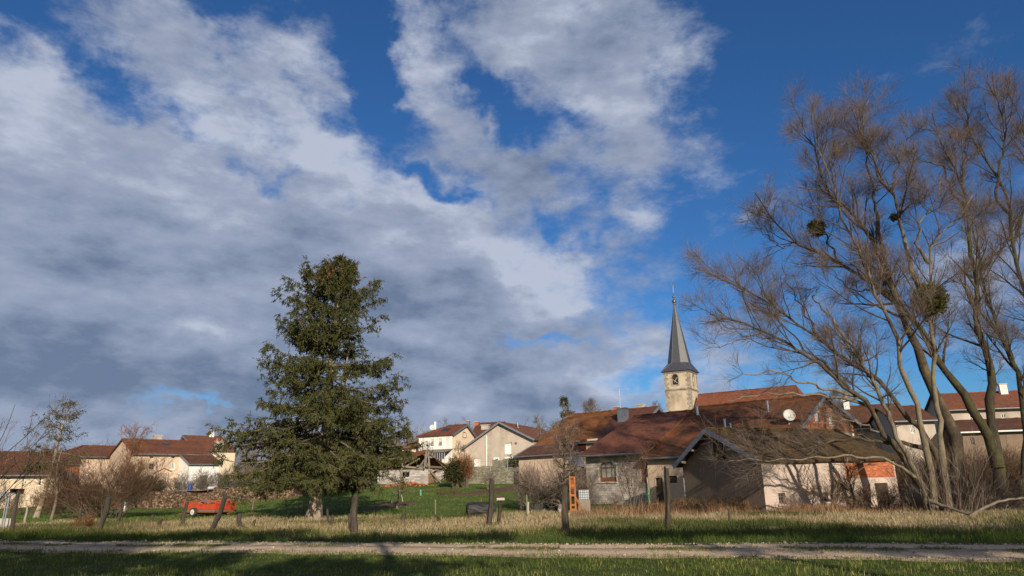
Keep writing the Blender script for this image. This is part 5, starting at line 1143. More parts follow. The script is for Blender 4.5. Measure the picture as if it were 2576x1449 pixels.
def crown(limbs, dens, nsub=99, len1=2.3, c2=8, c3=6, t0=.35, thick=.0042, up=.5, seedlen=None):
    P = np.stack([l[0] for l in limbs]); Rr = np.stack([l[1] for l in limbs]); Ls = np.linalg.norm(np.diff(P, axis=1), axis=2).sum(1)
    S, Rs, *_ = grow(P[:nsub], Rr[:nsub], np.maximum(1, (Ls[:nsub]*.75).astype(int)), (t0*.8, .97), (18, 52), np.clip(Ls[:nsub]*.34, 1.8, 4.8), P.shape[1], (0, 0, up*.5), .045, .55, .09, .012, .55)
    P, Rr = np.concatenate([P, S]), np.concatenate([Rr, Rs]); Ls = np.linalg.norm(np.diff(P, axis=1), axis=2).sum(1)
    cnt = np.maximum(3, (Ls*dens*(1-t0)).astype(int))
    A, Ra, ia, ta, La = grow(P, Rr, cnt, (t0*.8, .97), (22, 62), np.clip(Ls*.32, 1.2, len1), 9, (0, 0, up*.8), .10, .5, .05, .010, .30)
    B, Rb, *_ = grow(A, Ra, c2, (.12, 1), (18, 55), np.clip(La*.55, .7, 1.7), 6, (0, 0, up*.7), .08, .6, .016, thick*1.3, .12)
    B2, Rb2, *_ = grow(P, Rr, (cnt*1.2).astype(int), (t0*.7, 1), (30, 75), 1.0, 6, (0, 0, up*.5), .14, .3, .014, thick*1.3, .2)
    BB, RB = np.concatenate([B, B2]), np.concatenate([Rb, Rb2])
    C, Rc, *_ = grow(BB, RB, c3, (.1, 1), (15, 60), .85, 5, (0, 0, .15), .08, .7, thick*1.3, thick*.75, .2, grav=.03)
    return [(S, Rs, 7, None), (A, Ra, 5, None)], [(BB, RB, 3, rng.random(len(BB))*.9), (C, Rc, 3, rng.random(len(C))*.8)]
def willows():
    Yb = 37.0
    L = [
        limb([z7(1300, 1230), z7(1290, 1120), z7(1150, 930), z7(1000, 700), z7(880, 530), z7(800, 390), z7(640, 240), z7(330, 0), z8(440, 1300), z8(330, 1250), z8(200, 1200), z8(70, 1165)], Yb, 35, .23, .03),
        limb([z7(1430, 1230), z7(1400, 850), z7(1250, 620), z7(1100, 430), z7(1000, 300), z7(860, 165), z7(740, 70), z8(700, 1370), z8(600, 1290), z8(500, 1225), z8(400, 1140), z8(300, 1085), z8(150, 1010), z8(60, 960)], Yb+1, 39, .22, .03),
        limb([z7(1480, 1240), z7(1540, 950), z7(1540, 720), z7(1450, 480), z7(1330, 230), z8(1080, 1400), z8(1000, 1200), z8(920, 1000), z8(880, 880), z8(830, 780), z8(760, 710), z8(690, 650), z8(620, 560), z8(590, 440), z8(540, 330), z8(455, 270)], Yb+1.5, 40, .46, .03),
        limb([z8(915, 990), z8(890, 860), z8(868, 720), z8(850, 580), z8(825, 460), z8(790, 320), z8(760, 220)], 38.7, 37, .17, .02),
        limb([z7(1340, 1230), z7(1320, 900), z7(1220, 500), z7(1150, 250), z7(1050, 0), z8(990, 1430), z8(930, 1200), z8(860, 1060), z8(790, 890), z8(740, 800), z8(690, 650), z8(640, 550), z8(600, 400), z8(575, 290)], Yb-.5, 34.5, .21, .025),
        limb([z7(1460, 1230), z7(1450, 1050), z7(1400, 700), z7(1360, 300), z7(1340, 0), z8(1125, 1250), z8(1112, 1000), z8(1115, 920), z8(1150, 800), z8(1200, 750), z8(1280, 700), z8(1320, 600)], Yb-.7, 36, .21, .025),
        limb([z8(1112, 1200), z8(1075, 1060), z8(1035, 970), z8(1000, 850), z8(985, 740), z8(940, 600), z8(870, 510), z8(850, 430), z8(810, 350), z8(800, 240), z8(830, 150)], 36.3, 38, .19, .02),
        limb([z8(940, 600), z8(960, 480), z8(1000, 380), z8(1015, 270)], 37.3, 36, .09, .015),
        limb([z8(1112, 930), z8(1055, 850), z8(1065, 740), z8(1100, 690), z8(1150, 640), z8(1170, 500)], 36.2, 35, .11, .015),
        limb([z7(1280, 1200), z7(1250, 1050), z7(1050, 680), z7(950, 430), z7(850, 200), z7(720, 0), z8(820, 1400), z8(740, 1310), z8(690, 1240), z8(650, 1190)], Yb-1, 36, .15, .07),
        limb([z7(1300, 760), z7(1240, 735), z7(1100, 690), z7(900, 690), z7(700, 650), z7(560, 665), z7(350, 720), z7(200, 700)], Yb, 36.5, .14, .03),
        limb([z7(1180, 980), z7(1060, 880), z7(900, 820), z7(600, 800), z7(300, 820), z7(0, 840), (1890, 1157), (1832, 1157)], Yb-1, 35, .09, .015),
        limb([z7(790, 380), z7(640, 330), z7(430, 300), z7(200, 285), z7(0, 280), z6(1130, 300), z6(920, 345), z6(780, 368)], 36.6, 34, .11, .015),
        limb([z7(720, 310), z7(560, 270), z7(430, 240), z7(300, 200), z7(180, 170), z7(20, 80), z6(950, 150), z6(830, 60)], 36.4, 33, .10, .015),
        limb([z7(640, 240), z7(450, 60), z8(480, 1290), z8(400, 1180), z8(290, 960), z8(200, 880)], 36, 37, .09, .015),
        limb([z8(600, 1290), z8(540, 1180), z8(480, 1080), z8(430, 1000), z8(420, 920)], 38.5, 38, .08, .015),
        limb([z8(330, 1250), z8(220, 1290), z8(120, 1330), z8(20, 1250)], 35.4, 34.5, .05, .012),
        limb([z8(640, 1180), z8(560, 1085), z8(600, 1040), z8(500, 1060)], 38.5, 38, .06, .012),
        limb([z7(1000, 700), z7(820, 560), z7(640, 500), z7(420, 520)], Yb, 35, .08, .012),
    ]
    base = G(2345, 1292, 25); base = Vector((at(2345, 1290, Yb).x, Yb, 0)); base.z = tzf(base.x, base.y)
    tr, tw = crown(L[:11], 2.0, c2=8, c3=7, t0=.5); tr_b, tw_b = crown(L[11:], 1.1, 1, c2=6, c3=5, len1=1.3, up=.3, t0=.6); tr += tr_b; tw += tw_b
    # straight young shoots and scrub at the foot
    S, Rs, Ls = shoots((base.x+.6, base.y-.3), 110, 1.9, 3.6, .5, r=.022, trop=(-.05, 0, .1)); A, Ra, *_ = grow(S, Rs, 6, (.2, 1), (15, 50), 1.2, 5, (0, 0, .25), .14, .6, .012, .005)
    tw += [(S, Rs, 4, rng.random(110)*.7), (A, Ra, 3, None)]
    old = [0, 1, 2, 3, 10, 14, 15]; new = [i for i in range(len(L)) if i not in old]
    root = tree_obj('willow', 'leafless many stemmed willow fanning out left over the barn roof', 'tree', base, [(np.stack([L[i][0] for i in old]), np.stack([L[i][1] for i in old]), 10, None)]+tr, tw, 'bark_willow', 'twig_willow')
    V, Fc, T = tubes([(np.stack([L[i][0] for i in new]), np.stack([L[i][1] for i in new]), 10, None)]); link_mesh('young_stems', V, Fc, M['bark_pale'], root, tone=T, smooth=True)
    Y2 = 41.0
    L2 = [
        limb([z7(1900, 1240), z7(1900, 1100), z7(1870, 850), z7(1840, 600), z7(1815, 300), z7(1800, 0), z8(1380, 1350), z8(1345, 1200), z8(1330, 1000), z8(1310, 830), z8(1295, 680), z8(1265, 540), z8(1220, 440), z8(1160, 360), z8(1130, 220)], Y2, 43, .40, .03),
        limb([z7(1880, 900), z7(1800, 620), z7(1650, 400), z7(1530, 200), z7(1440, 90), z8(1130, 1330), z8(1050, 1220), z8(980, 1120), z8(870, 1050), z8(720, 945), z8(600, 880), z8(470, 830), z8(385, 740), z8(330, 640), z8(290, 590)], Y2, 42, .36, .03),
        limb([z8(1295, 680), z8(1210, 580), z8(1185, 470), z8(1060, 440), z8(1010, 430)], 42.3, 41, .12, .015),
        limb([z8(1265, 560), z8(1285, 400), z8(1292, 270), z8(1230, 190)], 42.5, 44, .11, .015),
        limb([z8(690, 930), z8(620, 790), z8(590, 700), z8(590, 600)], 42, 42, .09, .015), limb([z8(470, 830), z8(420, 860), z8(350, 800), z8(300, 760)], 42, 41, .05, .012),
        limb([z8(860, 1050), z8(760, 1060), z8(700, 1020), z8(640, 940)], 41.8, 40, .07, .012),
    ]
    base2 = Vector((at(z7(1900, 1100)[0], 1285, Y2).x, Y2, 0)); base2.z = tzf(base2.x, base2.y); tr, tw = crown(L2, 1.15, c2=8, c3=7)
    S, Rs, Ls = shoots((base2.x, base2.y-.5), 70, 2.2, 2.2, .8, r=.016, trop=(0, 0, -.1)); A, Ra, *_ = grow(S, Rs, 6, (.2, 1), (15, 60), .9, 5, (0, 0, .1), .14, .6, .010, .005); tw += [(S, Rs, 4, None), (A, Ra, 3, None)]
    tree_obj('willow', 'dark mossy willow whose thick trunk forks near its foot', 'tree', base2, [(np.stack([l[0] for l in L2]), np.stack([l[1] for l in L2]), 10, None)]+tr, tw, 'bark_mossy_shaded', 'twig_willow')
    Y3 = 43.0
    L3 = [
        limb([z7(2080, 1240), z7(2110, 900), z7(2105, 500), z7(2060, 150), z8(1502, 1385), z8(1440, 1230), z8(1380, 1080), z8(1355, 950), z8(1340, 850), z8(1320, 760), z8(1330, 600)], Y3, 44, .30, .03),
        limb([(2680, 1290), (2670, 1050), z8(1660, 1300), z8(1600, 1150), z8(1545, 1000), z8(1505, 850), z8(1500, 640), z8(1450, 560), z8(1380, 430), z8(1310, 330), z8(1290, 200), z8(1240, 150)], Y3+.5, 43, .30, .03),
        limb([z8(1365, 965), z8(1410, 900), z8(1475, 840), z8(1520, 720), z8(1580, 620)], 43.8, 43, .12, .02),
        limb([z8(1500, 700), z8(1430, 640), z8(1435, 540), z8(1480, 300), z8(1450, 200), z8(1400, 90), z8(1385, 40)], 43.3, 42, .14, .02),
        limb([z8(1505, 850), z8(1560, 700), z8(1590, 500), z8(1560, 300), z8(1500, 130)], 43.3, 44, .13, .02),
    ]
    base3 = Vector((at(2560, 1285, Y3).x, Y3, 0)); base3.z = tzf(base3.x, base3.y); tr, tw = crown(L3, 1.6, c2=8, c3=7)
    tree_obj('willow', 'tall willow cut off by right edge of the view', 'tree', base3, [(np.stack([l[0] for l in L3]), np.stack([l[1] for l in L3]), 10, None)]+tr, tw, 'bark_mossy_shaded', 'twig_willow')
    def mistle(label, px, Y, r, n, dens=1.0):
        c = np.array(at(*px, Y)); d = nrm(rng.normal(size=(n, 3))); L = r*rng.uniform(.55, 1.05, n); P = c+d[:, None, :]*(L[:, None]*np.linspace(0, 1, 4)[None])[..., None]+rng.normal(0, .02, (n, 4, 3)); Rr = np.tile(np.linspace(.012, .005, 4), (n, 1))
        A, Ra, *_ = grow(P, Rr, 5, (.4, 1), (25, 60), r*.35, 3, (0, 0, 0), .1, .8, .006, .004); C, D, _, _ = along(A, 5, (.2, 1)); root = thing('mistletoe', label, 'mistletoe', tuple(c))
        V, Fc, T = tubes([(P, Rr, 3, None), (A, Ra, 3, None)]); link_mesh('stems', V, Fc, M['twig_brown'], root, tone=T, uv=False)
        V, Fc, T = leaves(C, nrm(D+rng.normal(0, .6, D.shape)), rng.uniform(.05, .09, len(C))*dens, rng.uniform(.025, .04, len(C))*dens, rng.random(len(C))); link_mesh('leaves', V, Fc, M['mistletoe'], root, tone=T, uv=False)
    mistle('large yellow green mistletoe ball on a pale willow stem', z8(1118, 1100), 35.9, .92, 420, 1.5); mistle('smaller dark mistletoe ball high on the left limbs', z8(582, 762), 41.6, .58, 240, 1.4)
    mistle('tiny mistletoe tuft in the middle of the willow crown', z8(950, 712), 38, .28, 60)
    for label, pts, Y0, Y1, r0 in (('long pale fallen branch arching over the grass at right', [z7(1640, 1310), z7(1750, 1240), z7(1900, 1175), z7(2100, 1150), (2640, 1262)], 31.5, 32.5, .075), ('straight brown broken limb lying against the willow foot', [z7(1310, 1180), z7(1450, 1230), z7(1600, 1280), z7(1700, 1310)], 33.5, 31.5, .10), ('thin forked dead stick propped below the fallen branch', [z7(1880, 1370), z7(1920, 1280), z7(1960, 1210)], 31, 32, .03)):
        P, Rr = limb(pts, Y0, Y1, r0, r0*.35, 14, .8, .25); A, Ra, *_ = grow(P[None], Rr[None], 6, (.3, 1), (20, 50), .8, 5, (0, 0, .2), .15, .5, .02, .006); V, Fc, T = tubes([(P[None], Rr[None], 7, None), (A, Ra, 3, None)]); o = link_mesh('fallen_branch', V, Fc, M['bark_grey'], None, tuple(P[0]), tone=T, smooth=True); tag(o, label, 'branch')
willows()

# ------------------------------------------------------------------ hazel, bushes, small and distant trees
def hazel():
    b = at(-150, 1300, 21); b = Vector((b.x, b.y, tzf(b.x, b.y))); S, Rs, L = shoots(b, 20, .5, 4.9, .75, 10, .03, 1.0, (.10, 0, .15), .06)
    A, Ra, *_ = grow(S, Rs, 9, (.2, .98), (20, 50), 1.9, 8, (0, 0, .35), .08, .6, .016, .005); B, Rb, *_ = grow(A, Ra, 6, (.15, 1), (20, 55), .6, 5, (0, 0, .25), .12, .7, .007, .003)
    C, D, _, _ = along(B, 2, (.3, 1)); C = C[rng.random(len(C)) > .45]; q = len(C); Pc = C[:, None, :]+(np.array([0, 0, -1.])+rng.normal(0, .12, (q, 1, 3)))*np.linspace(0, .065, 3)[None, :, None]; Rc = np.tile([.004, .007, .004], (q, 1))
    tree_obj('hazel', 'leafless hazel hung with catkins at the left edge', 'shrub', b, [(S, Rs, 6, None)], [(A, Ra, 4, None), (B, Rb, 3, None)], 'bark_willow', 'twig_brown', None, [('catkins', tubes([(Pc, Rc, 4, None)]), 'catkin')])
hazel()
shrub('broad brown leafless bush left of the firewood stack', (262, 1283), 4.6, 3.4, 60, c1=10, c2=8, spread=1.0, r=.022, Y=52, thick=.008, mtw='twig_brown')
shrub('low tangled bush at left of the broad brown bush', (196, 1272), 2.6, 2.4, 34, c1=9, c2=7, spread=1.2, r=.016, Y=53, thick=.007)
bare_tree('leafless tree with reddish twigs rising above broad brown bush', (318, 1250), 7.6, 2.5, .13, 68, 30, 8, 7, mtw='twig_red', t0=.35, thick=.009)
bare_tree('spindly dark double stemmed tree beside the leaning conifer', (133, 1282), 5.6, 1.3, .10, 50, 18, 6, 4, mtw='twig_brown', t0=.3)
bare_tree('ivy hung slender tree in front of the farmhouse', (1421, 1276), 6.4, 1.7, .10, 45.5, 40, 9, 7, mt='bark_willow', mtw='twig_willow', t0=.12, up=.1, thick=.007)
shrub('dense thicket of twigs around the ivy hung tree', (1400, 1262), 3.6, 2.9, 46, c1=9, c2=7, mtw='twig_willow', Y=49, spread=1.0, thick=.007)
shrub('pale stemmed shrub beside the flatbed cart', (1352, 1266), 2.3, 1.5, 20, c1=6, c2=5, mtw='twig_grey', Y=48, spread=1.2, thick=.008)
shrub('leafless shrub between the arched window and the barn', (1592, 1282), 4.2, 2.0, 11, c1=8, c2=6, mtw='twig_brown', Y=47, spread=.8, thick=.0055, r=.028)
shrub('thin upright shrub left of the arched window', (1476, 1280), 2.4, .8, 8, c1=5, c2=4, mtw='twig_brown', Y=48, spread=.5, thick=.005)
shrub('scrubby bush growing below the arched window', (1524, 1285), 1.3, 1.2, 16, c1=5, c2=4, mtw='twig_brown', Y=46, spread=.9, thick=.005)
shrub('dark bush against the pink barn wall, left clump', (2080, 1295), 2.4, 1.3, 18, c1=8, c2=6, mtw='twig_brown', mt='bark_grey', Y=41, spread=.9, r=.022)
bare_tree('crooked little tree before the brick panel of barn', (2150, 1297), 3.6, 1.9, .07, 40.5, 16, 7, 5, mtw='twig_brown', t0=.3, thick=.006)
shrub('bramble thicket before the right end of the barn', (2205, 1297), 2.0, 1.8, 40, c1=8, c2=6, mtw='twig_brown', Y=39.5, spread=1.3, trop=(0, 0, -.1))
shrub('dense scrub under the willow trunks at right', (2440, 1292), 2.2, 3.4, 80, c1=8, c2=6, mtw='twig_willow', Y=38.5, spread=1.5, trop=(0, 0, -.05), r=.014)
shrub('dark brambles along the foot of the barn gable', (1800, 1296), 1.5, 2.4, 60, c1=7, c2=5, mtw='twig_brown', Y=44, spread=1.6, trop=(0, 0, -.15), leaf=(2, .07, .04, 'evergreen'))
shrub('ivy and brambles below the small boarded opening', (1660, 1288), 1.1, 1.8, 36, c1=7, c2=5, mtw='twig_brown', Y=47, spread=1.5, trop=(0, 0, -.15), leaf=(2, .08, .05, 'evergreen'))
shrub('red leaved twig tuft in the dry meadow at left', (212, 1338), .75, .5, 18, c1=4, c2=3, mtw='twig_red', spread=1.0, r=.008, thick=.004, leaf=(2, .06, .03, 'cone'))
shrub('conical dark evergreen bush by the retaining wall', (1146, 1232), 2.6, .9, 50, c1=7, c2=5, Y=78, spread=.35, leaf=(5, .22, .09, 'evergreen'), mtw='twig_brown', r=.02)
shrub('rusty orange upright shrub beside the conical evergreen', (1170, 1230), 3.2, 1.0, 70, c1=6, c2=4, Y=78.5, spread=.45, mtw='twig_red', r=.016, thick=.01)
shrub('small rounded evergreen on the terrace under the gable', (1306, 1190), 2.1, .8, 34, c1=7, c2=5, Y=103, spread=.6, leaf=(5, .22, .10, 'evergreen'))
shrub('low heap of dry stalks on the green lawn', (1130, 1250), 1.0, 1.5, 60, c1=4, c2=3, Y=70, spread=1.6, mtw='twig_brown', r=.008, trop=(0, 0, -.2), thick=.006)
shrub('slim yellowish shrub at the edge of the dug bed', (1232, 1232), 1.9, .7, 14, c1=6, c2=4, Y=74, spread=.7, mtw='twig_willow', thick=.009)
bare_tree('little pruned fruit tree on the green garden slope', (1002, 1262), 2.4, 1.5, .09, 55, 12, 5, 4, t0=.45, up=.15, thick=.007)
bare_tree('young fruit tree standing before the firewood stack', (638, 1275), 2.9, 1.2, .06, 58, 14, 5, 4, t0=.4, thick=.007)
bare_tree('pruned tree by the veranda of the white house', (1155, 1190), 4.2, 2.0, .10, 101, 14, 6, 5, t0=.4, up=.1, thick=.012)
bare_tree('small tree in front of the white facade', (1080, 1180), 4.6, 1.6, .10, 108, 20, 7, 5, t0=.3, thick=.012)
bare_tree('bare birch by the gable of the farmhouse', (1360, 1130), 8.5, 2.0, .12, 100, 20, 6, 5, t0=.3, thick=.012)
for lab, px, H, cr, Y, n in (('rounded leafless tree behind the orange roof, left of pair', (1482, 1095), 13.5, 4.6, 165, 30), ('rounded leafless tree behind the purple roof, right of pair', (1520, 1090), 12.5, 4.2, 170, 30), ('grey leafless tree left of the church tower', (1652, 1085), 13.0, 4.0, 172, 30), ('leafless tree beyond the nave roof, left of three', (1790, 1040), 15.5, 4.6, 200, 28), ('leafless tree beyond the nave roof, middle of three', (1835, 1035), 16.0, 4.8, 206, 28), ('leafless tree beyond the nave roof, right of three', (1872, 1030), 14.5, 4.2, 210, 28), ('brown leafless tree behind the roofs right of nave', (2120, 1060), 14.0, 4.6, 150, 30)):
    bare_tree(lab, px, H, cr, .28, Y, n, 9, 8, t0=.25, thick=.02, group='leafless trees behind the roofs', l2=.5, l3=.3)
shrub('tangle of garden bushes in front of the catslide wall', (470, 1228), 3.4, 2.6, 46, c1=8, c2=6, Y=86, spread=1.0, mtw='twig_grey', thick=.012)
shrub('garden bushes right of the catslide wall', (560, 1222), 3.8, 3.4, 56, c1=8, c2=6, Y=90, spread=1.1, mtw='twig_grey', thick=.012)
shrub('dark green laurel beside the timber trellis', (362, 1225), 2.6, 1.7, 46, c1=7, c2=5, Y=84, spread=.9, leaf=(4, .24, .12, 'evergreen'), mtw='twig_brown')
shrub('leafless bushes above the firewood, left of the spruce trunk', (670, 1212), 4.0, 4.5, 66, c1=8, c2=6, Y=100, spread=1.2, mtw='twig_grey', thick=.014)
shrub('leafless bushes above the firewood, right of the spruce trunk', (860, 1195), 4.2, 4.5, 66, c1=8, c2=6, Y=110, spread=1.2, mtw='twig_grey', thick=.014)
shrub('bushes between spruce and ruined shed', (945, 1200), 3.2, 2.6, 46, c1=8, c2=6, Y=98, spread=1.1, mtw='twig_grey', thick=.013)
shrub('thin bushes before the low house at far left', (60, 1262), 2.6, 2.8, 40, c1=7, c2=6, Y=62, spread=1.1, mtw='twig_brown', thick=.009)
shrub('thin bushes behind the double stemmed tree', (165, 1255), 2.6, 2.6, 40, c1=7, c2=6, Y=70, spread=1.1, mtw='twig_brown', thick=.010)
for lab, px, H, Y in (('dense brown thicket behind the willow, hiding the foot of the pale house', (2290, 1280), 4.2, 50), ('dense brown thicket between the two big willows', (2420, 1275), 4.4, 48), ('dense brown thicket behind the dark mossy willow', (2540, 1275), 4.4, 50)):
    shrub(lab, px, H, 4.2, 80, c1=9, c2=6, mtw='twig_brown', Y=Y, spread=1.1, thick=.009)
def wood():     # far brown woodland on the rise behind the village, one mass
    n = 420; x = rng.uniform(-150, 40, n); y = rng.uniform(185, 260, n); z = tz(x, y); k = np.linspace(0, 1, 5); Hh = rng.uniform(6, 11, n)
    P = np.stack([x[:, None]+rng.normal(0, .3, (n, 5)), y[:, None]+0*k, z[:, None]-.3+Hh[:, None]*k], -1); Rr = np.tile(.16*(1-.8*k), (n, 1)); A, Ra, *_ = grow(P, Rr, 12, (.25, 1), (25, 60), 3.2, 5, (0, 0, .4), .12, .5, .06, .03); B, Rb, *_ = grow(A, Ra, 6, (.2, 1), (20, 60), 1.6, 4, (0, 0, .3), .15, .6, .03, .02)
    V, Fc, T = tubes([(P, Rr, 4, None), (A, Ra, 3, None), (B, Rb, 3, None)]); tag(link_mesh('woodland', V, Fc, M['twig_grey'], tone=T, uv=False), 'distant brown leafless woodland on the rise behind the village', 'woodland', kind='stuff')
wood()
# ------------------------------------------------------------------ firewood, trailer, posts and the other things in the meadow
def firewood():
    ends = [((306, 1281), 1.35), ((420, 1279), 1.55), ((520, 1272), 1.5), ((640, 1262), 1.55), ((760, 1248), 1.55), ((860, 1237), 1.6), ((930, 1228), 1.5)]
    P = [G(*p, 40) for p, _ in ends]; Hs = [h for _, h in ends]; P = [Vector((p.x, p.y, 0)) for p in P]
    L = [0]
    for a, b in zip(P, P[1:]): L.append(L[-1]+(b-a).length)
    def pos(s):
        i = min(max(0, int(np.searchsorted(L, s)-1)), len(P)-2); k = (s-L[i])/(L[i+1]-L[i]); d = (P[i+1]-P[i]).normalized()
        return P[i].lerp(P[i+1], k), d, Hs[i]*(1-k)+Hs[i+1]*k
    c = pos(L[-1]/2)[0]; root = thing('firewood_stack', 'very long firewood stack running behind the red trailer', 'firewood', (c.x, c.y, tzf(c.x, c.y)))
    core = MB(); n = 60
    for i in range(n):
        a, d, h = pos(L[-1]*i/n+.02); b, _, h2 = pos(L[-1]*(i+1)/n); nn = Vector((-d.y, d.x, 0))
        za, zb = tzf(a.x, a.y), tzf(b.x, b.y); q = [a+nn*.06+Vector((0, 0, za-.2)), b+nn*.06+Vector((0, 0, zb-.2)), b+nn*.06+Vector((0, 0, zb+h2-.1)), a+nn*.06+Vector((0, 0, za+h-.1))]; core.prism(q, nn*.85)
    core.build('core', M['wood_dark'], root)
    C, T, rad, N_ = [], [], [], []
    s = .1; ends_first = 0
    while s < L[-1]:
        p, d, h = pos(s); h *= 1+.07*math.sin(s*.9)+.05*math.sin(s*2.7); z = 0; nn = Vector((d.y, -d.x, 0))
        while z < h:
            r = random.uniform(.05, .105); C.append((p.x+d.x*random.uniform(-.05, .05), p.y+d.y*random.uniform(-.05, .05), tzf(p.x, p.y)+z+r)); rad.append(r); N_.append((nn.x, nn.y, 0)); T.append(random.random()); z += r*1.75
        s += .165
    C, rad, N_, T = np.array(C), np.array(rad), np.array(N_), np.array(T); m = len(C); k = 7; th = np.arange(k)*2*np.pi/k
    tan = np.stack([-N_[:, 1], N_[:, 0], np.zeros(m)], 1); jr = rng.uniform(.75, 1.2, (m, k)); off = rng.uniform(.0, .10, m)
    ring = tan[:, None, :]*(np.cos(th)[None]*rad[:, None]*jr)[..., None]+np.array([0, 0, 1.])*(np.sin(th)[None]*rad[:, None]*jr)[..., None]
    F1 = (C+N_*off[:, None])[:, None, :]+ring; B1 = (C-N_*.25)[:, None, :]+ring; cen = (C+N_*(off+.004)[:, None])[:, None, :]
    def logs(sel, name, kind=None, lab=None):
        q = len(sel); V = np.concatenate([F1[sel], B1[sel], cen[sel]], 1).reshape(-1, 3); base = np.arange(q)[:, None]*(2*k+1); j = np.arange(k)[None]; jn = (j+1) % k
        side = np.stack([base+j, base+jn, base+jn+k, base+j+k], -1).reshape(-1, 4); capf = np.stack([base+2*k+0*j, base+j, base+jn], -1).reshape(-1, 3)
        o = link_mesh(name, V, [tuple(f) for f in side.tolist()]+[tuple(f) for f in capf.tolist()], M['log_face'], root, tone=np.repeat(T[sel], 2*k+1))
        if kind: tag(o, kind=kind)
    near = np.argsort(np.abs(C[:, 0]-C[:, 0].min()))[:90]
    for i in near: logs(np.array([i]), 'log')
    rest = np.setdiff1d(np.arange(m), near); logs(rest, 'log', 'stuff')
    # crossed logs showing their length at the open end, weathered sheets on top
    a, d, h = pos(0); nn = Vector((d.y, -d.x, 0)); b = MB()
    for i in range(9):
        for j in range(4):
            r = random.uniform(.055, .09); c0 = a-d*(.1+.14*j+random.uniform(0, .05))+nn*random.uniform(-.05, .08)+Vector((0, 0, tzf(a.x, a.y)+.08+i*.145)); b.tube([c0+d*0-nn*.55, c0-nn*.1+d*.03, c0+nn*.35], [r, r*1.05, r*.95], 7)
    o = b.build('crossed_logs', M['log'], root); o['kind'] = 'stuff'
    b = MB()
    for s0, s1 in ((.2, 5.0), (5.2, 9.5), (10.5, 14.0), (15, 20)):
        p0, d, h0 = pos(s0); p1, _, h1 = pos(s1); nn = Vector((d.y, -d.x, 0)); z0, z1 = tzf(p0.x, p0.y)+h0+.06, tzf(p1.x, p1.y)+h1+.05
        b = MB(); b.patch(p0+nn*.2+Vector((0, 0, z0)), p1+nn*.2+Vector((0, 0, z1)), p1-nn*.8+Vector((0, 0, z1+.03)), p0-nn*.8+Vector((0, 0, z0+.03)), 10, 2, .06, .02); b.build('cover_sheet', M['wood_grey'], root)
firewood()

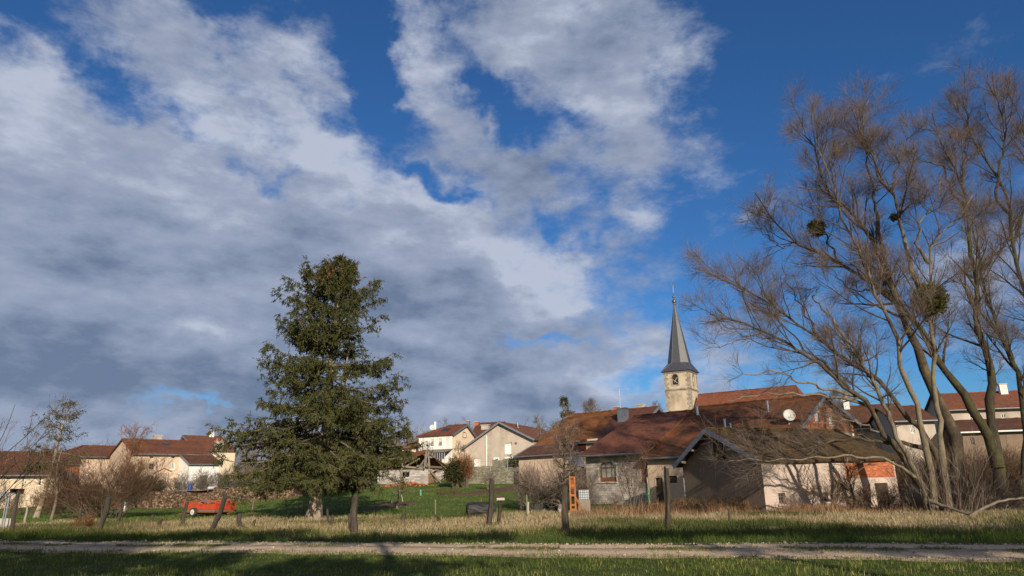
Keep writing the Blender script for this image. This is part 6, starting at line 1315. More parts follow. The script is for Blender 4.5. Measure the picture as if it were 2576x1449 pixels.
def trailer():
    Y = 50.0; c = at(540, 1288, Y); az = math.atan2(c.x, c.y); f = Vector((math.sin(az), math.cos(az), 0)); r = Vector((f.y, -f.x, 0)); ph = R(47)
    a = -r*math.cos(ph)+f*math.sin(ph); e = r*math.sin(ph)+f*math.cos(ph); gz = tzf(c.x, c.y); zb = EYE+ray(540, 1287)[1]*Y; zb = max(zb, gz+.42)
    L, W, Hh = 3.05, 1.85, .43; o = Vector((c.x, c.y, zb)); m = o+a*L/2+e*W/2
    root = thing('farm_trailer', 'red tipping farm trailer loaded with old boards behind the leaning posts', 'trailer', (m.x, m.y, gz))
    Z = Vector((0, 0, 1)); Q = lambda i, j, z: o+a*i+e*j+Z*z
    def pan(name, p, q, z0, z1, mt, th=.04):
        b = MB(); b.beam(p+Z*(z0+z1)/2, q+Z*(z0+z1)/2, th, z1-z0)
        n = 4
        for i in range(n+1): s = p.lerp(q, i/n); b.obox(s+Z*(z0+z1)/2, (q-p).normalized()*.02, (q-p).normalized().cross(Z)*.035, Z*((z1-z0)/2-.003))
        b.beam(p+Z*(z1-.03), q+Z*(z1-.03), .075, .05); return b.build(name, M[mt], root)
    b = MB(); b.obox(Q(L/2, W/2, -.03), a*(L/2), e*(W/2), Z*.03); b.build('floor', M['wood_grey'], root)
    pan('side_panel', Q(.03, 0, 0), Q(L-.03, 0, 0), .03, Hh, 'red_paint'); pan('side_panel', Q(.03, W, 0), Q(L-.03, W, 0), .03, Hh+.2, 'red_fade'); pan('end_panel', Q(0, .03, 0), Q(0, W-.03, 0), .03, Hh, 'red_paint'); pan('end_panel', Q(L, .03, 0), Q(L, W-.03, 0), .03, Hh+.2, 'red_fade')
    pan('end_extension', Q(0, .03, 0), Q(0, W-.03, 0), Hh+.01, Hh+.19, 'red_fade')
    b = MB(); b.obox(Q(L/2, .0, -.09), a*(L/2+.05), e*.05, Z*.055); b.obox(Q(L/2, W, -.09), a*(L/2+.05), e*.05, Z*.055); b.obox(Q(0, W/2, -.09), a*.05, e*(W/2+.06), Z*.056); b.obox(Q(L, W/2, -.09), a*.05, e*(W/2+.06), Z*.056)
    b.obox(Q(L/2, W*.3, -.22), a*(L/2), e*.05, Z*.07); b.obox(Q(L/2, W*.7, -.22), a*(L/2), e*.05, Z*.07); b.build('chassis', M['rust'], root)
    ax = L*.62; wr = .31; b = MB(); b.tube([Q(ax, -.05, 0)-Z*(zb-gz-wr), Q(ax, W+.05, 0)-Z*(zb-gz-wr)], .05, 8); b.obox(Q(ax, W/2, -.22-(zb-gz-wr-.22)/2), a*.08, e*.5, Z*max(.05, (zb-gz-wr-.22)/2)); b.build('axle', M['rust'], root)
    for j in (-.12, W+.12):
        cc = Q(ax, j, 0)-Z*(zb-gz-wr); w = thing('wheel', None, None, tuple(cc)); w.parent = root; w.location = cc-wloc(root)
        b = MB(); b.tube([cc-e*.11, cc-e*.09, cc, cc+e*.09, cc+e*.11], [wr*.82, wr*.97, wr, wr*.97, wr*.82], 22); b.build('tyre', M['rubber'], w, smooth=False)
        b = MB(); b.tube([cc-e*.125, cc+e*.125], [wr*.6, wr*.6], 18); b.tube([cc-e*.15, cc+e*.15], [wr*.22, wr*.22], 10); b.build('rim', M['rim'], w)
    b = MB(); b.tube([Q(L, W*.3, -.2), Q(L+1.2, W/2, -.28), Q(L+1.5, W/2, -.3)], .05, 6); b.tube([Q(L, W*.7, -.2), Q(L+1.2, W/2, -.28)], .05, 6); b.build('drawbar', M['rust'], root)
    for i in range(9):
        x0 = random.uniform(.2, 1.4); b = MB(); b.beam(Q(x0, random.uniform(.2, W-.2), .12+i*.05), Q(x0+random.uniform(1.2, 1.6), random.uniform(.2, W-.2), .25+i*.05+random.uniform(0, .15)), random.uniform(.10, .2), .03)
        p = (Q(x0+.7, W/2, .3)); tag(b.build('board', M['wood_grey' if i % 3 else 'wood_dark'], None, tuple(p)), 'weathered board in the heap on the red trailer', 'board', 'boards heaped in the red trailer')
trailer()

POSTS = [  # base x, y, top x, y, width px, material, name, label
    (28, 1343, 47, 1236, 9, 'post_wood', 'tall dark wooden post at far left, leaning right before the pipe frame'),
    (61, 1319, 69, 1275, 4.5, 'post_pale', 'thin pale post just right of the leftmost tall post'),
    (199, 1320, 205, 1275, 7, 'post_wood', 'straight dark post with pale top, below the low tangled bush'),
    (247, 1340, 274, 1250, 13, 'post_wood', 'thick dark post leaning far right before the broad brown bush'),
    (295, 1319, 310, 1264, 7, 'post_wood', 'slim crooked post at the open end of firewood stack'),
    (380, 1313, 385, 1296, 7, 'post_wood', 'short dark stub left of the red trailer, farther of two'),
    (395, 1329, 405, 1305, 9, 'post_wood', 'short slanted stub left of the red trailer, nearer of two'),
    (457, 1325, 471, 1263, 8, 'post_wood', 'dark curved post touching left end of red trailer'),
    (528, 1342, 567, 1248, 12, 'post_wood', 'strongly leaning dark post crossing in front of red trailer'),
    (602, 1329, 603, 1294, 11, 'post_wood', 'broad short stump post right of the red trailer'),
    (637, 1328, 641, 1309, 7, 'post_wood', 'very short stub right of the broad short stump post'),
    (632, 1296, 632, 1272, 3, 'post_wood', 'thin black stake beneath the young fruit tree'),
    (127, 1293, 129, 1270, 5, 'post_pale', 'grey stub post under the leaning conifer'),
    (679, 1305, 679, 1293, 6, 'post_wood', 'low black stump left of the spruce trunk'),
    (822, 1323, 824, 1281, 6, 'post_wood', 'dark post right of spruce trunk, taller of a close pair'),
    (833, 1329, 837, 1297, 8, 'post_wood', 'dark post right of spruce trunk, shorter of a close pair'),
    (879, 1333, 880, 1293, 8, 'post_wood', 'short post half hidden behind the tall dark one'),
    (890, 1348, 894, 1248, 14, 'post_wood', 'tall upright dark post right of the spruce'),
    (1013, 1320, 1016, 1295, 10, 'post_wood', 'short thick stub in front of the first dug bed'),
    (1101, 1322, 1103, 1300, 9, 'post_wood', 'short stub with slanted top in mid meadow'),
    (1179, 1310, 1179, 1284, 6, 'post_wood', 'small straight post just left of the black bale'),
    (1230, 1328, 1238, 1206, 12, 'post_wood', 'tallest dark post, crooked, in front of black bale'),
    (1255, 1322, 1258, 1257, 9, 'post_wood', 'post with a grey cap right of the black bale'),
    (1314, 1284, 1310, 1240, 7, 'post_pale', 'square pale concrete post on the edge of the lawn'),
    (1328, 1299, 1329, 1263, 5, 'post_pale', 'short whitish post left of the flatbed cart'),
    (1423, 1348, 1421, 1222, 14, 'post_wood', 'tall thick dark post before the ivy hung tree'),
    (1682, 1329, 1677, 1179, 13, 'post_wood', 'tall dark post in front of the barn gable corner'),
    (1834, 1318, 1834, 1280, 6, 'post_wood', 'short dark post in shade below the barn gable'),
    (2343, 1300, 2334, 1248, 4.5, 'post_wood', 'thin grey post at the foot of the big willow'),
]
def posts():
    for i, (x0, y0, x1, y1, w, m, lab) in enumerate(POSTS):
        b = G(x0, y0, 18); top = at(x1, y1, b.y+random.uniform(-.15, .15)); r = w/F*b.y/2*1.02; b = b-Vector((0, 0, .12)); n = 7; ph = random.uniform(0, 6)
        pts = []; rads = []
        for k in range(n):
            t = k/(n-1); p = b.lerp(top, t); off = .35*r*math.sin(t*5+ph)*math.sin(math.pi*t); pts.append(p+Vector((off, .5*off, 0))); rads.append(r*(1.12-.22*t)*random.uniform(.92, 1.08))
        if m == 'post_pale' and w > 6:
            mb = MB(); mb.beam(b, top, r*2, r*2)
        else:
            mb = MB(); mb.tube(pts, rads, 9)
            for q in range(9): v = mb.v[-9+q]; mb.v[-9+q] = (v[0], v[1], v[2]+random.uniform(-.5, .5)*r+.5*(v[0]-top.x)*math.sin(ph))
            for q in range(len(mb.v)): v = mb.v[q]; a = q % 9; kk = 1+.16*math.sin(a*2.4+ph); pp = pts[min(q//9, n-1)]; mb.v[q] = (pp.x+(v[0]-pp.x)*kk, pp.y+(v[1]-pp.y)*kk, v[2])
        if lab.startswith('post with a grey cap'):
            root = thing('fence_post', lab, 'post', tuple(b), 'old posts standing in the dry meadow'); mb.build('post', M[m], root); k = MB(); k.obox(top+Vector((0, 0, .03)), (.17, .03, .0), (-.03, .17, 0), (0, 0, .05)); k.build('cap', M['concrete'], root)
            k = MB(); [k.obox(top+Vector((random.uniform(-.15, .15), random.uniform(-.1, .1), .11+random.uniform(0, .05))), (.09, .02, .02), (0, .06, 0), (0, 0, .025)) for _ in range(6)]; k.build('moss', M['weed_russet'], root)
        else: tag(mb.build('fence_post', M[m], None, tuple(b)), lab, 'post', 'old posts standing in the dry meadow')
    for x0, y0, x1, y1, m, lab in ((1095, 1293, 1095, 1257, 'wood_grey', 'thin dry stake left of the mid meadow stub'), (1211, 1290, 1210, 1252, 'rust', 'thin rusty stake right before the black bale'), (1325, 1297, 1325, 1245, 'wood_grey', 'thin stick between the pale concrete and whitish posts'), (986, 1270, 986, 1244, 'green_paint', 'slim light green cane left of little pruned tree'), (1014, 1265, 1010, 1245, 'post_pale', 'slim pale cane right of little pruned tree'), (1058, 1247, 1058, 1232, 'plastic_green', 'short dark green tube on the garden slope'), (719, 1276, 719, 1256, 'wood_dark', 'short black stake left of the spruce, on the lawn'), (752, 1290, 752, 1266, 'wood_dark', 'black stake close to left side of spruce trunk'), (764, 1286, 763, 1268, 'wood_dark', 'small black stake nearest the spruce trunk, left side')):
        b = G(x0, y0, 18); top = at(x1, y1, b.y); k = MB(); r = .035 if m not in ('plastic_green',) else .11; k.tube([b-Vector((0, 0, .1)), b.lerp(top, .5)+Vector((.01, 0, 0)), top], r, 7); tag(k.build('stake', M[m], None, tuple(b)), lab, 'stake')
posts()

def bits():
    # black wrapped bale
    c = G(1209, 1297, 30); b = MB(); n = 16; Rr = .42; ax = Vector((1, .15, 0)).normalized()
    pts = [c+ax*x+Vector((0, 0, Rr*.86)) for x in (-.88, -.80, -.4, 0, .4, .80, .88)]; b.tube(pts, [Rr*.8, Rr*.98, Rr, Rr*1.02, Rr, Rr*.97, Rr*.8], n)
    b.v = [(x+random.uniform(-.03, .03), y+random.uniform(-.03, .03), z+random.uniform(-.03, .03)) for x, y, z in b.v]; o = b.build('wrapped_bale', M['plastic_black'], None, tuple(c)); tag(o, 'black plastic wrapped bale lying at the edge of the lawn', 'bale')
    # flatbed cart
    c = G(1385, 1288, 30); Y = c.y; zt = zof(1385, 1257, Y); x0, x1 = at(1355, 1257, Y).x, at(1418, 1257, Y).x
    root = thing('flatbed_cart', 'old grey flatbed cart with concrete blocks, left of orange mast', 'cart', tuple(c)); b = MB(); b.box(x0, x1, Y-.8, Y+.9, zt-.10, zt); b.box(x0-.05, x1+.05, Y-.86, Y-.8, zt-.16, zt+.02); b.build('bed', M['wood_grey'], root)
    for i in range(3): b = MB(); xx = x0+.25+i*(x1-x0-.5)/2; b.box(xx-.16, xx+.16, Y-.5, Y-.2, c.z-.05, zt-.161); b.build('block', M['concrete'], root)
    b = MB(); b.beam((x0+.4, Y-.7, c.z+.1), (x1-.3, Y-.7, zt-.2), .07); b.beam((x1-.4, Y-.7, c.z+.1), (x0+.6, Y-.7, zt-.2), .07); b.build('brace', M['wood_dark'], root)
    w = at(1356, 1284, Y-1.0); b = MB(); e = Vector((0, 1, 0)); cc = Vector((w.x, w.y, tzf(w.x, w.y)+.28)); b.tube([cc-e*.12, cc-e*.10, cc, cc+e*.10, cc+e*.12], [.26, .34, .36, .34, .26], 20); o = b.build('tyre', M['rubber'], None, tuple(cc-Vector((0, 0, .28)))); tag(o, 'worn tyre leaning in dry grass beside the flatbed cart', 'tyre')
    # orange lift mast
    c = G(1440, 1275, 30); Y = 44.0; c = at(1440, 1262, Y); c.z = tzf(c.x, Y); zt = zof(1440, 1198, Y); xl, xr = at(1434, 1230, Y).x, at(1446, 1230, Y).x
    root = thing('lift_mast', 'upright orange steel lift mast beside the white tank', 'lift mast', tuple(c)); b = MB()
    for x in (xl, xr): b.box(x-.05, x+.05, Y-.06, Y+.06, c.z-.1, zt)
    b.build('rails', M['orange_paint'], root).__setitem__('kind', 'stuff'); b = MB(); b.box(xl+.051, xr-.051, Y-.03, Y+.03, c.z+.2, c.z+.34); b.build('crossbar', M['orange_paint'], root)
    for z in (.25, .5, .75, .97): b = MB(); b.box(xl+.051, xr-.051, Y-.04, Y+.04, c.z+(zt-c.z)*z-.06, c.z+(zt-c.z)*z+.05); b.build('crossbar', M['orange_paint'], root)
    b = MB(); b.box(xl+.06, xr-.06, Y-.02, Y+.02, zt-.75, zt-.2); b.build('grille', M['rust'], root)
    b = MB(); b.beam((xr+.05, Y, c.z+(zt-c.z)*.45), (xr+.45, Y-.1, c.z+.02), .09); b.build('stay', M['orange_paint'], root); b = MB(); b.box(xl-.12, xr+.5, Y-.25, Y+.2, c.z-.05, c.z+.12); b.build('base', M['orange_paint'], root)
    # white tank in its cage
    Y = 45.5; c = at(1468, 1262, Y); c.z = tzf(c.x, Y); x0, x1 = at(1456, 1250, Y).x, at(1482, 1250, Y).x; z0, z1 = zof(1468, 1257, Y), zof(1468, 1232, Y); z0 = max(z0, c.z+.1)
    root = thing('liquid_tank', 'white plastic liquid tank in a wire cage under the grey block wall', 'tank', tuple(c)); b = MB(); b.box(x0, x1, Y, Y+.9, z0, z1); o = b.build('tank', M['plastic_white'], root); bv = o.modifiers.new('bevel', 'BEVEL'); bv.width = .07; bv.segments = 3
    b = MB()
    for i in range(6): x = x0-.02+(x1-x0+.04)*i/5; b.tube([(x, Y-.03, z0), (x, Y-.03, z1+.02)], .012, 4)
    for i in range(5): z = z0+(z1-z0)*i/4; b.tube([(x0-.02, Y-.03, z), (x1+.02, Y-.03, z)], .012, 4)
    b.build('cage', M['zinc'], root); b = MB(); b.box(x0-.05, x1+.05, Y-.05, Y+.95, c.z-.05, z0-.003); b.build('pallet', M['wood_grey'], root)
    # green hand pump by the wall
    Y = 49.5; c = at(1634, 1276, Y); c.z = tzf(c.x, Y); zt = zof(1634, 1200, Y); root = thing('green_post', 'green painted iron post with yellowish rod by the low doorway', 'post', tuple(c)); b = MB(); zm = zof(1634, 1230, Y)
    b.lathe((c.x, c.y, c.z-.1), [(.12, 0), (.12, .3), (.08, .35), (.08, zm-c.z-.1), (.10, zm-c.z-.05), (.10, zm-c.z+.1)], 10); b.build('column', M['green_paint'], root); b = MB(); b.tube([(c.x, c.y, zm), (c.x-.03, c.y, zt)], .05, 6); b.build('rod', M['post_pale'], root); b = MB(); b.beam((c.x-.5, c.y-.1, c.z+.32), (c.x+.6, c.y-.1, c.z+.4), .07); b.build('bar', M['rust'], root)
    # dark frame and bits at the corner of the block house
    Y = 55.0; x0, x1 = at(1446, 1190, Y).x, at(1471, 1190, Y).x; zt = zof(1458, 1176, Y); g = tzf(x0, Y); root = thing('open_shelter', 'dark open timber frame at left corner of the block house', 'shelter', ((x0+x1)/2, Y, g))
    for x in (x0, x1-.1):
        b = MB(); b.beam((x, Y, g-.1), (x, Y, zt), .14); b.build('post', M['wood_dark'], root)
    b = MB(); b.beam((x0-.1, Y, zt+.07), (x1, Y, zt+.07), .14); b.build('beam', M['wood_dark'], root); b = MB(); b.beam((x0, Y+.02, g+1.3), (x1-.1, Y+.02, g+1.2), .09); b.build('rail', M['wood_dark'], root)
    b = MB(); b.patch((x0-.4, Y-.5, zt+.15), (x1, Y-.5, zt+.12), (x1, Y+2.4, zt+.85), (x0-.4, Y+2.4, zt+.9), 5, 3, .02, .08); b.build('roof', M['zinc'], root)
    # green tarpaulin heap behind the willow foot
    c = at(2306, 1262, 42); c.z = tzf(c.x, c.y); b = MB(); n = 14; m = 7; vs = []
    for j in range(m):
        t = j/(m-1)
        for i in range(n): a = 2*math.pi*i/n; q = (1-t**2.2)*(1+.14*math.sin(a*3+j))*random.uniform(.9, 1.1); vs.append((c.x+1.0*q*math.cos(a), c.y+.8*q*math.sin(a), c.z-.05+1.6*t+random.uniform(-.04, .04)))
    fs = [(j*n+i, j*n+(i+1) % n, (j+1)*n+(i+1) % n, (j+1)*n+i) for j in range(m-1) for i in range(n)]; b.add(vs, fs); tag(b.build('tarpaulin', M['plastic_green'], None, tuple(c)), 'crumpled green plastic sheet over a heap right of the barn', 'tarpaulin')
    # timber trellis, blue barrel, white tub in the garden
    Y = 86.0; x0, x1 = at(389, 1200, Y).x, at(421, 1200, Y).x; g = tzf(x0, Y); z1 = zof(405, 1190, Y); root = thing('garden_trellis', 'pale timber trellis with a pointed top before the cream house', 'trellis', ((x0+x1)/2, Y, g))
    for x in (x0, x1): b = MB(); b.beam((x, Y, g-.2), (x, Y, z1), .18); b.build('post', M['stone_pale'], root)
    b = MB()
    for i in range(5): x = x0+(x1-x0)*(i+.5)/5; b.beam((x, Y-.02, g+.1), (x, Y-.02, z1-.02), .05)
    for i in range(7): z = g+.2+(z1-g-.3)*i/6; b.beam((x0, Y+.02, z), (x1, Y+.02, z), .05)
    b.build('lattice', M['wood_grey'], root); b = MB(); b.beam((x0-.3, Y, z1-.1), ((x0+x1)/2+.3, Y, z1+.55), .12); b.beam(((x0+x1)/2+.3, Y+.01, z1+.55), (x1+.5, Y+.01, z1+.1), .12); b.build('top_rails', M['wood_brown'], root)['kind'] = 'stuff'
    c = at(478, 1228, 82); c.z = max(tzf(c.x, c.y), zof(478, 1230, 82)); b = MB(); b.lathe(tuple(c-Vector((0, 0, .4))), [(.22, 0), (.24, .2), (.24, .45), (.26, .5), (.24, .55), (.24, .95), (.21, 1.0)], 16); tag(b.build('barrel', M['plastic_blue'], None, tuple(c)), 'blue plastic barrel in the garden behind the firewood', 'barrel')
    c = at(536, 1226, 84); c.z = max(tzf(c.x, c.y), zof(536, 1230, 84)); b = MB(); b.box(c.x-.45, c.x+.45, c.y-.5, c.y+.5, c.z-.5, c.z+.28); o = b.build('liquid_tank', M['plastic_white'], None, tuple(c)); bv = o.modifiers.new('bevel', 'BEVEL'); bv.width = .1; bv.segments = 3; tag(o, 'white plastic tank among the garden bushes behind the firewood', 'tank')
    # pipe frame and pale wall at the left edge
    Y = 36.0; g = tzf(at(20, 1290, Y).x, Y); P = lambda x, y, dy=0: Vector(at(x, y, Y+dy)); root = thing('pipe_frame', 'galvanised pipe frame at lower left edge', 'frame', tuple(Vector((P(20, 1300).x, Y, g))))
    for x, dy in ((3, 0), (19, .4), (25, 0), (43, 0)): t = P(x, 1242 if x != 19 else 1244, dy); b = MB(); b.tube([(t.x-.02, t.y, g-.2), t], .035, 7); b.build('upright', M['zinc'], root)
    b = MB(); b.tube([P(-60, 1243), P(3, 1243), P(45, 1241)], .035, 7); b.build('rail', M['zinc'], root); b = MB(); b.tube([P(-60, 1241, .8), P(25, 1240, .8)], .03, 7); b.build('rail', M['zinc'], root)
    a = P(-70, 1302, 1.5); e = P(35, 1302, 1.5); b = MB(); b.beam((a.x, a.y, g+.22), (e.x, e.y, g+.22), .2, .55); tag(b.build('low_wall', M['concrete'], None, ((a.x+e.x)/2, a.y, g)), 'low pale concrete wall behind the pipe frame', 'wall')
    # rusty implement beside the bush
    c = G(290, 1286, 40); b = MB(); root = thing('rusty_implement', 'small rusty farm implement at the open end of firewood stack', 'farm tool', tuple(c))
    b.beam(c+Vector((-.5, 0, .45)), c+Vector((.5, .1, .5)), .16); b.build('beam', M['rust'], root)
    for x in (-.4, .35): b = MB(); b.beam(c+Vector((x, 0, .45)), c+Vector((x+.1, -.1, -.05)), .10); b.build('leg', M['rust'], root)
    b = MB(); b.prism([c+Vector((-.55, -.1, .5)), c+Vector((-.1, -.1, .55)), c+Vector((-.15, -.1, .95)), c+Vector((-.6, -.1, .9))], (0, .08, 0)); b.build('plate', M['rust'], root)
    # white cat-like stone beside? small pale garden stone
    b = MB(); c = at(316, 1252, 66); c.z = tzf(c.x, c.y); b.beam(c, c+Vector((0, 0, .9)), .14); tag(b.build('stake', M['white_paint'], None, tuple(c)), 'short white stake left of the firewood sheets', 'stake')
bits()

# ------------------------------------------------------------------ added unseen trees, crowns shaped to shade near grass, track and willow foot
def behind():
    # (where the crown's shade falls: x, y; half-width; half-depth of the shade; row of the trunk)
    spec = [(-13, 25.2, 6.5, 1.5, -4.0), (-4.2, 22.6, 4.0, 1.1, -5.5), (3.8, 22.2, 2.8, .9, -3.5), (9.0, 21.8, 4.0, 1.6, -5.0), (16.0, 20.5, 5.0, 3.4, -6.5), (9.2, 16.9, 4.0, .75, -9.0), (-10.5, 16.6, 5.0, 2.3, -7.5), (-3.6, 14.6, 2.6, 1.2, -10.0), (-13.5, 21.2, 4.5, .9, -12.0), (25.5, 41.0, 3.6, 4.5, -14.0)]  # the last, tallest one is added to darken the undergrowth below the willows
    order = sorted(range(len(spec)), key=lambda i: spec[i][0]+.25*(spec[i][1]-spec[i][4]))
    words = ['first', 'second', 'third', 'fourth', 'fifth', 'sixth', 'seventh', 'eighth', 'ninth', 'tenth']
    for i, (X, Y, sx, sy, y0) in enumerate(spec):
        d = (Y-y0)/.97; x0 = X+.242*d; h = d*math.tan(R(SUN_EL)); c = max(.45, sy/2.9*.9); bz = tzf(x0, y0); k = np.linspace(0, 1, 10)
        P = np.stack([x0+.2*np.sin(k*3+X), y0+0*k, bz-.1+(h-c*.3)*k], 1)[None]; Rr = (.24*(1-.5*k))[None]; m = 26
        cc = np.array([x0, y0, bz+h]); e = nrm(rng.normal(size=(m, 3)))*np.array([sx, sy*.5+.6, c]); st = np.array([x0, y0, bz+h-c*.9]); A = st+(cc+e-st)[:, None, :]*np.linspace(0, 1, 7)[None, :, None]; A[:, 1:-1] += rng.normal(0, .1, (m, 5, 3)); Ra = np.tile(.09*(1-.8*np.linspace(0, 1, 7)), (m, 1))
        B, Rb, *_ = grow(A, Ra, 14, (.25, 1), (25, 65), sx*.30, 6, (0, 0, .05), .12, .5, .02, .008)
        n = int(230*sx*(c+.6)); q = nrm(rng.normal(size=(n, 3)))*(rng.random((n, 1))**.45)*np.array([sx, sy*.5+.6, c]); lum = 1+.35*np.sin(q[:, :1]*2.1+X)+.2*np.sin(q[:, :1]*5.3); C = cc+q*np.clip(lum, .5, 1.35)
        L = leaves(C, nrm(rng.normal(size=(n, 3))), rng.uniform(.25, .5, n), rng.uniform(.16, .3, n), rng.random(n))
        tree_obj('shade_tree', 'added leafy shade tree behind the photographer, %s from the west' % words[order.index(i)], 'tree', (x0, y0, bz), [(P, Rr, 9, None), (A, Ra, 6, None)], [(B, Rb, 4, None)], 'bark_grey', 'twig_grey', 'added shade trees behind the photographer', [('foliage', L, 'evergreen')])
behind()

# ------------------------------------------------------------------ grass, stones, weeds
def blades(x, y, H, wd, tone, lean, name, m, bend=.5, z0=-.01):
    n = len(x); z = tz(x, y)+z0; a = rng.uniform(0, 2*np.pi, n); D = np.stack([np.cos(a), np.sin(a), np.zeros(n)], 1); fa = rng.uniform(0, np.pi, n); W = np.stack([np.cos(fa), np.sin(fa), np.zeros(n)], 1)*(wd/2)[:, None]
    B = np.stack([x, y, z], 1); M1 = B+D*(H*lean*.35)[:, None]+np.array([0, 0, 1.])*(H*.58)[:, None]; T = B+D*(H*lean)[:, None]+np.array([0, 0, 1.])*(H*np.clip(1-lean*bend, .25, 1))[:, None]
    V = np.stack([B-W, B+W, M1+W*.75, M1-W*.75, T], 1).reshape(-1, 3); i = np.arange(n)[:, None]*5; F4 = np.concatenate([i+0, i+1, i+2, i+3], 1); F3 = np.concatenate([i+3, i+2, i+4, i+4], 1)
    me_f = np.concatenate([F4, ]); o = None
    # quads and tip triangles in one mesh
    me = bpy.data.meshes.new(name); org = np.array([x.mean(), y.mean(), 0]); me.vertices.add(len(V)); me.vertices.foreach_set('co', (V-org).astype(np.float32).ravel())
    T3 = np.concatenate([i+3, i+2, i+4], 1); loops = np.concatenate([F4.ravel(), T3.ravel()]); me.loops.add(len(loops)); me.loops.foreach_set('vertex_index', loops.astype(np.int32)); me.polygons.add(2*n)
    me.polygons.foreach_set('loop_start', np.concatenate([np.arange(n)*4, n*4+np.arange(n)*3]).astype(np.int32)); me.update(calc_edges=True)
    at2 = me.attributes.new('tone', 'FLOAT', 'POINT'); at2.data.foreach_set('value', np.repeat(np.clip(tone, 0, 1), 5).astype(np.float32)); me.materials.append(M[m]); o = bpy.data.objects.new(name, me); COL.objects.link(o); o.location = org
    return tag(o, kind='stuff')
def vnoise(x, y, s, seed=0):
    """smooth value noise, for patches in the sward"""
    r = np.random.default_rng(seed); g = r.random((64, 64)); X, Y = np.mod(x*s, 64), np.mod(y*s, 64); i, j = X.astype(int) % 64, Y.astype(int) % 64; u, v = X-np.floor(X), Y-np.floor(Y); u, v = u*u*(3-2*u), v*v*(3-2*v); i2, j2 = (i+1) % 64, (j+1) % 64
    return (g[i, j]*(1-u)+g[i2, j]*u)*(1-v)+(g[i, j2]*(1-u)+g[i2, j2]*u)*v
def scatter(n, y0, y1, margin=.86):
    """random ground positions in a wedge a little wider than the view"""
    y = np.sqrt(rng.uniform(y0*y0, y1*y1, n)); x = rng.uniform(-1, 1, n)*(margin*y+2); return x, y
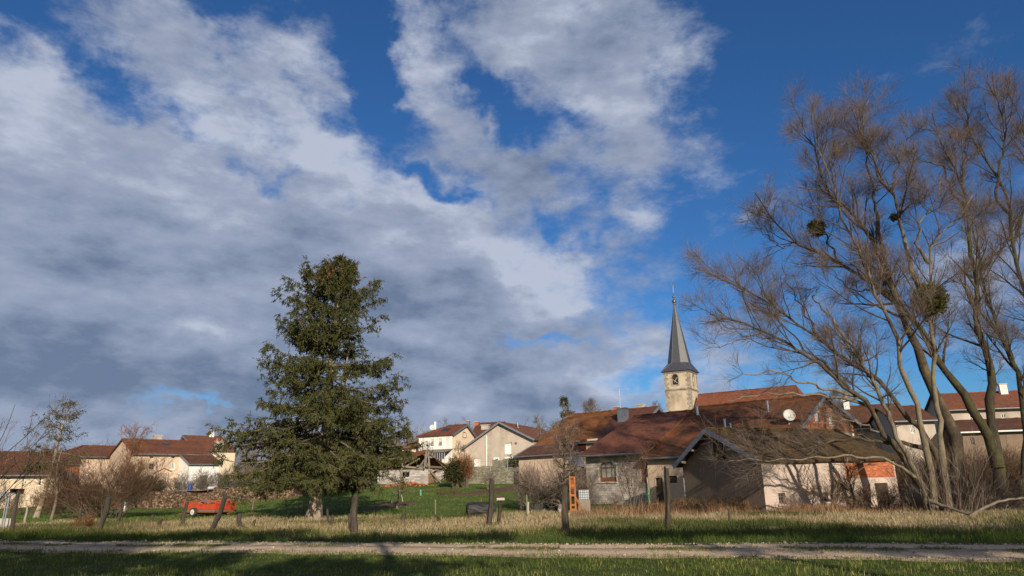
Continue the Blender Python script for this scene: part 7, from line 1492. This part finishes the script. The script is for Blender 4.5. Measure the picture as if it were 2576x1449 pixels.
def grass():
    x, y = scatter(150000, 10.5, 25, .84); d = y-track_y(x); near = d < -TRK_HW*(.99-.22*vnoise(x, y, 1.1, 31))
    x1, y1 = x[near], y[near]; k = vnoise(x1, y1, .9, 1); k2 = vnoise(x1, y1, 3.1, 2); H = (.045+.075*k*k2*2)*rng.uniform(.6, 1.4, len(x1)); edge = np.exp(-np.abs(y1-track_y(x1)+TRK_HW)/.25)
    H = H*(1+.6*edge); blades(x1, y1, H, rng.uniform(.006, .012, len(x1)), .14+.42*rng.random(len(x1))+.55*(k2-.5)+.4*(vnoise(x1, y1, .45, 21)-.5)+.4*(rng.random(len(x1)) < .12), rng.uniform(.1, .9, len(x1)), 'lawn_grass', 'grass_short')
    x, y = scatter(120000, 15, 31, .84); d = y-track_y(x)-TRK_HW*.97; w = (d > -.32*vnoise(x, y, 1.1, 32)+.05) & (d < 4.6+2*vnoise(x, y, .4, 3)); x, y, d = x[w], y[w], d[w]; k = vnoise(x, y, .7, 4); k2 = vnoise(x, y, 2.3, 5)
    H = (.07+.16*k*k2+.05*np.clip(d, 0, 4)*.5)*rng.uniform(.6, 1.4, len(x)); blades(x, y, H, rng.uniform(.007, .014, len(x)), .1+.42*rng.random(len(x))+.16*np.clip(d-1.2, 0, 4)/2+.2*(k-.5), rng.uniform(.1, .9, len(x)), 'verge_grass', 'grass_verge')
    x, y = scatter(230000, 19, 47, .84); d = y-track_y(x)-TRK_HW; k = vnoise(x, y, .35, 6); k2 = vnoise(x, y, 1.6, 7); w = (d > 2.2+1.6*k) & (y < 44+2.5*k) & (k2 > .18+.25*rng.random(len(x))); x, y, d, k, k2 = x[w], y[w], d[w], k[w], k2[w]
    H = (.10+.42*k2*k)*rng.uniform(.5, 1.5, len(x)); green = vnoise(x, y, .22, 8); right = sstep(-.05, .25, x/y)*.18; tone = .55+.38*rng.random(len(x))-.8*np.clip(green-.42+right, 0, .6)*2-.4*(rng.random(len(x)) < .28); blades(x, y, H, rng.uniform(.008, .018, len(x)), tone, rng.uniform(.25, 1.1, len(x)), 'meadow_grass', 'grass_dry', .55)
    x, y = scatter(170000, 42, 84, .80); k = vnoise(x, y, .5, 9); t = x/y; w = (y > 43.5+2.5*k) & (t < .14) & (t > -.80); x, y = x[w], y[w]; k = vnoise(x, y, .9, 10); big = vnoise(x, y, .18, 12); blades(x, y, (.08+.12*k)*rng.uniform(.6, 1.3, len(x)), rng.uniform(.02, .035, len(x)), .05+.5*rng.random(len(x))+.3*k+.25*(big-.5), rng.uniform(.1, .8, len(x)), 'garden_grass', 'grass_garden')
    # tall russet weeds along the foot of the buildings
    n = 15000; t = rng.uniform(.085, .60, n); yy = rng.uniform(39.0, 47.0, n); yy = np.where(t > .36, rng.uniform(36.5, 42.5, n), yy); x = t*yy; k = vnoise(x, yy, .5, 11); w = rng.random(n) < .35+.65*k; x, yy, k = x[w], yy[w], k[w]
    blades(x, yy, (.25+.65*k*k*1.3)*rng.uniform(.5, 1.3, len(x)), rng.uniform(.012, .022, len(x)), rng.random(len(x))*.8+.1, rng.uniform(.05, .55, len(x)), 'russet_weeds', 'weed_russet', .3)
    # a few longer green tufts on the far edge of the track and tussocks about the posts
    X, Y_, Hh, Tn = [], [], [], []
    for _ in range(170):
        cx = rng.uniform(-20, 20); cy = track_y(cx)+TRK_HW+rng.uniform(.3, 4.5); q = rng.integers(20, 60); X.append(cx+rng.normal(0, .16, q)); Y_.append(cy+rng.normal(0, .16, q)); Hh.append(rng.uniform(.15, .42)*rng.uniform(.6, 1.2, q)); Tn.append(np.full(q, rng.uniform(.05, .45)))
    for p in POSTS:
        b = G(p[0], p[1], 18); q = 45; X.append(b.x+rng.normal(0, .2, q)); Y_.append(b.y-.1+rng.normal(0, .14, q)); Hh.append(rng.uniform(.15, .4, q)); Tn.append(rng.uniform(.5, .95, q))
    x, y, H, T = map(np.concatenate, (X, Y_, Hh, Tn)); blades(x, y, H, rng.uniform(.008, .014, len(x)), T, rng.uniform(.2, .9, len(x)), 'grass_tufts', 'grass_verge', .4)
    n = 26000; x = rng.uniform(-20, 20, n); v = rng.normal(0, .15, n); y = track_y(x)+v*TRK_HW; w = (vnoise(x, y, .55, 41) > .52) & (vnoise(x, y, 2.2, 42) > .38); x, y = x[w], y[w]
    blades(x, y, rng.uniform(.04, .10, len(x)), rng.uniform(.007, .013, len(x)), rng.uniform(.1, .9, len(x)), rng.uniform(.2, 1, len(x)), 'track_grass', 'grass_verge', .5, .05)
    # loose stones on the track, thick along its edges and middle
    n = 8000; x = rng.uniform(-19, 19, n); sel = rng.random(n); v = np.where(sel < .42, .93+rng.normal(0, .06, n), np.where(sel < .58, -.93+rng.normal(0, .06, n), np.where(sel < .85, rng.normal(0, .16, n), rng.uniform(-1, 1, n)))); y = track_y(x)+v*TRK_HW; s = rng.gamma(2.0, .0055, n)+.005; z = tz(x, y)+.045+s*.2
    base = nrm(np.array([(1, 0, 0), (0, 1, 0), (-1, 0, 0), (0, -1, 0), (0, 0, 1), (0, 0, -1.)])); fc = np.array([(0, 1, 4), (1, 2, 4), (2, 3, 4), (3, 0, 4), (1, 0, 5), (2, 1, 5), (3, 2, 5), (0, 3, 5)])
    V = np.stack([x, y, z], 1)[:, None, :]+base[None]*s[:, None, None]*rng.uniform(.6, 1.4, (n, 6, 1))*np.array([1, 1, .7]); Fc = (np.arange(n)[:, None, None]*6+fc[None]).reshape(-1, 3); tag(link_mesh('gravel_stones', V.reshape(-1, 3), Fc, M['stone_tone'], tone=np.repeat(rng.random(n), 6), uv=False), kind='stuff')
grass()
